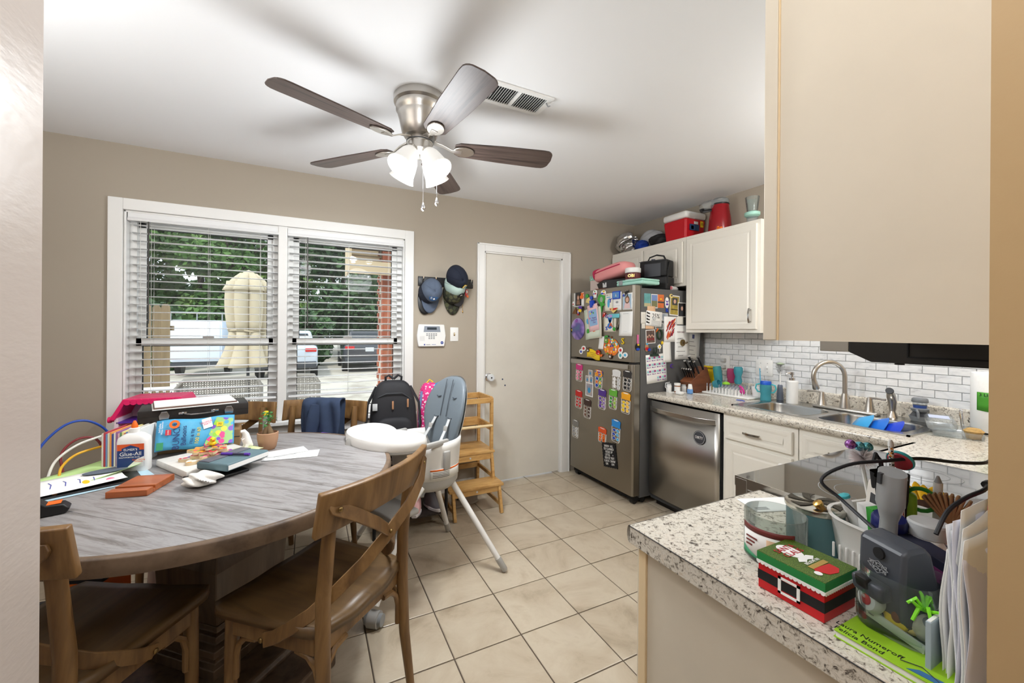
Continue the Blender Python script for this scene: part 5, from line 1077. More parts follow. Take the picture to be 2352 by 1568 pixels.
gm = thing('game_box', 'white game box with small coloured lettering under the black case', 'box', (-.50, 2.43, TZ + .083), R(4)); MB().box(-.125, .125, -.08, .08, 0, .062).build('box_body', m_paper, gm, smooth=0, bevel=.002)
for i in range(5): MB(facing((-.05 + .038 * i, -.0801, .04), (1, 0, 0), (0, 0, 1))).prism([(-.012, -.006), (.012, -.008), (.006, .004), (.0, .014), (-.006, .003)], 0, .0008).build('colour_print', (m_yellow, m_red, m_blue, m_orange, m_green)[i], gm)
text('E', .034, m_ink, gm, facing((-.095, -.0806, .032), (1, 0, 0), (0, 0, 1)), .0006)
cs = thing('art_case', 'flat black carrying case with silver latches and a handle', 'case', (-.50, 2.455, TZ + .1465), R(12)); MB().rbox((0, 0, .029), (.41, .20, .058), .004).build('case_body', mat('case_black', (38, 34, 33), .45), cs); MB().box(-.2055, .2055, -.1005, -.099, .028, .0292).build('seam', m_ink, cs, smooth=0)
for x in (-.115, .125):
    la = MB(); la.prism([(x - .016, .012), (x + .016, .012), (x + .018, .03), (x + .010, .048), (x - .010, .048), (x - .018, .03)], 0, .003); la.v = [(v[0], -.1005 - v[2], v[1]) for v in la.v]; la.build('latch', m_chrome, cs, smooth=0, bevel=.001)
MB().tube([(-.05, -.10, .033), (-.045, -.112, .033), (-.02, -.122, .028), (.03, -.124, .028), (.065, -.122, .03), (.07, -.112, .035), (.07, -.10, .035)], .0028, 8).build('handle', m_chrome, cs); [MB().rbox((x, -.102, .034), (.03, .005, .010), .002).build('handle_mount', m_chrome, cs) for x in (-.05, .07)]
mz = thing('magazine_stack', 'white magazines lying on the black case', 'magazines', (-.50, 2.445, TZ + .205), R(16))
for k in range(3): MB().box(-.16 + .004 * k, .16 - .006 * k, -.10, .10, k * .006, k * .006 + .0055).build('magazine', m_paper if k != 1 else mat('cover_brown', (120, 90, 80), .4), mz, smooth=0, bevel=.001)
# coloured cords looping behind the card block
for lab, c, pts in (('blue looped cord rising highest beside the window trim', (30, 70, 160), [(-.905, 2.13, TZ + .004), (-.925, 2.17, .86), (-.88, 2.22, .938), (-.83, 2.26, .952), (-.785, 2.30, .91), (-.76, 2.33, .84)]), ('dark red looped cord beside the blue cord', (120, 40, 44), [(-.85, 2.16, TZ + .004), (-.868, 2.19, .84), (-.835, 2.22, .885), (-.79, 2.25, .875), (-.765, 2.27, .80), (-.755, 2.28, TZ + .004)]), ('white looped cord beside the card block', (228, 226, 220), [(-.885, 2.14, TZ + .004), (-.875, 2.17, .82), (-.83, 2.21, .865), (-.77, 2.26, .885)]), ('yellow looped cord nearest the card block', (226, 170, 40), [(-.85, 2.13, TZ + .004), (-.85, 2.15, .80), (-.82, 2.18, .835), (-.765, 2.24, .845)])):
    P = [Vector(p) for p in pts]; Q = []
    for i in range(len(P) - 1):
        p0, p1, p2, p3 = P[max(i - 1, 0)], P[i], P[i + 1], P[min(i + 2, len(P) - 1)]
        for k in range(6): t_ = k / 6; Q.append(.5 * ((2 * p1) + (-p0 + p2) * t_ + (2 * p0 - 5 * p1 + 4 * p2 - p3) * t_ * t_ + (-p0 + 3 * p1 - 3 * p2 + p3) * t_ ** 3))
    Q.append(P[-1]); tag(MB().tube(Q, .0045, 8).build('cord', mat('cord_%d' % c[0], c, .5)), lab, 'cord')
# ------------------------------------------------------------------ bench and toy house under the window
bn = thing('storage_bench', 'low white storage bench under the left window behind the table', 'bench', (-.75, 3.08, 0)); MB().box(-.22, .22, -.10, .10, 0, .68).build('bench_body', m_white, bn, smooth=0, bevel=.004); MB().box(-.23, .23, -.105, .105, .68, .70).build('bench_top', m_white, bn, smooth=0, bevel=.004)
th = thing('toy_house', 'pink plastic toy house with a scalloped roof and purple trim', 'toy house', (-.80, 3.075, .7005), R(-3)); m_hp = mat('toy_pink', (240, 40, 110), .35); m_hl = mat('toy_pale', (246, 220, 232), .4)
b = MB(); b.prism([(-.19, .12), (-.13, .235), (.13, .235), (.19, .12), (.165, .12), (.12, .215), (-.12, .215), (-.165, .12)], -.11, .11); b.v = [(v[0], v[2], v[1]) for v in b.v]; b.build('roof', m_hp, th, smooth=0, bevel=.004)
for k in range(9): MB().cyl((-.11 + k * .0275, -.112, .217), (-.11 + k * .0275, -.104, .217), .016, n=14).build('scallop', m_hp, th)
for s in (-1, 1): MB().box(s * .16 - .008, s * .16 + .008, -.10, .10, 0, .13).build('side_wall', m_hl, th, smooth=0); [MB().cyl((s * .19 - .006, -.09 + k * .03, .122), (s * .19 + .006, -.09 + k * .03, .122), .017, n=12).build('scallop', m_hp, th) for k in range(7)]
MB().box(-.16, .16, .08, .10, 0, .2).build('back_wall', m_hl, th, smooth=0); MB().box(-.16, .16, -.10, .10, .10, .108).build('upper_floor', m_purple, th, smooth=0); MB().box(-.16, .16, -.10, .10, 0, .01).build('ground_floor', m_hp, th, smooth=0)
# ------------------------------------------------------------------ jacket and purple bag on the chair behind the table
jk = thing('jacket', 'navy blue jacket draped over a dining chair back', 'jacket', (.082, 2.70, 0), R(-28)); m_jk = mat('jacket_blue', (52, 66, 92), .95, noise=(9, .12), bump=(30, .3))
def drape(u, v):
    x = (u - .5) * (.21 + .03 * math.sin(v * 5)); s = v * 2 - 1; f = .010 * math.sin(u * 17 + v * 4)
    if v < .55: return (x, -.058 - .020 * (.55 - v) + f, .905 - (.55 - v) * .42)
    if v < .7: t = (v - .55) / .15; return (x, -.058 + .105 * t + f * .4, .905 + .010 * math.sin(t * PI))
    return (x, .047 + f, .905 - (v - .7) * .8)
MB().surf(drape, 25, 24).build('cloth', m_jk, jk, smooth=70, solid=.010); MB().tube([(-.02, -.075, .89), (-.03, -.085, .80), (-.05, -.082, .69)], [.03, .038, .03], 12, flat=.5).build('sleeve', m_jk, jk)
pb_ = thing('purple_bag', 'purple fabric bag with loose straps on the chair behind the table', 'bag', (.02, 2.60, .462)); m_pf = mat('purple_fabric', (84, 50, 160), .8); crumple('bag_body', '', '', (0, 0, 0), (.12, .10, .125), m_pf, 9, .14, pb_, nu=40, nv=24); MB().bar([(-.03, -.06, .22), (-.01, -.08, .268), (.04, -.085, .285), (.09, -.08, .27), (.11, -.06, .22)], .025, .003, side=(.2, 1, .3)).build('strap', m_pf, pb_); MB().bar([(-.08, -.08, .21), (-.05, -.1, .25), (.0, -.1, .255), (.05, -.09, .21)], .025, .003, side=(.1, 1, .5)).build('strap', m_pf, pb_)
# brochure hanging off the same chair seat
br_ = tag(MB(facing((-.195, 2.33, .147), (.88, -.47, 0), (0, 0, 1))).surf(lambda u, v: ((u - .5) * .10, (v - .5) * .29, .006 * math.sin(v * 3)), 5, 9).build('brochure', m_paper, smooth=60, solid=.001), 'white printed brochure with a small photo standing under the table', 'brochure'); BF = facing((-.195, 2.33, .147), (.88, -.47, 0), (0, 0, 1)); MB(BF).prism([(-.035, .06), (.02, .06), (.02, .12), (-.035, .12)], .008, .009).build('photo_print', mat('photo_skin', (150, 104, 84), .5), br_, smooth=0); [MB(BF).box(-.02, .035, -.0 - k * .012 + .05, .003 - k * .012 + .05, .0075, .0085).build('print_line', m_grey, br_, smooth=0) for k in range(6)]
# ------------------------------------------------------------------ under the table
tote = thing('tote_bag', 'white tote bag printed with a large red letter under the table', 'tote bag', (-.535, 2.40, 0), R(12)); crumple('bag_body', '', '', (0, 0, 0), (.13, .07, .20), mat('tote_white', (226, 222, 220), .9), 12, .07, tote, nu=40, nv=24); text('B', .24, mat('letter_red', (150, 30, 50), .7), tote, facing((.0, -.078, .20), (1, 0, 0), (0, 0, 1)), .004); MB().ball((.07, -.07, .30), (.02, .006, .03), 10, 6).build('flower_print', m_yellow, tote)
crumple('toy_backpack', 'black backpack with red and blue swirls on the floor under the table', 'backpack', (-.93, 2.02, 0), (.17, .19, .19), spots('swirl_print', (26, 26, 34), [(170, 30, 50), (30, 60, 150), (26, 26, 34), (200, 200, 210)], 9, .5, .45), 15, .12, nu=44, nv=26)
ob = thing('orange_box', 'orange box standing behind the black backpack under the table', 'box', (-.80, 2.24, 0), R(-20)); MB().box(-.10, .10, -.07, .07, 0, .34).build('box_body', m_orange, ob, smooth=0, bevel=.003); MB().box(-.101, .101, -.071, .071, .33, .345).build('lid', m_black, ob, smooth=0)
# ------------------------------------------------------------------ shoe rack, packs, shoes
sr = thing('shoe_rack', 'black metal shoe rack behind the high chair', 'shoe rack', (.60, 2.82, 0))
for sx in (-.235, .235):
    for sy in (-.145, .145): MB().cyl((sx, sy, 0), (sx, sy, .50), .011, n=10).build('post', m_black, sr)
for z in (.085, .29, .49): MB().box(-.235, .235, -.145, .145, z, z + .012).build('shelf', mat('shelf_dark', (52, 44, 40), .5), sr, smooth=0)
m_bp = mat('pack_black', (38, 38, 42), .7, bump=(160, .15))
bp = thing('backpack', 'black diaper backpack with tan zip pulls standing on the shoe rack', 'backpack', (.50, 2.80, .5025), R(-6))
def sup(rx, ry, rz, e, cz, taper=.0):
    def f(u, v):
        a = u * 2 * PI; p = -PI / 2 + PI * v; c = lambda t: math.copysign(abs(math.cos(t)) ** e, math.cos(t)); s = lambda t: math.copysign(abs(math.sin(t)) ** e, math.sin(t))
        z = s(p); k = 1 - taper * max(0, z); return (rx * c(p) * c(a) * k, ry * c(p) * s(a) * k, cz + rz * z)
    return f
MB().surf(sup(.155, .095, .245, .5, .247, .22), 36, 20, True).build('pack_body', m_bp, bp, smooth=60); MB().surf(sup(.125, .045, .12, .5, .14, .1), 30, 16, True).build('front_pocket', m_bp, bp, smooth=60).location = (0, -.085, 0)
for s in (-1, 1): MB().tube([(s * .15, -.06, .10), (s * .175, -.05, .2), (s * .165, -.03, .34), (s * .11, 0, .45)], .012, 8, flat=.5).build('strap', m_bp, bp); MB().tube([(s * .05, 0, .48), (s * .052, -.01, .515), (s * .03, 0, .525), (s * .0, 0, .50)], .008, 8).build('carry_loop', m_bp, bp)
MB().tube([(-.10, -.075, .39), (-.05, -.088, .415), (.05, -.088, .415), (.11, -.07, .37)], .004, 6).build('zip', m_dark, bp); m_tan = mat('tan_leather', (176, 130, 96), .6)
for x, z in ((-.01, .34), (.085, .35)): MB().rbox((x, -.10, z), (.012, .006, .055), .003).build('zip_pull', m_tan, bp)
MB().rbox((-.12, -.088, .33), (.03, .006, .045), .002).build('white_tag', m_lgrey, bp); MB().rbox((-.10, -.128, .20), (.008, .006, .05), .002).build('zip_pull', m_chrome, bp)
pp = thing('backpack', 'pink patterned child backpack with blue piping behind the high chair', 'backpack', (.77, 2.885, .5025), R(-10)); m_pp = spots('pink_print', (226, 50, 130), [(250, 190, 215), (200, 30, 110), (255, 230, 240)], 60, .7, .4); MB().surf(sup(.085, .07, .225, .55, .228, .15), 30, 18, True).build('pack_body', m_pp, pp, smooth=60); MB().tube([(-.06, -.066, .40), (-.075, -.07, .25), (-.07, -.068, .1)], .008, 8).build('piping', mat('piping_blue', (130, 150, 200), .6), pp); MB().tube([(.06, -.066, .40), (.07, -.07, .25)], .008, 8).build('piping', MATS['piping_blue'], pp); MB().bar([(.03, -.05, .43), (.09, -.04, .46), (.14, -.03, .44)], .05, .003, side=(0, 1, .4)).build('blue_tag', mat('tag_blue', (50, 140, 210), .5), pp); MB().tube([(-.02, 0, .45), (0, 0, .475), (.025, 0, .455)], .005, 8).build('carry_loop', m_yellow, pp)
def shoe(name, label, loc, rz, c1, c2, sole, L=.19, holes=False):
    t = thing(name, label, 'shoe', loc, rz)
    out = [(L * (.5 - i / 16), .034 * (math.sin(PI * (i + .8) / 17.6) ** .5) * (1.12 if i < 9 else .95)) for i in range(17)]; pol = out + [(x, -y) for x, y in reversed(out)]
    MB().prism(pol, 0, .022).build('sole', sole, t, smooth=50, bevel=.004)
    def upf(u, v):
        i = u * 2 - 1; a = v * PI; x = L * .48 * i; w = .033 * (1 - abs(i) ** 3.2) ** .5; h = .045 + (.05 * (1 - (i + .25) ** 2 * 1.6) if not holes else .012)
        h = max(.02, h) * (1 - max(0, i) ** 3 * .5); return (x, w * math.cos(a), .02 + h * math.sin(a) ** .8)
    MB().surf(upf, 18, 10).build('upper', c1, t, smooth=60); MB().ball((-L * .22, 0, .075), (L * .17, .022, .024), 14, 8).build('collar', c2, t)
    if holes: [MB().cyl((L * (.05 + .08 * i), .018 * (j - 1), .045), (L * (.05 + .08 * i), .018 * (j - 1), .068), .005, n=8).build('vent_hole', m_dark, t) for i in range(4) for j in range(3)]
    else: [MB().bar([(L * (.04 + k * .06), -.022, .078 - k * .008), (L * (.04 + k * .06), .022, .078 - k * .008)], .008, .004, side=(1, 0, 0)).build('lace', m_wplastic, t) for k in range(3)]
    return t
m_sp = mat('shoe_pink', (226, 176, 176), .8); m_sg = mat('shoe_grey', (110, 108, 114), .8); m_sole = mat('shoe_sole', (228, 224, 226), .6)
shoe('sneaker', 'pink child sneaker on the shoe rack by the high chair leg', (.645, 2.745, .0975), R(-110), m_sp, m_sg, m_sole); shoe('sneaker', 'grey and pink child sneaker right of the other on the rack', (.765, 2.765, .0975), R(-70), m_sg, m_sp, m_sole)
shoe('clog', 'grey clog with vent holes under the step tower', (1.06, 2.93, .0), R(190), mat('clog_grey', (158, 148, 142), .7), m_dark, mat('clog_sole', (176, 168, 162), .7), .24, True); shoe('sneaker', 'dark sneaker lying on the upper shelf of the rack', (.50, 2.80, .3025), R(-95), m_sg, m_black, m_sole)
# ------------------------------------------------------------------ magnets: (across, height, width, tall) on the fridge faces, metres
FM = {'card1': (3.033, 1.623, .171, .126), 'photo1': (3.046, 1.629, .094, .122), 'bunny': (2.987, 1.655, .058, .055), 'rw': (3.119, 1.59, .031, .046), 'pizza': (3.101, 1.522, .075, .062), 'candy': (3.042, 1.509, .035, .056), 'purpround': (3.002, 1.535, .059, .055), 'pine': (2.884, 1.606, .079, .054), 'pineleaf': (2.909, 1.647, .048, .039), 'bluedot': (2.849, 1.625, .039, .034), 'skull': (2.796, 1.657, .057, .067), 'stone': (2.685, 1.655, .065, .047), 'dino': (2.713, 1.571, .095, .154), 'foot': (2.624, 1.575, .097, .142), 'letY': (2.6, 1.585, .035, .036), 'wcard': (2.523, 1.576, .105, .147), 'bphoto': (2.527, 1.625, .089, .062), 'girl': (2.409, 1.568, .108, .129), 'bow': (2.416, 1.631, .037, .048), 'bluestar': (2.441, 1.616, .035, .024), 'mcard': (2.805, 1.452, .152, .249), 'minner': (2.797, 1.454, .114, .139), 'mpaper': (2.816, 1.405, .26, .317), 'clip': (2.825, 1.571, .054, .063), 'hand': (2.605, 1.401, .151, .137), 'letG': (2.641, 1.457, .031, .03), 'letS': (2.643, 1.358, .049, .032), 'letA': (2.591, 1.385, .041, .037), 'hairbar': (2.545, 1.459, .126, .033), 'ribbon': (2.525, 1.387, .072, .116), 'bird': (2.556, 1.504, .1, .045), 'card_bird': (2.676, 1.472, .04, .042), 'pad': (2.416, 1.394, .148, .189), 'plate': (3.051, 1.355, .207, .199), 'pump': (2.589, 1.207, .204, .144), 'worm': (2.642, 1.269, .049, .068), 'receipt': (2.709, 1.24, .065, .107), 'yS': (2.452, 1.256, .047, .052), 'eye1': (2.954, 1.181, .065, .049), 'eye2': (2.993, 1.151, .054, .045), 'eye3': (2.474, 1.187, .051, .048), 'eye4': (2.473, 1.146, .051, .053), 'eye5': (2.423, 1.151, .053, .043), 'lic': (2.813, 1.136, .177, .072), 'brownfig': (2.883, 1.174, .048, .044), 'lady': (2.745, 1.156, .052, .042), 'orfig': (2.708, 1.13, .044, .028), 'owl': (2.592, 1.13, .041, .046), 'palm': (2.304, 1.251, .063, .112), 'j_pink': (3.026, .96, .119, .161), 'j_rain': (2.744, .93, .118, .16), 'j_white': (2.524, .95, .112, .164), 'j_black': (2.403, .955, .111, .163), 'j_red': (3.031, .717, .119, .167), 'j_brown': (2.898, .654, .12, .172), 'j_purple': (2.697, .768, .116, .172), 'j_green': (2.562, .789, .114, .166), 'j_yellow': (2.418, .781, .117, .168), 'j_grey': (3.08, .438, .114, .168), 'j_orange': (2.691, .467, .122, .13), 'j_blue': (2.526, .541, .118, .186), 'strip1': (2.859, .971, .063, .053), 'strip2': (2.874, .911, .118, .063), 'strip3': (2.873, .824, .118, .122), 'board': (2.598, .326, .199, .217), 'ph_teal': (2.335, 1.579, .067, .104), 'ph_blue': (2.409, 1.574, .068, .11), 'ph_sun': (2.477, 1.576, .066, .105), 'oval': (2.542, 1.567, .043, .087), 'letR': (2.543, 1.504, .032, .034), 'ph_yel': (2.629, 1.547, .106, .163), 'ph_yel_in': (2.624, 1.582, .057, .058), 'mag1': (2.583, 1.621, .036, .035), 'ph_dark': (2.711, 1.515, .091, .118), 'wc1': (2.296, 1.441, .052, .089), 'coup': (2.401, 1.435, .168, .118), 'peach1': (2.374, 1.508, .084, .051), 'peach2': (2.36, 1.375, .087, .04), 'mag2': (2.401, 1.438, .034, .028), 'ph_s': (2.521, 1.452, .063, .057), 'ph_b': (2.463, 1.379, .085, .046), 'wc2': (2.296, 1.377, .037, .039), 'ph_grp': (2.37, 1.296, .098, .107), 'letA2': (2.442, 1.345, .034, .034), 'wreath': (2.464, 1.314, .062, .091), 'star': (2.492, 1.248, .036, .032), 'paint': (2.582, 1.355, .145, .203), 'wc3': (2.687, 1.426, .075, .064), 'sheetA': (2.714, 1.249, .166, .277), 'sheetB': (2.841, 1.225, .164, .24), 'brass': (2.714, 1.247, .066, .047), 'opener': (2.756, 1.245, .034, .017), 'fig': (2.328, 1.213, .052, .073), 'bstar': (2.347, 1.195, .034, .025), 'gclip': (2.404, 1.178, .096, .068), 'daisy': (2.459, 1.205, .046, .057), 'narrow': (2.544, 1.175, .088, .167), 'cal': (2.432, 1.047, .231, .233), 'letC': (2.597, 1.058, .028, .035)}
def doorx(y): t = min(1, max(0, (FY1 - .012 - y) / (FY1 - FY0 - .022))); return 2.193 - .006 * math.sin(PI * t)
def FF(k, dx=0, dz=0, rot=0, lift=0): y, z, w, h = FM[k]; return facing((doorx(y) - .0003 - lift, y - dx, z + dz), (0, -1, 0), (0, 0, 1)) @ Matrix.Rotation(rot, 4, 'Z')
def FS(k, rot=0, lift=0): x, z, w, h = FM[k]; return facing((x, FY0 - .0003 - lift, z), (1, 0, 0), (0, 0, 1)) @ Matrix.Rotation(rot, 4, 'Z')
def card(name, label, cat, M, w, h, m, t=.001, curl=0.):
    o = thing(name, label, cat); MB(M).surf(lambda u, v: ((u - .5) * w, (v - .5) * h, t / 2 + curl * (1 - v) ** 2), 5, 7).build('sheet', m, o, smooth=60, solid=t)
    return o
def plate(parent, name, M, poly, z0, z1, m): return MB(M).prism(poly, z0, z1).build(name, m, parent, smooth=40)
def rect(w, h, cx=0, cy=0): return [(cx - w / 2, cy - h / 2), (cx + w / 2, cy - h / 2), (cx + w / 2, cy + h / 2), (cx - w / 2, cy + h / 2)]
def oval(w, h, cx=0, cy=0, n=20): return [(cx + w / 2 * math.cos(2 * PI * i / n), cy + h / 2 * math.sin(2 * PI * i / n)) for i in range(n)]
m_photo = {}
def pm_(name, c, c2): return mat('print_' + name, c, .4, noise=(22, .3, None, c2))
def head(o, M, w, h, hair, skin, cloth, z):
    plate(o, 'print_clothes', M, [(-w * .3, -h * .42), (w * .3, -h * .42), (w * .2, -h * .08), (-w * .2, -h * .08)], z, z + .0003, cloth); plate(o, 'print_hair', M, oval(w * .42, h * .46, 0, h * .1), z + .0002, z + .0005, hair); plate(o, 'print_face', M, oval(w * .27, h * .3, 0, h * .09), z + .0004, z + .0008, skin)
m_skin = mat('print_skin', (214, 170, 148), .5); m_hair = mat('print_hair', (112, 80, 58), .5); m_cl = mat('print_clothes', (226, 196, 196), .5)
g = lambda k: FM[k][2:]
# upper door, front
w, h = g('card1'); o = card('photo_card', 'white card behind the dark portrait photo at the top left of the freezer door', 'card', FF('card1'), w, h, m_paper)
w, h = g('photo1'); o = card('portrait_photo', 'dark portrait photo at the top left of the freezer door', 'photo', FF('photo1', lift=.002), w, h, mat('photo_dark', (44, 40, 40), .4)); head(o, FF('photo1', lift=.003), w, h, m_hair, m_skin, mat('print_tan', (150, 112, 92), .5), .001)
def blobmag(k, name, label, cat, polys, lift=.001, side=False, rot=0, th=.006):
    o = thing(name, label, cat); M = (FS if side else FF)(k, lift=lift, rot=rot); w, h = g(k)
    for i, (nm, poly, m) in enumerate(polys): MB(M).prism([(x * w, y * h) for x, y in poly], .0 if i == 0 else th - .001 + .0012 * (i - 1) * 0, th if i == 0 else th + .0012 * i).build(nm, m, o, smooth=40, bevel=.0008)
    return o
E_ = lambda w=1, h=1, cx=0, cy=0, n=16: oval(w, h, cx, cy, n)
bunny = [(-.3, -.5), (.3, -.5), (.45, -.2), (.3, .05), (.5, .45), (.3, .5), (.1, .12), (0, .5), (-.2, .5), (-.15, .1), (-.45, -.1)]
blobmag('bunny', 'rabbit_magnet', 'orange rabbit shaped magnet on the white card', 'magnet', [('body', bunny, m_orange)], lift=.004)
blobmag('rw', 'penguin_magnet', 'white magnet with a red spot at the left edge of the freezer door', 'magnet', [('body', E_(), m_paper), ('red_spot', E_(.6, .3, -.1, -.1), m_red)])
blobmag('pizza', 'pizza_magnet', 'brown waffle cone shaped magnet under the portrait photo', 'magnet', [('body', [(-.5, -.4), (.5, -.5), (.2, .5)], spots('waffle', (120, 74, 34), [(80, 50, 26), (170, 120, 60)], 120, .6))])
blobmag('candy', 'candy_magnet', 'narrow wrapped candy magnet beside the cone magnet', 'magnet', [('body', E_(.7, .6), m_purple), ('stripe', E_(.3, .5), m_paper), ('wrap', [(-.5, .5), (.5, .5), (0, .25)], m_red), ('wrap', [(-.5, -.5), (.5, -.5), (0, -.25)], m_red)])
blobmag('purpround', 'bird_magnet', 'purple and yellow parrot magnet at the corner of the clipped papers', 'magnet', [('body', E_(1, .6, .0, .2), m_purple), ('wing', E_(.8, .55, .1, -.25), m_yellow), ('beak', E_(.3, .3, -.35, .1), m_green)], lift=.012)
blobmag('pine', 'pineapple_magnet', 'pale yellow pineapple magnet left of the blue clip', 'magnet', [('body', [(-.5, -.3), (.1, -.5), (.5, -.3), (.45, .35), (.0, .5), (-.4, .2)], mat('pine_yel', (226, 204, 130), .6))])
blobmag('pineleaf', 'leaf_magnet', 'green leaf magnet above the pineapple', 'magnet', [('body', [(-.5, -.3), (0, -.5), (.5, -.2), (.3, .3), (-.1, .5), (-.45, .2)], m_green)])
blobmag('bluedot', 'button_magnet', 'small blue letter magnet beside the pineapple', 'magnet', [('body', E_(), m_blue)])
sk_p = [(-.3, -.5), (.3, -.5), (.35, -.2), (.5, .1), (.4, .4), (0, .5), (-.4, .4), (-.5, .1), (-.35, -.2)]
blobmag('skull', 'skull_magnet', 'white painted sugar skull magnet at the top of the freezer door', 'magnet', [('body', sk_p, m_paper), ('eye', E_(.3, .22, -.2, .0), m_purple), ('eye', E_(.3, .22, .2, .0), m_red), ('mark', E_(.25, .15, 0, .3), m_green)])
blobmag('stone', 'painted_magnet', 'round white magnet painted with blue and yellow dabs', 'magnet', [('body', E_(), m_paper), ('dab', E_(.4, .3, .1, .25), m_yellow), ('dab', E_(.5, .3, -.2, -.1), m_blue), ('dab', E_(.3, .2, .2, -.2), m_red)])
blobmag('dino', 'crocodile_magnet', 'long green crocodile magnet right of the clipped papers', 'magnet', [('body', [(-.2, .5), (.45, .42), (.5, .2), (.3, 0), (.5, -.05), (.45, -.15), (.2, -.15), (.05, -.5), (-.05, -.2), (-.3, .05), (-.5, .2), (-.4, .4)], m_green), ('belly', E_(.4, .3, .05, .2), mat('belly_grey', (150, 170, 150), .5))])
w, h = g('foot'); o = card('footprint_art', 'cream card with a blue child footprint', 'artwork', FF('foot'), w, h, mat('cream_card', (232, 228, 212), .8)); M = FF('foot', lift=.0012); m_lb = mat('paint_blue', (90, 170, 215), .7); plate(o, 'paint_foot', M, oval(w * .3, h * .5, 0, -.01), 0, .0006, m_lb); [plate(o, 'paint_toe', M, oval(w * .1, h * .06, (-.2 + .1 * k) * w, h * .28), 0, .0006, m_lb) for k in range(5)]; text('DEC 1 22', .016, m_ink, o, M @ Matrix.Translation((0, h * .4, 0)), .0003, sx=.8)
def letter(k, ch, m, label, side=False, lift=.004, rot=0): w, h = g(k); o = thing('letter_magnet', label, 'magnet'); text(ch, h * 1.35, m, o, (FS if side else FF)(k, lift=lift, rot=rot), .003, name='letter_body', sx=min(1.3, w / h / .85)); return o
letter('letY', 'Y', m_blue, 'blue letter Y magnet on the footprint card')
w, h = g('wcard'); o = card('photo_card', 'white card with a small anchor print under the blue framed magnet', 'card', FF('wcard'), w, h, m_paper); plate(o, 'anchor_print', FF('wcard', lift=.0012), oval(w * .3, h * .12, 0, -h * .05), 0, .0004, m_grey); plate(o, 'print_line', FF('wcard', lift=.0012), rect(w * .7, .002, 0, -h * .25), 0, .0004, m_lgrey)
w, h = g('bphoto'); o = thing('framed_magnet', 'blue framed seaside picture magnet', 'magnet'); M = FF('bphoto', lift=.003); plate(o, 'frame', M, rect(w, h), 0, .006, m_blue); plate(o, 'picture', M, rect(w * .78, h * .74), .006, .007, pm_('sea', (110, 170, 220), (60, 110, 180))); plate(o, 'boat_print', M, [(-w * .1, -h * .2), (w * .1, -h * .2), (0, h * .25)], .007, .0075, m_lgrey)
w, h = g('girl'); o = card('portrait_photo', 'white bordered portrait photo at the top right of the freezer door', 'photo', FF('girl'), w, h, m_paper); M = FF('girl', lift=.0012); plate(o, 'backdrop', M, rect(w * .84, h * .86), 0, .0004, mat('photo_sky', (168, 194, 214), .4)); head(o, M, w * 1.15, h, m_hair, m_skin, m_cl, .0004)
blobmag('bow', 'bow_magnet', 'black and white bow magnet over the portrait photo', 'magnet', [('body', [(-.5, .5), (.1, .3), (.5, .5), (.35, -.1), (.5, -.5), (0, -.25), (-.45, -.5), (-.3, 0)], spots('bow_print', (24, 24, 26), [(240, 240, 240), (24, 24, 26)], 160))], lift=.004)
blobmag('bluestar', 'star_magnet', 'small blue star magnet left of the bow magnet', 'magnet', [('body', [(.5 * (1 if i % 2 == 0 else .45) * math.cos(PI / 2 + i * PI / 5), .5 * (1 if i % 2 == 0 else .45) * math.sin(PI / 2 + i * PI / 5)) for i in range(10)], m_blue)], lift=.004)
for i, (dx, rr, mm, lab) in enumerate(((.02, 6, mat('paper_cream', (228, 224, 206), .85), 'cream painted sheet at the back of the clipped papers'), (.0, 10, mat('paper_mint', (214, 224, 208), .85), 'pale green painted sheet in the clipped papers'))):
    w, h = g('mpaper'); o = card('clipped_sheet', lab, 'artwork', FF('mpaper', lift=.003 + .004 * i, rot=R(rr), dx=dx - .01), w * .78, h * .84, mm, curl=.012)
    for c, cx, cy in ((m_lb, -.25, .1), (m_orange, .1, -.35), (m_green, -.3, -.25)): plate(o, 'paint_dab', FF('mpaper', lift=.006 + .004 * i, rot=R(rr), dx=dx - .01), oval(.04, .05, cx * w * .8, cy * h * .8), .005, .0056, c)
w, h = g('mcard'); Q = FF('mcard', lift=.016, rot=R(9)); o = card('greeting_card', 'pink mother day card hanging from the blue clip', 'card', Q, w * .92, h * .92, mat('card_pink', (240, 200, 204), .8)); wi, hi = g('minner'); plate(o, 'blue_panel', Q, rect(wi * .95, hi), .0012, .0018, mat('card_blue', (150, 186, 224), .8)); text("Happy\nMother's\nDay", .022, mat('ink_violet', (110, 60, 150), .6), o, Q @ Matrix.Translation((.012, -.022, .0022)), .0004); [plate(o, 'flower_sticker', Q, oval(.016, .016, -.03 + .02 * k, .04 + .01 * (k % 2)), .0018, .0026, (m_yellow, m_purple, m_green)[k]) for k in range(3)]; plate(o, 'heart_sticker', Q, oval(.014, .014, -.042, .0), .0018, .0026, m_pink)
w, h = g('clip'); o = thing('paper_clip', 'big blue clothes-peg clip holding the card', 'clip'); MB(FF('clip', lift=.022, rot=R(8))).rbox((0, 0, .004), (w * .6, h, .008), .003).build('jaw', m_blue, o); MB(FF('clip', lift=.010, rot=R(8))).rbox((.01, .006, .003), (w * .6, h * .7, .020), .003).build('jaw', m_blue, o)
w, h = g('hand'); o = card('handprint_art', 'white card with blue painted handprint', 'artwork', FF('hand'), w, h, mat('cream_card', (0, 0, 0))); M = FF('hand', lift=.0012); m_hb = mat('paint_deepblue', (50, 120, 205), .7); plate(o, 'paint_palm', M, oval(w * .4, h * .35, 0, -h * .15), 0, .0005, m_hb); [plate(o, 'paint_finger', M @ Matrix.Rotation(R(-28 + 18 * k), 4, 'Z'), oval(w * .1, h * .4, 0, h * .2), 0, .0006, m_hb) for k in range(4)]
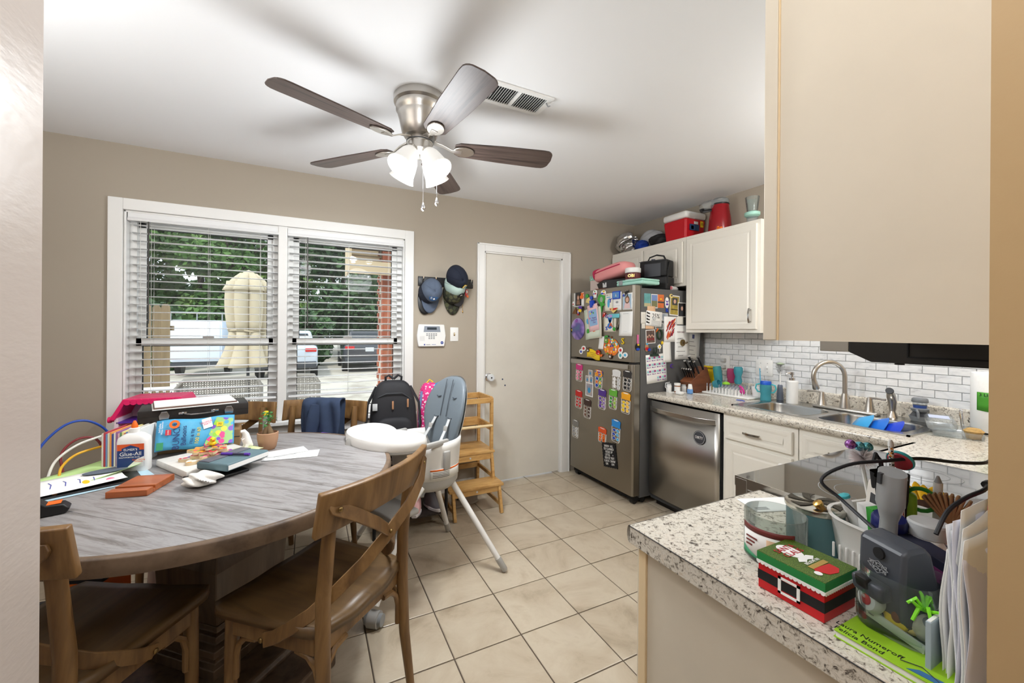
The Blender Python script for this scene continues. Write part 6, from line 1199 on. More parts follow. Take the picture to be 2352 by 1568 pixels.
letter('letG', 'G', m_purple, 'purple letter G magnet above the handprint'); letter('letS', 'S', m_blue, 'blue letter S magnet below the handprint'); letter('letA', 'A', m_orange, 'orange letter A magnet on the handprint'); letter('yS', 'S', m_yellow, 'yellow letter S magnet below the notepad')
w, h = g('hairbar'); o = thing('hair_clip', 'teal barrette magnet with hanging dark green ribbons', 'hair clip'); M = FF('hairbar', lift=.010); MB(M).rbox((0, 0, .003), (w, h, .006), .003).build('bar', mat('barrette_teal', (110, 196, 210), .35), o); plate(o, 'oval_stone', M, oval(w * .35, h * .7, -w * .28, 0), .006, .008, mat('stone_lilac', (180, 150, 210), .3)); [MB(M).tube([(dx, -.01, 0), (dx * .9, -.05, .002), (dx * .4, -.105, .003)], .005, 8, flat=.4).build('ribbon', mat('ribbon_green', (36, 66, 44), .7), o) for dx in (-.012, .05)]; MB(M).ball((.005, -.105, .004), (.018, .016, .006), 10, 6).build('bow_knot', m_green, o)
blobmag('bird', 'bird_magnet', 'yellow and red bird magnet above the barrette', 'magnet', [('body', [(-.3, 0), (0, -.5), (.3, -.1), (.5, .4), (.2, .3), (-.1, .5), (-.5, .3)], mat('bird_yel', (224, 200, 120), .5)), ('wing', [(-.1, .0), (.3, .1), (.5, .45), (0, .4)], m_red), ('tail', [(-.5, .3), (-.25, .05), (-.3, .4)], m_red)], lift=.004)
blobmag('card_bird', 'cardinal_magnet', 'small red cardinal magnet beside the handprint', 'magnet', [('body', [(-.4, -.5), (.2, -.2), (.5, .3), (.1, .5), (-.3, .2)], m_red), ('beak', E_(.3, .2, .2, .2), m_paper)])
w, h = g('pad'); o = card('notepad', 'blank white list pad at the right of the freezer door', 'notepad', FF('pad', lift=.001), w * .95, h, m_paper, .006, .008); plate(o, 'pad_heading', FF('pad', lift=.0078), rect(w * .4, .002, 0, h * .42), 0, .0004, m_grey); plate(o, 'pad_line', FF('pad', lift=.0125), rect(w * .3, .0015, 0, -h * .32), 0, .0004, m_lgrey)
w, h = g('plate'); o = thing('paper_plate_art', 'iridescent purple painted paper plate at the left of the freezer door', 'artwork'); M = FF('plate', lift=.002); MB(M).lathe([(.5, 0), (.5, .003), (.42, .014), (.3, .018), (.001, .020)], 36, sx=w, sy=h).build('disc', ramp_mat('iridescent', [(.25, (70, 120, 130)), (.42, (90, 80, 150)), (.55, (160, 130, 200)), (.7, (200, 190, 215))], 7, rough=.35, detail=2), o); plate(o, 'octopus_sticker', M, oval(.035, .04, 0, h * .36), .010, .018, mat('octo', (140, 80, 170), .5)); plate(o, 'number_tile', M, rect(.028, .040, -w * .33, -h * .05), .012, .017, m_ink); text('B', .028, m_yellow, o, M @ Matrix.Translation((-w * .33, -h * .05, .0175)), .0004)
w, h = g('pump'); o = thing('paper_pumpkin', 'orange paper pumpkin covered in round stickers', 'artwork'); M = FF('pump', lift=.001); pol = []
for i in range(40): a = 2 * PI * i / 40; r = 1 - .06 * abs(math.sin(3 * a)); pol.append((w / 2 * r * math.cos(a), h / 2 * r * math.sin(a)))
MB(M).prism(pol, 0, .001).build('pumpkin_body', mat('pumpkin_orange', (238, 128, 50), .8), o, smooth=0); rgp = random.Random(8)
for i in range(46):
    a = rgp.uniform(0, 2 * PI); q = math.sqrt(rgp.random()) * .44; plate(o, 'dot_sticker', M, oval(.017, .017, w * q * math.cos(a), h * q * math.sin(a), 10), .001, .0016 + i * .00002, (m_paper, m_green, m_yellow, m_purple, mat('sticker_peach', (246, 196, 140), .7), m_teal)[i % 6])
plate(o, 'stem', M, [(-.006, h * .45), (.012, h * .45), (.018, h * .6), (0, h * .62)], 0, .0012, mat('stem_brown', (120, 74, 40), .8))
blobmag('worm', 'worm_magnet', 'green worm magnet at the pumpkin top', 'magnet', [('body', E_(.9, .55, 0, -.2), mat('worm_green', (110, 160, 60), .5)), ('head', [(-.5, .2), (-.1, .5), (.5, .45), (.4, .2), (0, .3), (-.2, .05)], m_green), ('eye', E_(.3, .15, .0, -.1), m_paper)], lift=.004)
w, h = g('receipt'); card('receipt', 'narrow white receipt beside the paper pumpkin', 'receipt', FF('receipt', rot=R(-3)), w, h, m_paper, curl=.008)
for k, c, lab in (('eye1', m_red, 'white round magnet with a red centre at the lower left of the freezer door'), ('eye2', m_blue, 'white round magnet with blue and red marks at the lower left'), ('eye3', m_red, 'white round magnet with a red centre right of the pumpkin'), ('eye4', m_teal, 'white round magnet with a teal centre right of the pumpkin'), ('eye5', mat('sky_blue', (80, 180, 225), .4), 'white round magnet with a sky blue centre at the lower right of the freezer door')):
    blobmag(k, 'round_magnet', lab, 'magnet', [('body', E_(1, 1, 0, 0, 24), m_paper), ('centre', E_(.5, .5, .02, .0), c)], lift=.001 if k not in ('eye4',) else .003)
w, h = g('lic'); o = thing('plate_magnet', 'yellow banner shaped magnet at the bottom of the freezer door', 'magnet'); M = FF('lic', rot=R(-6)); MB(M).surf(lambda u, v: ((u - .5) * w, (v - .5) * h + .006 * math.sin(u * 6), .004), 14, 3).build('banner', m_yellow, o, solid=.005); [plate(o, 'print_line', M, rect(w * (.6 - .2 * k), .003, 0, .012 - .014 * k), .0066, .0072, mat('ink_brown', (150, 100, 20), .6)) for k in range(3)]
blobmag('brownfig', 'bear_magnet', 'small brown bear magnet at the left of the yellow banner', 'magnet', [('body', E_(.8, .8, 0, -.1), mat('bear_brown', (92, 66, 52), .7)), ('ear', E_(.3, .3, -.35, .35), MATS['bear_brown']), ('ear', E_(.3, .3, .35, .35), MATS['bear_brown']), ('snout', E_(.4, .3, 0, -.15), m_paper)], lift=.006)
blobmag('lady', 'ladybug_magnet', 'red ladybug magnet at the right of the yellow banner', 'magnet', [('body', E_(), m_red), ('spot', E_(.3, .25, -.15, .1), m_ink), ('spot', E_(.25, .2, .2, -.2), m_paper)], lift=.006); blobmag('orfig', 'crab_magnet', 'small orange crab magnet at the end of the yellow banner', 'magnet', [('body', E_(.7, .7), m_orange), ('claw', E_(.4, .5, .35, .3), m_orange), ('claw', E_(.4, .5, -.3, .3), m_orange)], lift=.004); blobmag('owl', 'owl_magnet', 'small brown owl magnet at the foot of the pumpkin', 'magnet', [('body', [(-.5, .5), (-.2, .35), (.2, .35), (.5, .5), (.45, -.2), (0, -.5), (-.45, -.2)], mat('bear_brown', (0, 0, 0))), ('face', E_(.5, .4, 0, 0), m_paper)], lift=.004)
w, h = g('palm'); o = thing('guitar_magnet', 'black guitar magnet with blue and pink paint on the freezer door edge', 'magnet'); MP = facing((2.236, FY0 - .0025, 1.245), (1, 0, 0), (0, 0, 1)); MB(MP).prism(oval(.046, .06, 0, -.028), 0, .004).build('guitar_body', m_black, o); MB(MP).prism(rect(.013, .07, 0, .03), 0, .005).build('neck', mat('neck_pink', (220, 110, 160), .5), o); MB(MP).prism(oval(.036, .02, 0, -.045), .004, .005).build('wave_print', m_blue, o); MB(MP).prism(oval(.02, .012, .004, -.012), .004, .0052).build('sun_print', m_yellow, o)
# jars on the lower door
def jar(k, c, lab, blobs):
    w, h = g(k); o = thing('jar_magnet', lab, 'magnet', group='jam jar magnets on the fridge door'); M = FF(k, rot=R(-3)); bw = w * .84
    body = [(-bw / 2, h * .16), (-bw / 2, -h * .36)] + arc(-bw / 2 + .028, -h * .36, .028, 180, 270, 4)[1:] + arc(bw / 2 - .028, -h * .36, .028, 270, 360, 4) + [(bw / 2, h * .16)]
    body = [(x, max(y, -h / 2)) for x, y in body]; inner = [(x * .90, y * .97 + .000) for x, y in body]
    plate(o, 'white_outline', M, body, 0, .0012, m_paper); plate(o, 'jar_face', M, inner, .0012, .0016, m_stain_dk); rg = random.Random(sum(map(ord, k + lab)))
    for i in range(6):
        cx = (-.22 + .44 * (i % 2)) * bw + wob(rg, .004); cy = -h * .42 + (i // 2) * h * .18 + h * .07; q = [(cx + .017 * (1 + wob(rg, .3)) * math.cos(2 * PI * j / 9), cy + .013 * (1 + wob(rg, .3)) * math.sin(2 * PI * j / 9)) for j in range(9)]
        plate(o, 'outline_blob', M, [(cx + (x - cx) * 1.2, cy + (y - cy) * 1.2) for x, y in q], .0016, .0019, m_paper); plate(o, 'jar_piece', M, q, .0019, .0023, blobs[i % len(blobs)])
    lid = [(-w * .40, h * .20)] + [(-w * .5 + w * i / 8, h * (.13 + .025 * (i % 2))) for i in range(9)] + [(w * .40, h * .20), (w * .44, h * .40)] + arc(0, h * .40, w * .44, 0, 180, 8)[1:-1] + [(-w * .44, h * .40)]
    lid = [(x, min(y, h * .40 + (y - h * .40) * .30) if y > h * .40 else y) for x, y in lid]; plate(o, 'cloth_lid', M, lid, .0016, .003, c); plate(o, 'lid_label', M, oval(w * .5, h * .045, 0, h * .44), .003, .0035, m_paper)
J = lambda n, c: mat('jar_' + n, c, .5)
jar('j_pink', J('pink', (206, 52, 130)), 'pink lidded jar magnet at the upper left of the lower fridge door', [J('pk2', (240, 140, 170)), J('pk3', (210, 70, 110))])
jar('j_rain', spots('rainbow_lid', (240, 150, 40), [(60, 130, 200), (220, 60, 50), (240, 200, 60), (120, 60, 160)], 60, .5, .5), 'rainbow lidded jar magnet beside the photo strip', [m_blue, m_green, m_orange, m_yellow])
jar('j_white', J('white', (226, 226, 226)), 'white lidded jar magnet in the top row', [J('wh2', (240, 240, 240)), m_lgrey]); jar('j_black', J('black', (48, 46, 46)), 'black lidded jar magnet at the right of the top row', [m_ink, m_dark])
jar('j_red', J('red', (204, 36, 34)), 'red lidded jar magnet at the left of the middle row', [m_red]); jar('j_brown', J('brown', (62, 40, 36)), 'brown lidded jar magnet below the photo strip', [J('br2', (110, 74, 54)), J('br3', (70, 46, 40))]); jar('j_purple', J('purple', (78, 44, 140)), 'purple lidded jar magnet in the middle row', [m_purple, J('pu2', (150, 120, 190))])
jar('j_green', J('green', (104, 180, 60)), 'green lidded jar magnet in the middle row', [m_green, J('gr2', (160, 200, 80))]); jar('j_yellow', J('yellow', (242, 170, 30)), 'golden yellow lidded jar magnet at the right of the middle row', [m_yellow, J('ye2', (250, 200, 80))]); jar('j_grey', J('grey', (128, 126, 122)), 'grey lidded jar magnet lowest at the left', [m_grey, m_lgrey])
jar('j_orange', J('orange', (226, 84, 30)), 'orange lidded jar magnet above the black letter board', [m_orange]); jar('j_blue', J('blue', (40, 140, 220)), 'blue lidded jar magnet lowest at the right', [m_blue, J('bl2', (90, 180, 230))])
o = thing('photo_strip', 'white bordered strip of beach photos on the lower fridge door', 'photos')
for k in ('strip1', 'strip2', 'strip3'):
    w, h = g(k); M = FF(k, rot=R(-2)); plate(o, 'photo_border', M, rect(w * .9, h * .98), 0, .001, m_paper)
    for cx in ((0,) if k != 'strip2' else (-w * .23, w * .23)):
        pw_ = w * (.74 if k != 'strip2' else .34); plate(o, 'photo', M, rect(pw_, h * .84, cx, 0), .001, .0014, pm_('beach', (196, 176, 160), (120, 140, 170))); plate(o, 'blue_figure', M, oval(pw_ * .5, h * .4, cx, -h * .05), .0014, .0018, mat('swim_blue', (60, 150, 200), .6))
w, h = g('board'); o = thing('letter_board', 'black scalloped letter board with white words on the fridge door', 'letter board'); M = FF('board', rot=R(9)); w *= .86; h *= .92; pol = []
for i in range(12): pol.append((-w / 2 + w * i / 12, -h / 2 + .004 * (i % 2)))
for i in range(16): pol.append((w / 2 - .004 * (i % 2), -h / 2 + h * i / 16))
for i in range(12): pol.append((w / 2 - w * i / 12, h / 2 - .004 * (i % 2)))
for i in range(16): pol.append((-w / 2 + .004 * (i % 2), h / 2 - h * i / 16))
plate(o, 'board', M, pol, 0, .004, m_blackmat); text('SARAH  ALL\nDE CLANBED\nRYLEE UP\nLITTLE     =\nKEN SE TREY\nLGIOO  SHAW\nUN       UW', .0265, m_paper, o, M @ Matrix.Translation((0, 0, .0045)), .0004, sx=.78)
# side of the fridge
def photo(k, lab, m, border=True, rot=0, lift=0.): w, h = g(k); o = thing('photo_print', lab, 'photo'); M = FS(k, rot=rot, lift=lift); plate(o, 'border', M, rect(w, h), 0, .001, m_paper if border else m); plate(o, 'picture', M, rect(w * .88, h * .9) if border else rect(w * .99, h * .99), .001, .0014, m); return o, M, w, h
o, M, w, h = photo('ph_teal', 'teal sea photo at the top left of the fridge side', pm_('teal', (110, 176, 180), (90, 150, 150)), False); plate(o, 'sand_print', M, rect(w, h * .25, 0, -h * .35), .0014, .0017, mat('print_sand', (190, 180, 140), .5))
o, M, w, h = photo('ph_blue', 'blue sky dune photo in the middle of the top row on the fridge side', pm_('sky', (110, 136, 190), (130, 150, 200))); plate(o, 'dune_print', M, rect(w * .88, h * .45, 0, -h * .2), .0014, .0017, mat('print_dune', (120, 120, 84), .5))
o, M, w, h = photo('ph_sun', 'orange sunset photo at the right of the top row on the fridge side', pm_('sunset', (226, 126, 60), (200, 96, 50)), False); plate(o, 'shore_print', M, rect(w, h * .12, 0, -h * .08), .0014, .0017, m_dark); plate(o, 'sun_print', M, oval(w * .3, h * .12, 0, h * .16), .0014, .0017, m_yellow)
blobmag('oval', 'oval_magnet', 'white oval magnet with purple marks on the fridge side', 'magnet', [('body', E_(1, 1, 0, 0, 24), m_paper), ('mark', [(-.4, .25), (0, .1), (.4, .25), (.2, .02), (-.2, .02)], m_purple), ('mark', E_(.6, .2, 0, -.15), m_purple)], side=True, th=.003); letter('letR', 'R', m_blue, 'blue letter R magnet on the fridge side', True)
o, M, w, h = photo('ph_yel', 'yellow sports portrait print on the fridge side', pm_('yellow', (196, 172, 74), (120, 110, 50)), rot=R(-3)); wi, hi = g('ph_yel_in'); plate(o, 'portrait_print', M, rect(wi, hi, 0, h * .2), .0014, .0018, m_dark); plate(o, 'print_face', M, oval(wi * .5, hi * .6, 0, h * .2), .0018, .0022, m_skin); plate(o, 'print_line', M, rect(w * .7, .006, 0, -h * .2), .0014, .0018, m_ink)
blobmag('mag1', 'round_magnet', 'cream owl magnet holding the yellow portrait print', 'magnet', [('body', E_(1, 1, 0, 0, 20), mat('pine_yel', (0, 0, 0))), ('eye', E_(.5, .4, .1, .1), m_dark)], side=True, lift=.003)
o, M, w, h = photo('ph_dark', 'dark portrait photo at the top right of the fridge side', mat('photo_dark', (0, 0, 0)), lift=.0018); head(o, FS('ph_dark', lift=.003), w, h, m_dark, m_skin, m_dark, 0)
for k, lab in (('wc1', 'small white note at the front edge of the fridge side'), ('wc2', 'small white ticket below the note at the fridge side edge'), ('wc3', 'white perforated paper right of the red painting')): w, h = g(k); card('note', lab, 'note', FS(k, lift=.0002 if k != 'wc3' else .006), w, h, mat('paper_ivory', (226, 224, 216), .85))
w, h = g('peach1'); card('coupon', 'peach coupon strip above the shoe coupon', 'coupon', FS('peach1', lift=.002), w, h, mat('paper_peach', (226, 186, 150), .85)); w, h = g('peach2'); card('coupon', 'peach coupon strip below the shoe coupon', 'coupon', FS('peach2', lift=.002), w, h, mat('paper_peach', (0, 0, 0)))
w, h = g('coup'); Q = FS('coup', rot=R(-4), lift=.004); o = card('coupon', 'white shoe coupon reading 25% on the fridge side', 'coupon', Q, w, h, m_paper); text('25%', .050, m_ink, o, Q @ Matrix.Translation((.018, .022, .0015)), .0004, sx=.95); [plate(o, 'shoe_print', Q, [(-.078, .036 - .024 * k), (-.045, .032 - .024 * k), (-.045, .042 - .024 * k), (-.062, .044 - .024 * k), (-.078, .052 - .024 * k)], .001, .0016, m_ink) for k in range(4)]; [plate(o, 'print_line', Q, rect(.09, .003, .02, -.018 - .010 * k), .001, .0015, m_grey) for k in range(4)]
blobmag('mag2', 'round_magnet', 'silver round magnet holding the shoe coupon', 'magnet', [('body', E_(1, 1, 0, 0, 20), m_lgrey)], side=True, lift=.006, th=.006)
photo('ph_s', 'small street photo right of the shoe coupon', pm_('street', (176, 186, 196), (110, 120, 130)), lift=.0002); photo('ph_b', 'small landscape photo below the shoe coupon', pm_('land', (120, 130, 130), (70, 80, 80)), lift=.0002)
o, M, w, h = photo('ph_grp', 'dark group photo in the middle of the fridge side', pm_('group', (60, 48, 48), (150, 120, 104)), rot=R(3)); [plate(o, 'print_face', M, oval(.012, .014, -.03 + .015 * k, .01 * (k % 2)), .0014, .0018, m_skin) for k in range(5)]; [plate(o, 'print_jacket', M, oval(.016, .024, -.03 + .02 * k, -.02), .0014, .0017, mat('jacket_red', (140, 40, 44), .6)) for k in range(4)]
letter('letA2', 'A', m_orange, 'orange letter A magnet on the fridge side', True); letter('letC', 'C', m_purple, 'purple letter C magnet left of the knife block', True)
o = thing('wreath_magnet', 'dark green wreath magnet on the fridge side', 'magnet'); w, h = g('wreath'); MB(FS('wreath', lift=.001)).tube([(w * .4 * math.cos(a * PI / 8), h * .4 * math.sin(a * PI / 8), .004) for a in range(16)], .007, 6, closed=True).build('ring', mat('wreath_green', (40, 62, 40), .8), o)
blobmag('star', 'star_magnet', 'yellow star magnet on the fridge side', 'magnet', [('body', [(.5 * (1 if i % 2 == 0 else .45) * math.cos(PI / 2 + i * PI / 5), .5 * (1 if i % 2 == 0 else .45) * math.sin(PI / 2 + i * PI / 5)) for i in range(10)], m_yellow)], side=True)
w, h = g('paint'); Q = FS('paint', lift=.003); o = card('child_painting', 'white sheet with a red and orange brushed painting on the fridge side', 'artwork', Q, w, h, m_paper); rgq = random.Random(5)
for i in range(34):
    cx = wob(rgq, w * .26); cy = wob(rgq, h * .28) + cx * .6; L_ = rgq.uniform(.03, .07); plate(o, 'brush_stroke', Q @ Matrix.Translation((cx, cy, 0)) @ Matrix.Rotation(R(58 + wob(rgq, 16)), 4, 'Z'), oval(L_, .011, 0, 0, 10), .001, .0015 + i * .00003, mat('stroke_%d' % (i % 4), ((178, 30, 44), (200, 70, 40), (110, 40, 70), (222, 110, 40))[i % 4], .6))
for k, lab, r_ in (('sheetB', 'white printed form at the back right of the fridge side', -5), ('sheetA', 'white printed form with a brass magnet above the knife block', 0)):
    w, h = g(k); Q = FS(k, rot=R(r_), lift=.0015 if k == 'sheetB' else .004); o = card('printed_form', lab, 'form', Q, w, h, m_paper); [plate(o, 'print_line', Q, rect(w * (.6 if j % 2 else .35), .003, -w * .1, h * .12 - j * .035), .001, .0015, m_dark) for j in range(6)]
    if k == 'sheetA': text('MEMORIES', .018, mat('ink_maroon', (110, 40, 60), .6), o, Q @ Matrix.Translation((-w * .1, h * .3, .0014)), .0004); text('LIFETIME', .014, m_grey, o, Q @ Matrix.Translation((-w * .2, h * .10, .0014)), .0004)
    else: plate(o, 'stamp_print', Q, rect(.026, .034, 0, h * .3), .001, .0016, mat('stamp_blue', (84, 90, 140), .6))
w, h = g('brass'); o = thing('bottle_opener', 'round brass bottle opener magnet on the printed form', 'bottle opener'); M = FS('brass', lift=.008); MB(M).shell([(.010, 0), (.027, 0), (.027, .006), (.010, .006), (.010, 0)], 24).build('disc', m_brass, o); MB(M).rbox((0, 0, .004), (.02, .007, .004), .001).build('crossbar', m_brass, o); MB(M).tube([(.024, -.002, .003), (.042, -.004, .004), (.055, .0, .004), (.045, .006, .004)], .004, 8).build('hook', m_brass, o)
blobmag('fig', 'soldier_magnet', 'colourful nutcracker magnet at the front edge of the fridge side', 'magnet', [('body', E_(.6, .9), mat('fig_tan', (196, 150, 110), .6)), ('coat', E_(.7, .35, 0, -.15), m_red), ('hat', E_(.4, .2, 0, .35), mat('sky_blue', (0, 0, 0)))], side=True); blobmag('bstar', 'flower_magnet', 'small blue flower magnet beside the nutcracker magnet', 'magnet', [('body', [(.5 * (1 if i % 2 == 0 else .6) * math.cos(i * PI / 5), .5 * (1 if i % 2 == 0 else .6) * math.sin(i * PI / 5)) for i in range(10)], m_blue)], side=True, lift=.009)
w, h = g('gclip'); o = thing('bulldog_clip', 'dark green bulldog clip holding the sticker sheet', 'clip'); M = FS('gclip', lift=.004); m_dg = mat('clip_green', (28, 52, 40), .4); MB(M).prism([(-w / 2, -h * .5), (w / 2, -h * .5), (w * .4, -h * .25), (-w * .4, -h * .25)], 0, .012).build('jaw', m_dg, o, bevel=.002); MB(M).tube([(-w * .1, -h * .3, .008), (-w * .15, h * .1, .014), (-w * .1, h * .45, .012), (w * .1, h * .45, .012), (w * .15, h * .1, .014), (w * .1, -h * .3, .008)], .005, 8).build('lever', m_dg, o)
blobmag('daisy', 'daisy_magnet', 'white and yellow daisy magnet above the sticker sheet', 'magnet', [('petals', [(.5 * (1 if i % 2 == 0 else .72) * math.cos(i * PI / 8), .2 + .38 * (1 if i % 2 == 0 else .72) * math.sin(i * PI / 8)) for i in range(16)], m_paper), ('centre', E_(.4, .32, 0, .2), m_yellow), ('stem', [(-.06, -.5), (.06, -.5), (.06, -.1), (-.06, -.1)], m_paper)], side=True, lift=.003)
w, h = g('narrow'); card('receipt', 'long narrow white receipt on the fridge side', 'receipt', FS('narrow', lift=.0015, rot=R(2)), w, h, m_paper, curl=.006)
w, h = g('cal'); Q = FS('cal', rot=R(4), lift=.003); o = card('sticker_sheet', 'big white sheet of teal and purple coupon stickers on the fridge side', 'sticker sheet', Q, w * .93, h * .96, m_paper); m_st = mat('sticker_teal', (160, 206, 214), .7); m_sp2 = mat('sticker_purple', (120, 80, 150), .7)
for r in range(4):
    for c in range(4):
        if r == 3 and c < 2: continue
        cx = -w * .34 + c * w * .225; cy = h * .36 - r * h * .225; plate(o, 'teal_panel', Q, rect(w * .20, h * .075, cx, cy), .001, .0014, m_st); plate(o, 'pink_panel', Q, rect(w * .08, h * .06, cx + w * .04, cy + h * .01), .0014, .0017, mat('sticker_pink', (180, 60, 130), .7)); plate(o, 'purple_script', Q, [(cx - w * .09, cy - h * .10), (cx + w * .08, cy - h * .095), (cx + w * .09, cy - h * .07), (cx, cy - h * .085), (cx - w * .08, cy - h * .06)], .001, .0014, m_sp2)
# ------------------------------------------------------------------ on top of the fridge
bx2 = thing('floral_box', 'pale box with a mint floral lid at the back of the fridge top', 'box', (2.42, 3.0, 1.6725), R(6)); MB().box(-.09, .09, -.06, .06, 0, .135).build('box_body', mat('box_blush', (214, 196, 188), .7), bx2, smooth=0, bevel=.002); MB().box(-.093, .093, -.063, .063, .13, .175).build('box_lid', spots('floral', (130, 196, 176), [(240, 240, 230), (190, 90, 70), (110, 130, 90)], 60, .6, .3), bx2, smooth=0, bevel=.002)
sheet('flyer', 'folded colourful flyer under the black food tray', 'flyer', 2.335, 2.74, 1.6965, .20, .26, R(5), mat('flyer_red', (190, 120, 100), .6), .01)
tr_ = thing('food_tray', 'black plastic food tray under the pink lunch bag', 'tray', (2.34, 2.755, 1.700), R(8)); MB(M4(rx=R(-4))).shell([(.001, .012), (.34, .0), (.42, .0), (.5, .068), (.52, .07), (.5, .072), (.41, .008), (.001, .008)], 4, sx=.22, sy=.36).build('tray_body', m_black, tr_, smooth=0); MB(M4(rx=R(-4))).box(-.10, -.096, -.02, .02, .01, .05).build('glare_strip', m_lgrey, tr_, smooth=0)
tr_.rotation_euler = (0, 0, R(45 + 8)); tr_.scale = (1, 1, 1)
tr_.rotation_euler = (0, 0, R(8))
lbg = thing('lunch_bag', 'soft pink lunch bag with a raspberry end lying on the black tray', 'lunch bag', (2.35, 2.735, 1.782), R(6)); m_lp = mat('bag_pink', (226, 150, 150), .75); m_lr = mat('bag_raspberry', (190, 40, 84), .6)
MB(M4(rx=R(-9))).surf(sup(.10, .19, .062, .55, .062), 30, 16, True).build('bag_body', m_lp, lbg, smooth=60); MB(M4(rx=R(-9))).surf(sup(.085, .05, .052, .6, .058), 24, 14, True).build('bag_end', m_lr, lbg, smooth=60).location = (0, .155, 0); MB(M4(rx=R(-9))).tube([(-.095, -.15, .085), (-.102, 0, .085), (-.095, .15, .085)], .005, 8).build('zip', m_lr, lbg)
mb_ = thing('mint_case', 'flat mint green plastic case at the front corner of the fridge top', 'case', (2.34, 2.455, 1.7005), R(4)); MB().rbox((0, 0, .014), (.20, .27, .028), .01, 3).build('base', mat('mint', (170, 220, 206), .45), mb_); MB().rbox((0, 0, .036), (.20, .27, .016), .008, 3).build('lid', MATS['mint'], mb_); MB().rbox((-.102, .085, .022), (.008, .04, .036), .003).build('latch', m_grey, mb_)
tu = thing('cosmetic_tub', 'white and maroon tub with gold letters on the mint case', 'tub', (2.335, 2.505, 1.746)); MB().lathe([(.055, 0), (.06, .006), (.06, .058), (.055, .062)], 32).build('tub_body', mat('tub_maroon', (96, 42, 44), .4), tu); MB().lathe([(.060, .062), (.062, .066), (.062, .098), (.058, .102), (.001, .102)], 32).build('lid', m_wplastic, tu); MB().lathe([(.061, .0), (.0612, .004), (.061, .008)], 32).build('rim_band', m_lgrey, tu)
text('OBI', .034, mat('gold', (0, 0, 0)), tu, facing((-.0500, -.0345, .034), (.55, -.83, 0), (0, 0, 1)), .001)
cl_ = thing('cooler_bag', 'black insulated lunch bag with a carry handle on the fridge', 'lunch bag', (2.575, 2.485, 1.6725), R(20)); MB().rbox((0, 0, .055), (.155, .235, .11), .012, 3).build('lower_compartment', mat('nylon_black', (20, 20, 22), .6, bump=(200, .2)), cl_); MB().rbox((0, 0, .18), (.15, .23, .14), .014, 3).build('upper_compartment', MATS['nylon_black'], cl_); MB().rbox((-.078, 0, .165), (.012, .14, .11), .006).build('mesh_pocket', mat('nylon_grey', (64, 66, 72), .6), cl_); MB().tube([(0, .08, .245), (0, .06, .285), (0, 0, .30), (0, -.06, .285), (0, -.08, .245)], .009, 8, flat=.6).build('handle', MATS['nylon_black'], cl_); MB().tube([(-.08, -.115, .24), (-.08, .115, .24)], .003, 6).build('zip', m_dark, cl_); MB().tube([(-.06, -.118, .05), (-.07, -.124, .15), (-.03, -.12, .23)], .005, 6).build('side_strap', MATS['nylon_black'], cl_)
sb = thing('spray_bottle', 'dark blue bottle top behind the black lunch bag', 'bottle', (2.68, 2.625, 1.6725)); MB().lathe([(.02, 0), (.022, .01), (.022, .2), (.016, .22), (.016, .25)], 16).build('bottle_body', mat('navy_bottle', (26, 34, 62), .35), sb); MB().lathe([(.017, .248), (.017, .295), (.001, .298)], 14).build('cap', MATS['navy_bottle'], sb)
lbt = thing('lotion_tube', 'white tube with a pink cap lying in the gap beside the wall cabinet', 'tube', (2.63, 2.385, 1.6925), R(20)); MB().tube([(.0, 0, 0), (.10, 0, 0), (.14, 0, 0)], [.019, .018, .010], 14).build('tube_body', m_wplastic, lbt); MB().cyl((0, 0, 0), (-.022, 0, 0), .015, n=16).build('cap', mat('pink_cap', (226, 130, 140), .4), lbt)
# ------------------------------------------------------------------ on top of the wall cabinets
CT = 2.109
m_foil = mat('foil', (206, 206, 206), .22, 1., bump=(34, 1.0)); crumple('foil_bag', 'crumpled silver foil bag at the far end of the cabinet top', 'bag', (2.785, 3.075, CT), (.085, .11, .09), m_foil, 21, .30, nu=60, nv=36, freq=4.5)
crumple('cloth_bundle', 'pale grey folded cloth bundle behind the foil bag', 'cloth', (2.93, 2.90, CT), (.06, .14, .10), mat('cloth_grey', (196, 198, 202), .9), 22, .2, nu=40, nv=24); crumple('blue_bag', 'blue plastic bag between the foil and the black bag', 'bag', (2.80, 2.885, CT), (.05, .07, .042), mat('bag_blue', (24, 60, 150), .5), 23, .25); crumple('black_bag', 'black fabric bag lying left of the red cooler', 'bag', (2.85, 2.70, CT), (.09, .10, .055), mat('bag_black', (30, 28, 30), .7), 24, .22, nu=40, nv=24)
co = thing('cooler', 'red cooler with a white lid on the cabinet top', 'cooler', (2.885, 2.475, CT)); m_cr = mat('cooler_red', (196, 18, 34), .4)
b = MB(); vs = []
for hw, hd, z in ((.105, .105, 0), (.12, .12, .175)): vs += [(-hw, -hd, z), (hw, -hd, z), (hw, hd, z), (-hw, hd, z)]
b.add(vs, [(3, 2, 1, 0), (4, 5, 6, 7), (0, 1, 5, 4), (1, 2, 6, 5), (2, 3, 7, 6), (3, 0, 4, 7)]); b.build('cooler_body', m_cr, co, smooth=0, bevel=.014); MB().rbox((0, 0, .205), (.25, .25, .058), .02, 3).build('lid', m_wplastic, co)
for (x, z, w_, h_, m) in ((-.02, .10, .11, .05, mat('sticker_blue', (40, 70, 110), .5)), (-.045, .098, .03, .03, mat('sticker_sky', (90, 150, 220), .5)), (.0, .14, .045, .022, m_paper), (.07, .135, .032, .05, m_yellow)): o = MB().box(x - w_ / 2, x + w_ / 2, -.1225, -.119, z - h_ / 2, z + h_ / 2).build('sticker', m, co, smooth=0)
text("15", .03, m_ink, co, facing((.07, -.1230, .135), (1, 0, 0), (0, 0, 1)), .0005)
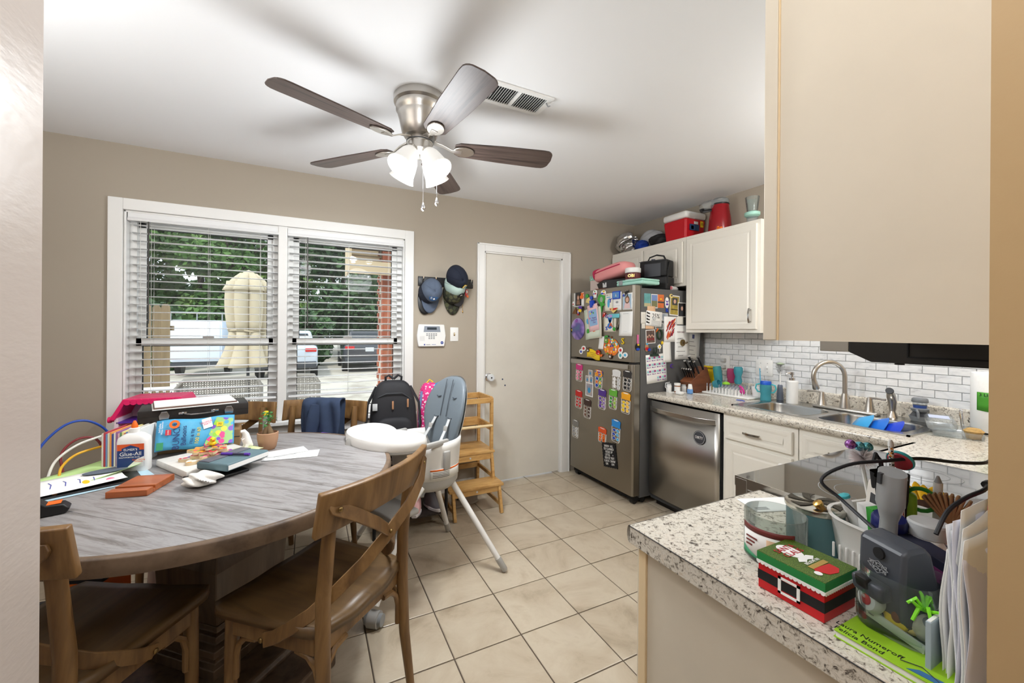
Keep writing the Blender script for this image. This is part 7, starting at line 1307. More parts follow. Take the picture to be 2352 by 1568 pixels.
pp_ = thing('popcorn_popper', 'red hot air popcorn popper with a clear chute', 'popcorn popper', (2.88, 2.13, CT)); MB().lathe([(.082, 0), (.085, .01), (.078, .12), (.066, .20), (.064, .225)], 32).build('popper_body', mat('popper_red', (150, 14, 26), .25), pp_); MB().lathe([(.066, .222), (.067, .232), (.06, .236)], 32).build('black_rim', m_black, pp_); MB().shell([(.063, .234), (.064, .262), (.05, .275), (.02, .278), (.02, .275), (.048, .272), (.06, .26), (.06, .236)], 28).build('clear_cover', m_clearp, pp_); MB().tube([(-.04, .03, .235), (-.09, .06, .222), (-.115, .075, .205)], [.04, .036, .034], 14, cap=False).build('chute', m_clearp, pp_); MB().tube([(-.055, .035, .19), (-.105, .07, .186), (-.12, .078, .182)], [.02, .03, .026], 12, flat=.5).build('chute_lip', m_black, pp_)
bl_ = thing('blender_jar', 'small clear blender jar with a mint collar at the cabinet top end', 'blender jar', (2.82, 1.83, CT)); MB().lathe([(.034, 0), (.036, .05)], 24).build('jar_foot', m_clearp, bl_); MB().lathe([(.036, .05), (.05, .06), (.05, .08), (.034, .088)], 24).build('collar', mat('mint', (0, 0, 0)), bl_); MB().shell([(.034, .086), (.038, .12), (.046, .19), (.043, .19), (.035, .12), (.031, .088)], 24).build('jar_cup', m_clear, bl_)
oc = thing('clip_toy', 'small orange clip beside the popcorn popper', 'clip', (2.77, 2.05, CT)); MB().rbox((0, 0, .012), (.02, .045, .024), .008, 3).build('clip_body', m_orange, oc); MB().cyl((0, .015, .024), (0, .015, .03), .008, n=12).build('knob', m_orange, oc)
# ------------------------------------------------------------------ beside the sink
CZ = CH + .0005
kb_ = thing('knife_block', 'dark wooden knife block full of black-handled knives', 'knife block', (2.74, 2.235, CZ), R(0)); m_kw = ramp_mat('knife_wood', [(.3, (92, 50, 30)), (.6, (128, 76, 48))], 6, (1, 1, 4), .4)
b = MB(); b.prism([(-.06, 0), (.10, 0), (.12, .09), (.075, .20), (-.115, .085)], -.05, .05); b.v = [(v[0], v[2], v[1]) for v in b.v]; b.build('block', m_kw, kb_, smooth=0, bevel=.003)
nd = Vector((-.52, 0, .85)).normalized(); sd_ = Vector((.85, 0, .52)).normalized()
for r, (n_, L_, rad) in enumerate(((5, .075, .008), (3, .11, .012), (2, .115, .013))):
    for k in range(n_):
        y = (k - (n_ - 1) / 2) * (.086 / max(1, n_ - 1) if n_ > 1 else 0); p = Vector((-.085, 0, .102)) + sd_ * (.03 + r * .058) + Vector((0, y, 0)); h_ = MB().tube([p, p + nd * L_ * .5 + sd_ * .004, p + nd * L_], [rad * .8, rad, rad * .95], 8, flat=.7).build('knife_handle', m_black, kb_); MB().cyl(p + nd * L_, p + nd * (L_ + .005), rad * .9, n=8).build('end_cap', m_chrome, h_)
yb = thing('cutting_board', 'yellow cutting board leaning behind the knife block', 'cutting board', (2.895, 2.235, CZ), R(0)); MB(M4(ry=R(8))).rbox((0, 0, .10), (.012, .12, .20), .004).build('board', m_yellow, yb); MB(M4(ry=R(8))).rbox((-.0065, 0, .18), (.002, .05, .014), .0008).build('grip_slot', mat('slot_dark', (150, 120, 10), .6), yb)
pb2 = thing('pill_bottle', 'amber pill bottle with a white cap by the fridge', 'pill bottle', (2.555, 2.245, CZ)); MB().lathe([(.021, 0), (.022, .004), (.022, .055), (.019, .06)], 20).build('bottle_body', mat('amber', (176, 96, 30), .2, trans=.3), pb2); MB().lathe([(.0225, .014), (.0225, .05)], 20).build('paper_label', m_paper, pb2); MB().lathe([(.0235, .058), (.0235, .076), (.001, .077)], 20).build('cap', m_wplastic, pb2)
pj = thing('vitamin_jar', 'small white vitamin jar beside the pill bottle', 'jar', (2.53, 2.305, CZ)); MB().lathe([(.02, 0), (.021, .05), (.016, .056)], 20).build('jar_body', m_wplastic, pj); MB().lathe([(.018, .055), (.018, .066), (.001, .067)], 20).build('cap', m_lgrey, pj)
wj = thing('vitamin_jar', 'white pill jar in front of the knife block', 'jar', (2.625, 2.245, CZ)); MB().lathe([(.019, 0), (.02, .045), (.015, .05)], 20).build('jar_body', m_wplastic, wj); MB().lathe([(.017, .05), (.017, .06), (.001, .061)], 20).build('cap', m_lgrey, wj)
db = thing('dropper_bottle', 'white and blue dropper bottle in front of the knife block', 'bottle', (2.60, 2.165, CZ)); MB().rbox((0, 0, .02), (.028, .04, .04), .008, 3).build('bottle_body', mat('dropper_blue', (110, 160, 220), .4), db); MB().tube([(0, 0, .038), (0, 0, .06), (0, 0, .075)], [.019, .016, .012], 14).build('cap', m_wplastic, db)
chg = thing('phone_charger', 'white phone charger with a coiled cable by the pill bottle', 'charger', (2.50, 2.175, CZ)); MB().rbox((0, 0, .012), (.035, .055, .024), .008, 3).build('plug_body', m_wplastic, chg); MB().tube([(0, .03, .01), (-.03, .07, .004), (.0, .11, .004), (.05, .09, .004), (.12, -.04, .004), (.16, -.14, .003)], .0025, 6).build('cable', m_wplastic, chg); MB().tube([(.02, .11, .004), (-.01, .13, .04), (.01, .145, .07), (.05, .14, .075)], .0025, 6).build('cable', m_wplastic, chg)
rck = thing('drying_rack', 'white baby bottle drying rack tray with rows of pegs', 'drying rack', (2.845, 1.985, CZ)); MB().rbox((0, 0, .007), (.21, .38, .014), .006, 3).build('tray', m_wplastic, rck)
pg0 = MB().tube([(0, 0, .012), (0, 0, .05), (0, 0, .062)], [.0038, .0035, .003], 6).build('peg', m_wplastic, rck); pt0 = MB().tube([(0, 0, .055), (0, 0, .078)], [.0045, .004], 6).build('peg_tip', mat('peg_grey', (140, 146, 156), .5), rck); first = True
for i in range(4):
    for j in range(11):
        for src in (pg0, pt0):
            o = src if first else src.copy()
            if not first: COL.objects.link(o); o.parent = rck
            o.location = (-.08 + i * .045, .16 - j * .026, 0)
        first = False
def bottle(name, label, cat, loc, prof, m, extra=(), tilt=0, rz=0):
    t = thing(name, label, cat, loc, rz); MB(M4(rx=tilt)).lathe(prof, 24).build('bottle_body', m, t)
    for nm, pr_, mm in extra: MB(M4(rx=tilt)).lathe(pr_, 24).build(nm, mm, t)
    return t
m_tp = glassmat('teal_clear', (110, 200, 214), .1, .62, .5); m_tpk = glassmat('pink_clear', (220, 110, 156), .1, .6, .5)
bottle('baby_bottle', 'clear teal baby bottle tipped on the drying rack', 'baby bottle', (2.86, 2.115, CZ + .082), [(.022, 0), (.03, .01), (.031, .11), (.027, .125), (.001, .126)], m_tp, (('neck_ring', [(.022, -.012), (.024, 0)], m_teal),), R(-8)); bottle('baby_bottle', 'pink clear bottle behind the teal one on the rack', 'baby bottle', (2.93, 2.06, CZ + .082), [(.022, 0), (.03, .01), (.03, .09), (.026, .11), (.001, .112)], m_tpk); bottle('baby_bottle', 'teal hourglass baby bottle upside down on the rack', 'baby bottle', (2.905, 1.985, CZ + .082), [(.020, 0), (.028, .02), (.021, .055), (.031, .09), (.031, .12), (.024, .13), (.001, .131)], m_tp)
pc_ = thing('pacifier', 'lime green pacifier on the drying rack', 'pacifier', (2.83, 2.03, CZ + .0775)); MB().lathe([(.026, 0), (.028, .006), (.02, .016), (.008, .02)], 20).build('shield', mat('lime', (150, 210, 60), .4), pc_); MB().lathe([(.010, .018), (.008, .03), (.011, .042), (.001, .052)], 16).build('teat', m_clearp, pc_)
pc2 = thing('teether_ring', 'magenta ring teether leaning on the rack pegs', 'teether', (2.82, 1.90, CZ + .052)); MB(M4(rx=0, ry=R(70), rz=R(-30))).tube([(.027 * math.cos(a * PI / 10), .027 * math.sin(a * PI / 10), 0) for a in range(20)], .0075, 8, closed=True).build('ring', mat('magenta', (214, 50, 150), .4), pc2)
pc3 = thing('feeding_ring', 'clear teal bottle cap with ridges on the rack', 'bottle cap', (2.775, 2.075, CZ + .0775)); MB(M4(rx=R(70))).shell([(.028, -.012), (.03, .0), (.03, .03), (.026, .03), (.026, -.012)], 20).build('cap_ring', m_tp, pc3)
cu_ = thing('straw_cup', 'white cup holding straws and brushes at the rack end', 'cup', (2.90, 1.825, CZ + .0145)); MB().shell([(.001, .004), (.038, .0), (.046, .07), (.043, .07), (.036, .006), (.001, .007)], 28).build('cup_body', m_wplastic, cu_)
for k in range(5): MB().cyl((-.01 + .008 * k, .02 - .01 * k, .01), (-.02 + .012 * k, .035 - .016 * k, .125 + .01 * (k % 2)), .004, n=8).build('straw', m_clearp, cu_)
MB().cyl((.01, -.01, .01), (.005, -.005, .20), .003, n=8).build('blue_stirrer', mat('stir_blue', (60, 170, 210), .4), cu_); MB().cyl((.02, -.02, .01), (.025, -.035, .09), .004, n=8).build('yellow_brush', m_yellow, cu_); MB().tube([(.022, -.03, .085), (.026, -.038, .11)], [.010, .008], 10).build('brush_head', m_yellow, cu_)
tt = tag(MB().tube([(0, -.03, .003), (.01, 0, .004), (.0, .03, .003)], .003, 6).build('twist_tie', m_blue), 'blue twist tie lying on the worktop by the sippy cup', 'twist tie'); tt.location = (2.66, 1.80, CZ)
sc_ = thing('sippy_cup', 'clear teal sippy cup with two handles and a blue lid', 'sippy cup', (2.82, 1.725, CZ)); MB().lathe([(.032, 0), (.034, .006), (.032, .03), (.030, .045), (.035, .07), (.036, .10), (.033, .115)], 28).build('cup_body', m_tp, sc_); MB().lathe([(.033, .112), (.034, .128), (.03, .138), (.001, .14)], 28).build('lid', mat('lid_blue', (30, 90, 200), .4), sc_)
for s in (-1, 1): MB().tube([(s * -.012, s * .030, .118), (s * -.022, s * .052, .11), (s * -.024, s * .056, .085), (s * -.018, s * .044, .062), (s * -.012, s * .031, .06)], .005, 8).build('handle', m_teal, sc_)
bb_ = thing('bottle_brush', 'bottle brush standing in a slate grey holder', 'brush', (2.925, 1.69, CZ + .0065)); MB().lathe([(.020, 0), (.022, .01), (.015, .10), (.013, .105)], 20).build('holder', mat('slate', (112, 120, 136), .45), bb_); MB().cyl((0, 0, .10), (0, 0, .19), .005, n=10).build('stem', m_wplastic, bb_); rgb = random.Random(3); bz = MB()
for i in range(150): z = rgb.uniform(.175, .245); a = rgb.uniform(0, 2 * PI); r_ = .012 + .016 * min(1, (z - .17) / .05); bz.cyl((0, 0, z), (r_ * math.cos(a), r_ * math.sin(a), z + .008), .0012, n=3, cap=False)
bz.build('bristles', m_lgrey, bb_); MB().lathe([(.018, .244), (.026, .25), (.012, .258), (.001, .26)], 16).build('sponge_tip', mat('sponge_green', (170, 186, 160), .9), bb_)
sd2 = thing('soap_dispenser', 'white ribbed soap dispenser with a chrome pump', 'soap dispenser', (2.86, 1.575, CZ + .0065)); pf = []
for i in range(29): pf.append((.033 + (.0012 if i % 2 else 0), i * .0052))
MB().lathe([(.001, 0)] + pf + [(.030, .15), (.015, .152)], 28).build('ribbed_body', m_wplastic, sd2); MB().lathe([(.016, .15), (.018, .152), (.018, .168), (.013, .170), (.006, .172), (.006, .185), (.012, .186), (.013, .205), (.010, .207), (.001, .207)], 20).build('pump', m_chrome, sd2); MB().tube([(0, 0, .198), (-.025, .015, .198), (-.035, .021, .192)], .0045, 8).build('spout', m_chrome, sd2)
# dishes in the near bowl
ds = tag(MB().lathe([(.001, .0), (.05, .002), (.07, .012), (.072, .013), (.001, .006)], 32).build('saucer', m_wplastic), 'white saucer lying in the near sink bowl', 'saucer'); ds.location = (2.60, 1.18, CH - .09); ds.rotation_euler = (R(30), R(12), 0)
def dish(label, loc, rot, c): o = tag(MB().shell([(.001, .0), (.045, .0), (.07, .02), (.088, .035), (.09, .036), (.087, .038), (.068, .024), (.044, .004), (.001, .004)], 36).build('plastic_bowl', mat('bowl_%d' % c[2], c, .35)), label, 'bowl', 'blue bowls in the sink'); o.location = loc; o.rotation_euler = rot
dish('light blue plastic bowl standing in the near sink bowl', (2.60, 1.12, CH - .012), (R(122), 0, R(28)), (60, 160, 220)); dish('royal blue plastic bowl nearest in the sink', (2.60, 1.0, CH - .02), (R(122), 0, R(28)), (24, 66, 200)); dish('blue plastic bowl between the other two in the sink', (2.605, 1.06, CH - .016), (R(122), 0, R(28)), (30, 110, 210))
# dish brush and paper towel
dbp = thing('dish_brush', 'grey palm dish brush standing on its soap dish by the sprayer', 'dish brush', (2.915, .965, CZ + .0065)); m_dbg = mat('brush_grey', (120, 124, 128), .45); MB().shell([(.001, 0), (.034, 0), (.042, .018), (.044, .026), (.040, .026), (.032, .006), (.001, .006)], 28).build('soap_dish', m_dbg, dbp); bz = MB()
for i in range(60): a = 2 * PI * i / 60; r_ = .03; bz.cyl((r_ * .7 * math.cos(a), r_ * .7 * math.sin(a), .055), (r_ * 1.25 * math.cos(a), r_ * 1.25 * math.sin(a), .026), .0022, n=4, cap=False)
bz.build('bristles', m_dark, dbp); MB().lathe([(.03, .05), (.036, .058), (.036, .066), (.026, .07)], 28).build('brush_plate', m_dbg, dbp); MB().lathe([(.026, .07), (.028, .085)], 28).build('blue_band', mat('band_blue', (50, 80, 150), .4), dbp); MB().lathe([(.028, .085), (.029, .10)], 24).build('clear_tank', m_clearp, dbp); MB().lathe([(.032, .10), (.034, .104), (.032, .118), (.026, .124), (.001, .125)], 28).build('palm_cap', m_dbg, dbp); MB().tube([(-.036, -.0, .062), (-.046, -.008, .05), (-.046, -.010, .02)], .006, 8).build('side_grip', m_dbg, dbp)
ptw = thing('paper_towel', 'paper towel roll on a wire holder at the corner', 'paper towel', (2.88, .70, CZ)); MB().lathe([(.016, .012), (.067, .012), (.070, .016), (.070, .286), (.067, .29), (.016, .29)], 40).build('roll', mat('towel_white', (240, 240, 238), .95, bump=(60, .6)), ptw); MB().lathe([(.075, 0), (.075, .005), (.001, .006)], 32).build('holder_base', m_chrome, ptw); MB().cyl((0, 0, 0), (0, 0, .33), .006, n=10).build('rod', m_chrome, ptw); MB().tube([(-.04, .085, .005), (-.04, .09, .03), (-.045, .095, .10), (-.05, .09, .105), (-.052, .083, .10), (-.048, .08, .03), (-.045, .076, .005)], .0028, 8).build('tension_arm', m_chrome, ptw)
MB().surf(lambda u, v: (.0712 * math.cos(R(152 + 62 * u)), .0712 * math.sin(R(152 + 62 * u)), .115 + .085 * v - .008 * u * (1 - v)), 12, 4).build('wrapper_label', mat('label_leaf', (70, 150, 40), .45), ptw, smooth=60, solid=.0008)
text('3 LI', .02, m_ink, ptw, facing((.0722 * math.cos(R(172)), .0722 * math.sin(R(172)), .188), (math.sin(R(172)) * -1, math.cos(R(172)), 0), (0, 0, 1)) @ Matrix.Translation((0, 0, .001)), .0004)
mf = thing('muffin_box', 'clear clamshell box with one muffin left on the corner worktop', 'muffin box', (2.72, .775, CZ), R(20)); MB().rbox((0, 0, .015), (.24, .16, .026), .01).build('tray', m_clearp, mf); MB().rbox((.0, .05, .05), (.24, .10, .045), .015).build('lid', m_clearp, mf); MB().lathe([(.022, .0), (.03, .028), (.034, .034), (.02, .046), (.001, .049)], 20, (-.07, -.05, .002)).build('muffin', mat('muffin', (206, 168, 104), .85, noise=(80, .2)), mf); MB().box(-.05, .05, .02, .09, .0735, .0745).build('paper_label', mat('label_lilac', (190, 200, 226), .6), mf, smooth=0)
# ------------------------------------------------------------------ on the foreground worktop
m_gl1 = glassmat('smoke_glass', (232, 236, 234), .03, .95, .6); m_gl2 = glassmat('teal_glass', (120, 160, 166), .05, .5, .7)
sheet('envelope', 'white envelope on the foreground worktop touching the range', 'envelope', 1.135, .675, CZ + .0005, .15, .085, R(-20), m_paper)
for k in range(3): MB().box(-.065, -.03, -.03 + k * .006, -.0275 + k * .006, .0004, .0008).build('print_line', m_grey, [o for o in bpy.data.objects if o.name.startswith('envelope')][-1], smooth=0)
cn = thing('candle_jar', 'empty clear candle jar with a coffee label at the worktop front', 'candle jar', (.872, .512, CZ)); MB().shell([(.001, .0), (.051, .0), (.0565, .006), (.0565, .094), (.055, .096), (.0530, .094), (.0530, .010), (.001, .008)], 48).build('glass', m_gl1, cn)
MB().surf(lambda u, v: (.0570 * math.cos(R(140 + 105 * u)), .0570 * math.sin(R(140 + 105 * u)), .012 + .06 * v), 20, 2).build('label_paper', m_paper, cn, solid=.0006); MB().surf(lambda u, v: (.0576 * math.cos(R(140 + 105 * u)), .0576 * math.sin(R(140 + 105 * u)), .062 + .012 * v), 20, 2).build('label_band', mat('label_maroon', (110, 40, 36), .5), cn, solid=.0006); MB().surf(lambda u, v: (.0577 * math.cos(R(196 + 42 * u)), .0577 * math.sin(R(196 + 42 * u)), .022 + .034 * v), 10, 2).build('label_coffee', mat('label_tan', (206, 170, 136), .6), cn, solid=.0006); MB().surf(lambda u, v: (.0575 * math.cos(R(140 + 55 * u)), .0575 * math.sin(R(140 + 55 * u)), .010 + .016 * v * (1 - u)), 10, 2).build('label_green', mat('label_green', (60, 140, 100), .6), cn, solid=.0006); MB().lathe([(.052, .008), (.052, .012), (.001, .012)], 40).build('wax_rest', mat('wax', (206, 206, 196), .5), cn)
[MB(facing((-.0555, .012, .048 - .008 * k), (-.21, -.97, 0), (0, 0, 1))).box(-.014, .012 - .006 * k, 0, .003, .001, .002).build('print_line', MATS['label_maroon'], cn, smooth=0) for k in range(3)]
cd2 = thing('candle_jar', 'teal glass candle with a swirled silver lid behind the empty jar', 'candle jar', (1.0, .502, CZ)); MB().lathe([(.05, 0), (.053, .006), (.053, .082)], 48).build('glass', m_gl2, cd2); MB().lathe([(.054, .083), (.056, .086), (.056, .094), (.053, .096), (.001, .097)], 48).build('lid', mat('lid_silver', (200, 198, 188), .25, 1.), cd2)
for k in range(6): MB(M4((0, 0, 0), rz=k * PI / 3)).prism([(.004, 0)] + [(.050 * (t / 5) * math.sin(t * .12), .050 * (t / 5) * math.cos(t * .12)) for t in range(1, 6)] + [(.050 * (1 - t / 5) * math.sin(1.1 - t * .14), .050 * (1 - t / 5) * math.cos(1.1 - t * .14)) for t in range(0, 5)], .097, .0985).build('swirl', mat('lid_dark', (96, 92, 84), .6, 1., bump=(300, .8)), cd2, smooth=0)
# gift box
gb = thing('gift_box', 'red gift box with a black belt and a glittery green lid', 'gift box', (.795, .414, CZ), R(0)); m_gr = mat('gift_red', (196, 20, 28), .45); MB().box(-.048, .048, -.054, .054, 0, .05).build('box_body', m_gr, gb, smooth=0, bevel=.0008); MB().box(-.0486, .0486, -.0546, .0546, .016, .033).build('belt', m_ink, gb, smooth=0)
bk2 = MB()
for y0, y1, z0, z1 in ((-.018, .018, .010, .014), (-.018, .018, .035, .039), (-.018, -.013, .010, .039), (.013, .018, .010, .039)): bk2.box(-.0500, -.0484, y0, y1, z0, z1)
bk2.build('buckle', m_paper, gb, smooth=0)
MB().box(-.050, .050, -.056, .056, .0475, .0655).build('lid_side', mat('gift_green', (36, 130, 66), .45), gb, smooth=0, bevel=.0006); MB().box(-.0495, .0495, -.0555, .0555, .0655, .0664).build('glitter_top', ramp_mat('glitter_green', [(.35, (40, 66, 14)), (.55, (76, 110, 30)), (.72, (150, 176, 60))], 900, rough=.35, detail=2, metal=.3), gb, smooth=0)
sc0 = MB().cyl((-.0506, 0, .048), (-.0498, 0, .048), .0034, n=10).build('white_scallop', m_paper, gb); sc1 = MB().cyl((0, -.0566, .048), (0, -.0558, .048), .0034, n=10).build('white_scallop', m_paper, gb)
for i in range(16):
    for src, loc in ((sc0, (0, -.0525 + i * .007, 0)), (sc1, (-.0472 + i * .0063, 0, 0))):
        o = src if i == 0 else src.copy()
        if i: COL.objects.link(o); o.parent = gb
        o.location = loc
MB().box(-.0503, .0503, -.0563, .0563, .0475, .0515).build('scallop_band', m_paper, gb, smooth=0)
GT = facing((0, 0, .0666), (0, 1, 0), (-1, 0, 0)) @ Matrix.Rotation(0, 4, 'Z')     # reads from the far side: x -> +y, up -> -x
def gp(nm, poly, z0, z1, m): MB(GT).prism(poly, z0, z1).build(nm, m, gb, smooth=0)
gp('beard_print', oval(.046, .034, .026, .0), 0, .0004, m_paper); gp('moustache_print', [(-.002, .022), (.006, .012), (.004, .0), (.006, -.012), (-.002, -.022), (-.008, -.010), (-.004, .0), (-.008, .010)], .0002, .0006, m_paper); gp('hat_print', [(-.024, .022), (-.030, .026), (-.046, .016), (-.050, -.004), (-.044, -.018), (-.028, -.020)], 0, .0004, m_gr); gp('hat_band_print', rect(.009, .048, -.021, .0), .0002, .0006, mat('gift_gold', (196, 164, 90), .4, .6)); gp('pompom_print', oval(.012, .012, -.036, .030), .0004, .0008, m_paper)
text('SANTA\nCLAUS', .017, mat('text_red', (180, 20, 40), .5), gb, GT @ Matrix.Translation((.027, 0, .0008)) @ Matrix.Rotation(-PI / 2, 4, 'Z'), .0002); text('BELIEVE IN', .0085, m_paper, gb, GT @ Matrix.Translation((-.0115, 0, .0006)) @ Matrix.Rotation(-PI / 2, 4, 'Z'), .0002)
# white bin and what stands in it
wb = thing('storage_bin', 'white oval storage bin full of pens and tools', 'bin', (1.055, .375, CZ), R(-12)); rr = []
b = MB(); rings = [(rrect(.20, .155, .06, 6), 0), (rrect(.232, .185, .075, 6), .092), (rrect(.24, .192, .078, 6), .096), (rrect(.24, .192, .078, 6), .100), (rrect(.228, .180, .073, 6), .099), (rrect(.194, .149, .058, 6), .005)]; n = len(rings[0][0]); vs = []; fs = []
for p, z in rings: vs += [(x, y, z) for x, y in p]
for j in range(len(rings) - 1):
    for i in range(n): fs.append((j * n + i, j * n + (i + 1) % n, (j + 1) * n + (i + 1) % n, (j + 1) * n + i))
fs += [tuple(range(n - 1, -1, -1)), tuple(range((len(rings) - 1) * n, len(rings) * n))]; b.add(vs, fs); b.build('bin_wall', mat('bin_white', (236, 234, 230), .4), wb, smooth=40)
for k in range(9): MB().rbox((-.109 + .0 * k, .05 - k * .0125, .03), (.004, .004, .03), .0015).build('grip_rib', MATS['bin_white'], wb)
def stick(name, label, cat, a, b_, r, m, tip=None, n=10):
    t = thing(name, label, cat, a); d = Vector(b_) - Vector(a); MB().cyl((0, 0, 0), d, r, n=n).build('shaft', m, t)
    if tip: MB().tube([d, d * 1.03 + Vector((0, 0, .001)), d * 1.06], [r * 1.15, r * 1.1, r * .5], n).build('tip', tip, t)
    return t
Bz = CZ + .012
stick('marker', 'gold paint marker leaning out of the bin at left', 'marker', (1.02, .445, Bz), (.965, .478, .968), .0085, mat('gold_paint', (150, 110, 50), .35, .6), mat('gold', (0, 0, 0)))
stick('scissors_handle', 'white plastic handle standing in the bin beside the gold marker', 'tool', (1.04, .42, Bz), (1.01, .452, .985), .010, m_wplastic, m_teal)
wd = thing('tape_measure', 'white flat dispenser standing in the bin', 'dispenser', (1.06, .415, Bz), R(-30)); MB(M4(rx=R(8))).rbox((0, 0, .075), (.022, .075, .15), .010, 3).build('case', mat('warm_white', (228, 222, 214), .4), wd); MB(M4(rx=R(8))).rbox((-.0115, 0, .10), (.002, .04, .05), .0008).build('dark_window', m_dark, wd)
gbx = thing('toothpaste_box', 'narrow white and green carton standing in the bin', 'carton', (1.015, .40, Bz), R(-25)); MB(M4(ry=R(-6))).box(-.012, .012, -.018, .018, 0, .115).build('carton_body', m_paper, gbx, smooth=0); MB(M4(ry=R(-6))).box(-.0126, .0126, -.0186, -.004, 0, .1155).build('green_stripe', m_green, gbx, smooth=0)
gc = thing('lime_case', 'lime green ring case in the bin', 'case', (1.09, .39, Bz), R(20)); MB().rbox((0, 0, .07), (.03, .05, .13), .008, 3).build('case_body', mat('lime', (0, 0, 0)), gc); MB().tube([(0, -.03 + .022 * math.cos(a * PI / 8), .125 + .022 * math.sin(a * PI / 8)) for a in range(16)], .004, 8, closed=True).build('ring', m_green, gc)
for i, (y, c) in enumerate(((.385, (236, 200, 110)), (.372, (246, 216, 120)), (.36, (226, 190, 110)))):
    t = thing('wooden_comb', ('tan wooden comb standing in the bin', 'yellow card standing between the combs', 'tan emery board beside the yellow card')[i], 'comb', (1.005 + .012 * i, y, Bz), R(-20)); MB(M4(rx=R(6 - 6 * i))).box(-.002, .002, -.012, .012, 0, .105 - .006 * i).build('blade', mat('comb_%d' % i, c, .6), t, smooth=0); MB(M4(rx=R(6 - 6 * i))).box(-.0026, .0026, -.013, -.010, 0, .1055 - .006 * i).build('edge_strip', m_brass, t, smooth=0)
blb = thing('cream_jar', 'cream bottle with a navy lid leaning out of the bin', 'bottle', (.99, .376, CZ + .034), R(0)); Q = M4(rx=R(8), ry=R(-10)); MB(Q).lathe([(.022, 0), (.0235, .006), (.0235, .062), (.021, .068)], 28).build('bottle_body', mat('cream_plastic', (230, 226, 208), .4), blb); MB(Q).lathe([(.0245, .068), (.0265, .072), (.0265, .090), (.023, .096), (.001, .098)], 28).build('lid', mat('navy_lid', (28, 34, 96), .3), blb)
wbt = thing('vitamin_bottle', 'white ribbed-cap bottle behind the papers', 'bottle', (1.0, .318, CZ + .014)); MB().lathe([(.028, 0), (.03, .005), (.03, .085), (.026, .092)], 28).build('bottle_body', m_wplastic, wbt); pr = [(.0275 + (.0008 if i % 2 else 0), .0) for i in range(2)]; MB().lathe([(.028, .093), (.029, .096), (.029, .115), (.026, .118), (.001, .118)], 28).build('cap', m_lgrey, wbt)
nbx = thing('tea_box', 'navy box with a plum label lying in front of the ribbed-cap bottle', 'box', (.945, .295, CZ), R(-35)); MB().box(-.018, .018, -.055, .055, 0, .105).build('box_body', mat('box_navy', (26, 28, 52), .5), nbx, smooth=0, bevel=.001); MB().box(-.0188, -.017, -.045, .0, .068, .090).build('plum_label', mat('plum', (112, 44, 96), .5), nbx, smooth=0); MB().cyl((-.0188, .03, .088), (-.017, .03, .088), .006, n=12).build('white_dot', m_paper, nbx)
um = thing('folding_umbrella', 'black folding umbrella with a small label standing in the bin', 'umbrella', (1.095, .405, Bz), R(0)); Q = M4(rx=R(4), ry=R(-14)); MB(Q).surf(lambda u, v: ((.022 + .006 * v) * (1 + .12 * math.cos(7 * u * 2 * PI)) * math.cos(u * 2 * PI), (.022 + .006 * v) * (1 + .12 * math.cos(7 * u * 2 * PI)) * math.sin(u * 2 * PI), .06 + .12 * v), 56, 6, True).build('folded_cloth', m_blackmat, um, smooth=60); MB(Q).cyl((0, 0, 0), (0, 0, .19), .006, n=8).build('shaft', m_black, um); MB(Q @ M4(rz=R(215))).box(.0275, .0285, -.014, .014, .08, .13).build('paper_label', m_paper, um, smooth=0); MB(Q @ M4(rz=R(215))).box(.0284, .0290, -.012, .012, .108, .118).build('label_band', m_red, um, smooth=0); MB(Q).tube([(.02, .02, .17), (.034, .028, .185), (.03, .034, .20), (.01, .03, .19)], .004, 6).build('wrist_strap', m_black, um)
ppn = thing('pompom_pencil', 'pencil topped with a white feather pompom and shiny bells', 'pencil', (1.10, .43, Bz - .028)); MB().cyl((0, 0, .03), (-.02, .02, .20), .004, n=8).build('shaft', m_wplastic, ppn); rgf = random.Random(6); fb = MB()
for i in range(800):
    d = Vector((rgf.gauss(0, 1), rgf.gauss(0, 1), rgf.gauss(0, 1))).normalized(); p0 = Vector((-.02, .02, .215)); q_ = p0 + d * rgf.uniform(.022, .032); s_ = d.orthogonal().normalized() * .001; fb.add([p0 + s_, p0 - s_, q_], [(0, 1, 2)])
fb.build('feather_pompom', mat('feather_white', (238, 228, 228), .8), ppn, smooth=0)
for dx, dy, c in ((-.034, .036, (170, 110, 190)), (-.018, .026, (110, 190, 210)), (-.008, .016, (100, 170, 180))): MB().ball((dx, dy, .238 + .004 * (c[0] > 120)), .0105, 12, 8).build('bell', mat('bell_%d' % c[0], c, .15, .8), ppn)
stick('pencil', 'zebra striped pencil beside the pompom', 'pencil', (1.105, .40, Bz), (1.075, .40, 1.098), .0042, spots('zebra', (240, 240, 240), [(30, 30, 30), (240, 240, 240), (230, 150, 60)], 220, .5, .5), m_paper)
mc = thing('hair_brush', 'red and teal round hairbrush head behind the grey handle', 'hair brush', (1.12, .405, Bz)); MB().cyl((0, 0, 0), (-.02, -.01, .17), .005, n=10).build('handle', m_red, mc); MB(M4((-.022, -.012, .195), ry=R(60))).lathe([(.001, -.008), (.019, -.006), (.022, 0), (.019, .006), (.001, .008)], 24).build('brush_head', mat('macaron_red', (186, 62, 78), .5), mc); MB(M4((-.022, -.012, .195), ry=R(60))).lathe([(.0225, -.003), (.023, 0), (.0225, .003)], 24).build('teal_edge', m_teal, mc)
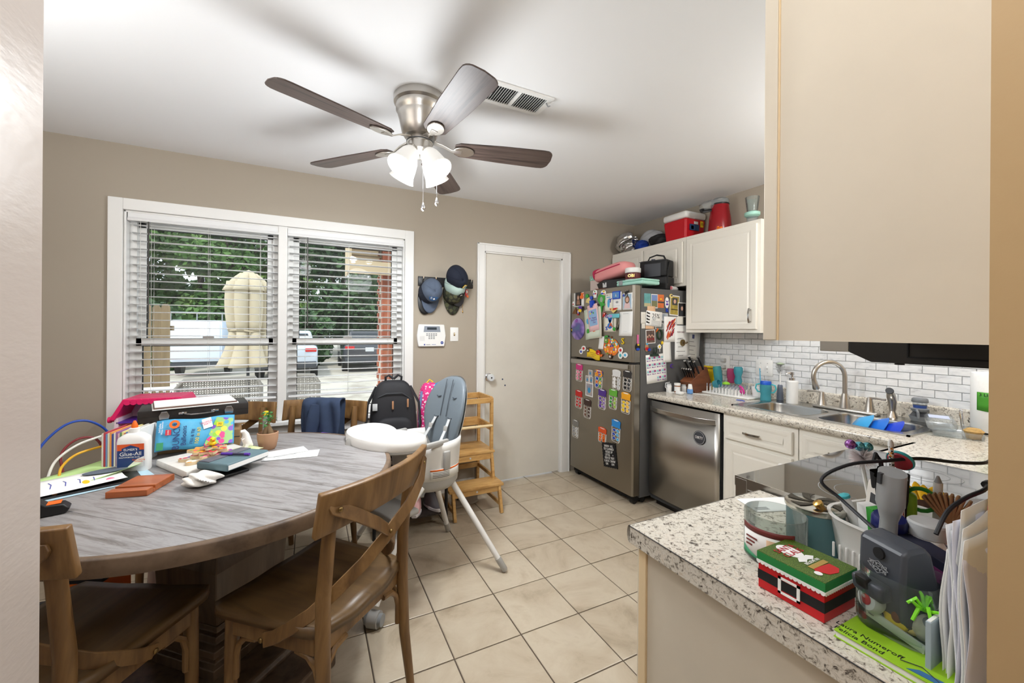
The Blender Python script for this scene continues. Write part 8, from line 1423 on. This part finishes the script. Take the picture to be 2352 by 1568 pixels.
# glass jar, charger base, handle, book, papers
bkk = thing('picture_book', 'lime green picture book lying under the glass jar', 'book', (.804, .275, CZ), R(0)); MB().box(-.072, .10, -.06, .062, 0, .009).build('pages', m_paper, bkk, smooth=0); MB().box(-.074, .102, -.062, .064, .009, .0112).build('front_cover', mat('book_lime', (150, 196, 40), .4), bkk, smooth=0, bevel=.0006); MB().box(-.074, .102, -.062, .064, -.0003, .001).build('back_cover', MATS['book_lime'], bkk, smooth=0)
text('Laura Numeroff', .0125, m_ink, bkk, facing((-.052, .030, .0114), (0, -1, 0), (1, 0, 0)), .0002); text('Felicia Bond', .0125, m_ink, bkk, facing((-.066, .036, .0114), (0, -1, 0), (1, 0, 0)), .0002)
MB().tube([(-.06, -.01, .0125), (-.05, -.03, .0125), (-.062, -.05, .0125)], .0006, 5).build('cover_line', m_dark, bkk); MB().prism([(-.07, -.02), (-.058, -.03), (-.055, -.058), (-.066, -.06)], .0112, .0118).build('cover_print', mat('print_blue', (60, 110, 160), .5), bkk, smooth=0)
JZ = CZ + .0118
gj = thing('glass_jar', 'square glass jar holding small toys in the foreground', 'glass jar', (.83, .292, JZ)); b = MB(); n6 = 5
rings = [(rrect(.03, .03, .014, n6), .003), (rrect(.098, .092, .028, n6), .0), (rrect(.106, .10, .032, n6), .008), (rrect(.106, .10, .032, n6), .066), (rrect(.096, .09, .03, n6), .076), (rrect(.098, .092, .03, n6), .082), (rrect(.098, .092, .03, n6), .088), (rrect(.092, .086, .028, n6), .088), (rrect(.090, .084, .028, n6), .076), (rrect(.100, .094, .03, n6), .066), (rrect(.100, .094, .03, n6), .008), (rrect(.03, .03, .014, n6), .006)]; n = len(rings[0][0]); vs = []; fs = []
for p, z in rings: vs += [(x, y, z) for x, y in p]
for j in range(len(rings) - 1):
    for i in range(n): fs.append((j * n + i, j * n + (i + 1) % n, (j + 1) * n + (i + 1) % n, (j + 1) * n + i))
b.add(vs, fs); b.build('glass', glassmat('jar_glass', (240, 245, 244), .02, .975, .7), gj, smooth=45)
def toy(name, label, cat, loc, rz=0): return thing(name, label, cat, loc, rz)
t = toy('yarn_spool', 'white spool with a red dot inside the jar at left', 'spool', (.795, .318, JZ + .038), R(0)); Q = M4(ry=R(-80), rz=R(-25)); MB(Q).lathe([(.001, -.009), (.015, -.009), (.018, -.004), (.018, .004), (.015, .009), (.001, .009)], 28).build('spool_body', m_wplastic, t); MB(Q).lathe([(.008, .009), (.008, .0102), (.001, .0102)], 20).build('red_dot', m_red, t)
t = toy('plastic_spoon', 'white spoon handle lying across the jar bottom', 'spoon', (.792, .29, JZ + .012), R(-95)); MB(M4(ry=R(10))).rbox((0, 0, 0), (.075, .004, .014), .002).build('handle', m_wplastic, t); MB(M4(ry=R(10))).lathe([(.005, -.0), (.005, .001)], 6, (-.028, 0, -.0)).build('hole_mark', m_grey, t)
t = toy('banana_toy', 'yellow rubber toy inside the jar', 'toy', (.815, .287, JZ + .026)); MB().tube([(-.004, .022, .004), (-.014, .01, -.004), (-.014, -.006, -.006), (-.006, -.018, .002)], [.003, .009, .010, .004], 12).build('toy_body', m_yellow, t); MB().ball((-.02, .0, .004), (.005, .007, .009), 10, 6).build('brown_patch', mat('toy_brown', (120, 64, 30), .6), t); MB().ball((-.012, -.014, -.010), (.007, .008, .005), 10, 6).build('toy_foot', mat('toy_cream', (232, 206, 120), .6), t)
t = toy('chick_toy', 'small yellow chick toy inside the jar', 'toy', (.838, .268, JZ + .03)); MB().ball((0, 0, 0), (.012, .012, .010), 12, 8).build('body', m_yellow, t); MB().ball((-.010, -.004, -.004), (.006, .006, .004), 8, 6).build('beak', mat('toy_cream', (0, 0, 0)), t)
t = toy('golf_ball', 'large dirty white ball inside the jar at right', 'ball', (.815, .262, JZ + .024)); MB().ball((0, 0, 0), (.019, .016, .019), 20, 12).build('ball_body', mat('ball_ivory', (232, 224, 204), .5), t); MB(M4((-.006, -.002, .006))).ball((0, -.004, 0), (.010, .012, .0135), 12, 8).build('dark_mark', m_grey, t)
t = toy('crayon', 'green crayon lying high in the jar', 'crayon', (.83, .31, JZ + .053)); MB().cyl((0, 0, 0), (-.005, -.05, -.006), .006, n=12).build('crayon_body', m_green, t); MB().tube([(-.005, -.05, -.006), (-.006, -.058, -.007)], [.005, .002], 10).build('crayon_tip', m_green, t)
t = toy('koosh_toy', 'bright lime rubber string toy at the jar rim', 'toy', (.79, .255, JZ + .062)); rgk = random.Random(2)
for i in range(9): a = rgk.uniform(0, 2 * PI); MB().tube([(0, 0, 0), (.010 * math.cos(a), .010 * math.sin(a), .008 + wob(rgk, .01)), (.02 * math.cos(a), .02 * math.sin(a), wob(rgk, .02) + .006)], [.0028, .0025, .002], 6).build('string', mat('lime_neon', (130, 220, 40), .4), t)
cg = thing('charger_base', 'dark grey tool charger base standing in the jar mouth', 'tool charger', (.838, .295, JZ + .016), R(0)); Q = M4(rz=R(-22)) @ M4(ry=R(-10)); b = MB(Q)
p_ = [(-.030, .0), (-.036, .02), (-.030, .07), (-.020, .115), (-.012, .122), (.018, .122), (.026, .11), (.032, .03), (.03, .0)]; b.prism(p_, -.036, .036); b.v = [tuple(Q @ (Matrix(((1, 0, 0, 0), (0, 0, 1, 0), (0, 1, 0, 0), (0, 0, 0, 1))) @ (Q.inverted() @ Vector(v)))) for v in b.v]; b.build('base_body', mat('charger_grey', (66, 70, 78), .4), cg, smooth=30, bevel=.006)
MB(Q).rbox((-.042, .004, .052), (.022, .050, .026), .006, 3).build('dock_lip', mat('charger_grey', (0, 0, 0)), cg); MB(Q).rbox((-.050, .008, .060), (.012, .020, .018), .003).build('dock_slot', m_black, cg); MB(Q @ M4((-.0235, .0, .104), ry=R(-78))).cyl((0, 0, -.0015), (0, 0, .0025), .0085, n=20).build('socket_hole', m_blackmat, cg)
text('BLACK+\nDECKER', .0075, m_grey, cg, Q @ M4((-.0298, -.0, .084), ry=R(-77)) @ Matrix.Rotation(PI / 2, 4, 'Z'), .0004); MB(Q @ M4((-.030, 0, .084), ry=R(-77))).shell([(.7, 0), (.76, 0), (.76, .0006), (.7, .0006)], 4, sx=.013, sy=.022).build('logo_frame', m_grey, cg)
gh = thing('grey_tool', 'light grey tool handle standing behind the charger base', 'tool', (.915, .35, CZ + .0), R(-20)); Q = M4(ry=R(-4), rx=R(7)); MB(Q).tube([(0, 0, .0), (0, 0, .11), (0, -.0, .15), (0, 0, .17), (0, 0, .18), (0, 0, .236)], [.018, .017, .016, .022, .026, .025], 24, flat=.75).build('handle_body', mat('tool_grey', (150, 152, 154), .3), gh); MB(Q).box(-.026, -.020, -.003, .003, .219, .2375).build('top_notch', m_dark, gh, smooth=0)
for lab, pts in (('black power cord looping from the bin across the cooktop', [(.93, .36, .965), (.975, .44, .99), (.97, .475, 1.02), (1.01, .445, 1.055), (1.06, .40, 1.07), (1.12, .37, 1.075), (1.20, .34, 1.065), (1.27, .32, 1.06), (1.36, .33, 1.055)]), ('black cord with a ribbed strain relief behind the papers', [(.94, .29, .995), (.97, .285, 1.03), (1.0, .272, 1.052), (1.04, .262, 1.062), (1.10, .27, 1.062)])):
    P = [Vector(p) for p in pts]; Qp = []
    for i in range(len(P) - 1):
        p0, p1, p2, p3 = P[max(i - 1, 0)], P[i], P[i + 1], P[min(i + 2, len(P) - 1)]
        for k in range(6): t_ = k / 6; Qp.append(.5 * ((2 * p1) + (-p0 + p2) * t_ + (2 * p0 - 5 * p1 + 4 * p2 - p3) * t_ * t_ + (-p0 + 3 * p1 - 3 * p2 + p3) * t_ ** 3))
    Qp.append(P[-1]); c_ = thing('power_cord', lab, 'cord'); MB().tube(Qp, .0034, 8).build('cable', mat('cord_black', (34, 36, 42), .45), c_)
    if 'ribbed' in lab: [MB().tube([P[-1] - Vector((.02 - .005 * k, 0, 0)), P[-1] - Vector((.017 - .005 * k, 0, 0))], .0062, 8).build('strain_ring', m_black, c_) for k in range(4)]
etr = thing('spoon_rest', 'white speckled enamel tray on the cooktop', 'tray', (1.38, .40, .8758), R(-5)); MB().shell([(.001, .003), (.38, .0), (.46, .022), (.5, .024), (.46, .028), (.37, .006), (.001, .006)], 4, sx=.42, sy=.30).build('tray_body', spots('enamel', (236, 236, 238), [(30, 30, 32), (60, 60, 64)], 130, .2, .07), etr, smooth=0)
sf = thing('sunflower', 'yellow artificial sunflower lying on the speckled tray', 'flower', (1.32, .43, .905), R(0)); Q = M4(ry=R(-35), rx=R(15))
for ring, (n_, L_, zt) in enumerate(((14, .062, .004), (12, .05, .012))):
    for k in range(n_): a = 2 * PI * (k + .5 * ring) / n_; MB(Q @ M4(rz=a)).surf(lambda u, v: (.018 + L_ * u, (v - .5) * .022 * math.sin(PI * min(1, u * .9 + .08)) ** .7, zt + .010 * u * (1 - u)), 8, 4).build('petal', mat('petal_yellow', (246, 190, 24), .6), sf, solid=.0008)
MB(Q).lathe([(.022, .0), (.022, .014), (.001, .02)], 20).build('seed_disc', mat('seed_brown', (70, 44, 30), .9), sf); MB(Q).cyl((0, 0, 0), (.02, -.01, -.02), .004, n=8).build('stalk', m_green, sf)
wbk = thing('wooden_brush', 'brown wooden bristle brush behind the white bottle', 'brush', (1.09, .315, CZ + .006), R(10)); MB().cyl((0, 0, 0), (.0, 0, .10), .010, n=12).build('handle', m_cherry, wbk)
for k in range(10): MB(M4((0, 0, .10), rx=R(-40 + 8 * k))).rbox((0, 0, .03), (.02, .005, .06), .002).build('wood_rib', mat('rib_wood', (150, 112, 74), .6), wbk)
wm = thing('white_marker', 'white marker with a grey tip lying by the sunflower', 'marker', (1.16, .335, CZ + .13)); wm.location = (1.12, .345, Bz); MB().cyl((0, 0, 0), (-.01, -.005, .165), .007, n=12).build('barrel', m_wplastic, wm); MB().tube([(-.01, -.005, .165), (-.0105, -.005, .178)], [.006, .002], 10).build('tip', m_grey, wm)
pkg = thing('pink_package', 'magenta package standing behind the papers at the jamb', 'package', (1.03, .232, CZ), R(-10)); MB().box(-.03, .03, -.012, .012, 0, .20).build('package_body', mat('magenta_pack', (214, 26, 96), .45), pkg, smooth=0, bevel=.002); MB().box(-.0306, -.0298, -.009, .009, .12, .145).build('white_panel', m_paper, pkg, smooth=0)
# upright papers by the jamb
rgu = random.Random(9)
for k in range(9):
    y = .200 + .0042 * k; hgt = .235 - .012 * abs(k - 4) + wob(rgu, .012); xs = .745 + wob(rgu, .006) + .004 * k; ph = rgu.uniform(0, 6)
    o = MB().surf(lambda u, v: (xs + .11 * u, y + .0022 * math.sin(v * 7 + ph + u * 3) + .004 * (v ** 3) * math.sin(ph), hgt * v * (1 - .05 * math.sin(ph * 3) * u)), 8, 14).build('upright_paper', m_paper if k % 3 else mat('paper_lilac', (222, 222, 234), .85), smooth=60, solid=.0006); o.location = (0, 0, CZ)
    tag(o, ['%s white sheet in the upright stack of papers by the jamb, counted from the wall' % w_ for w_ in ('first', 'second', 'third', 'fourth', 'fifth', 'sixth', 'seventh', 'eighth', 'ninth')][k], 'paper', 'upright papers by the jamb')
gbk = thing('grey_book', 'thin grey-blue book standing between the jar and the papers', 'book', (.79, .2415, CZ), R(0)); MB().box(-.03, .06, -.003, .003, 0, .075).build('cover', mat('book_greyblue', (160, 176, 186), .6), gbk, smooth=0, bevel=.0005); MB().box(-.028, .058, -.002, .002, .0745, .076).build('pages', m_paper, gbk, smooth=0)
pbg = tag(MB().surf(lambda u, v: (.86 + .06 * u + .006 * math.sin(v * 9), .236 + .035 * u + .010 * math.sin(u * 8 + v * 5), CZ + .03 + .10 * v), 12, 12).build('plastic_wrap', glassmat('wrap_clear', (232, 226, 236), .15, .7, .9), smooth=60, solid=.0006), 'crinkled clear plastic wrap between the charger base and the papers', 'plastic wrap')
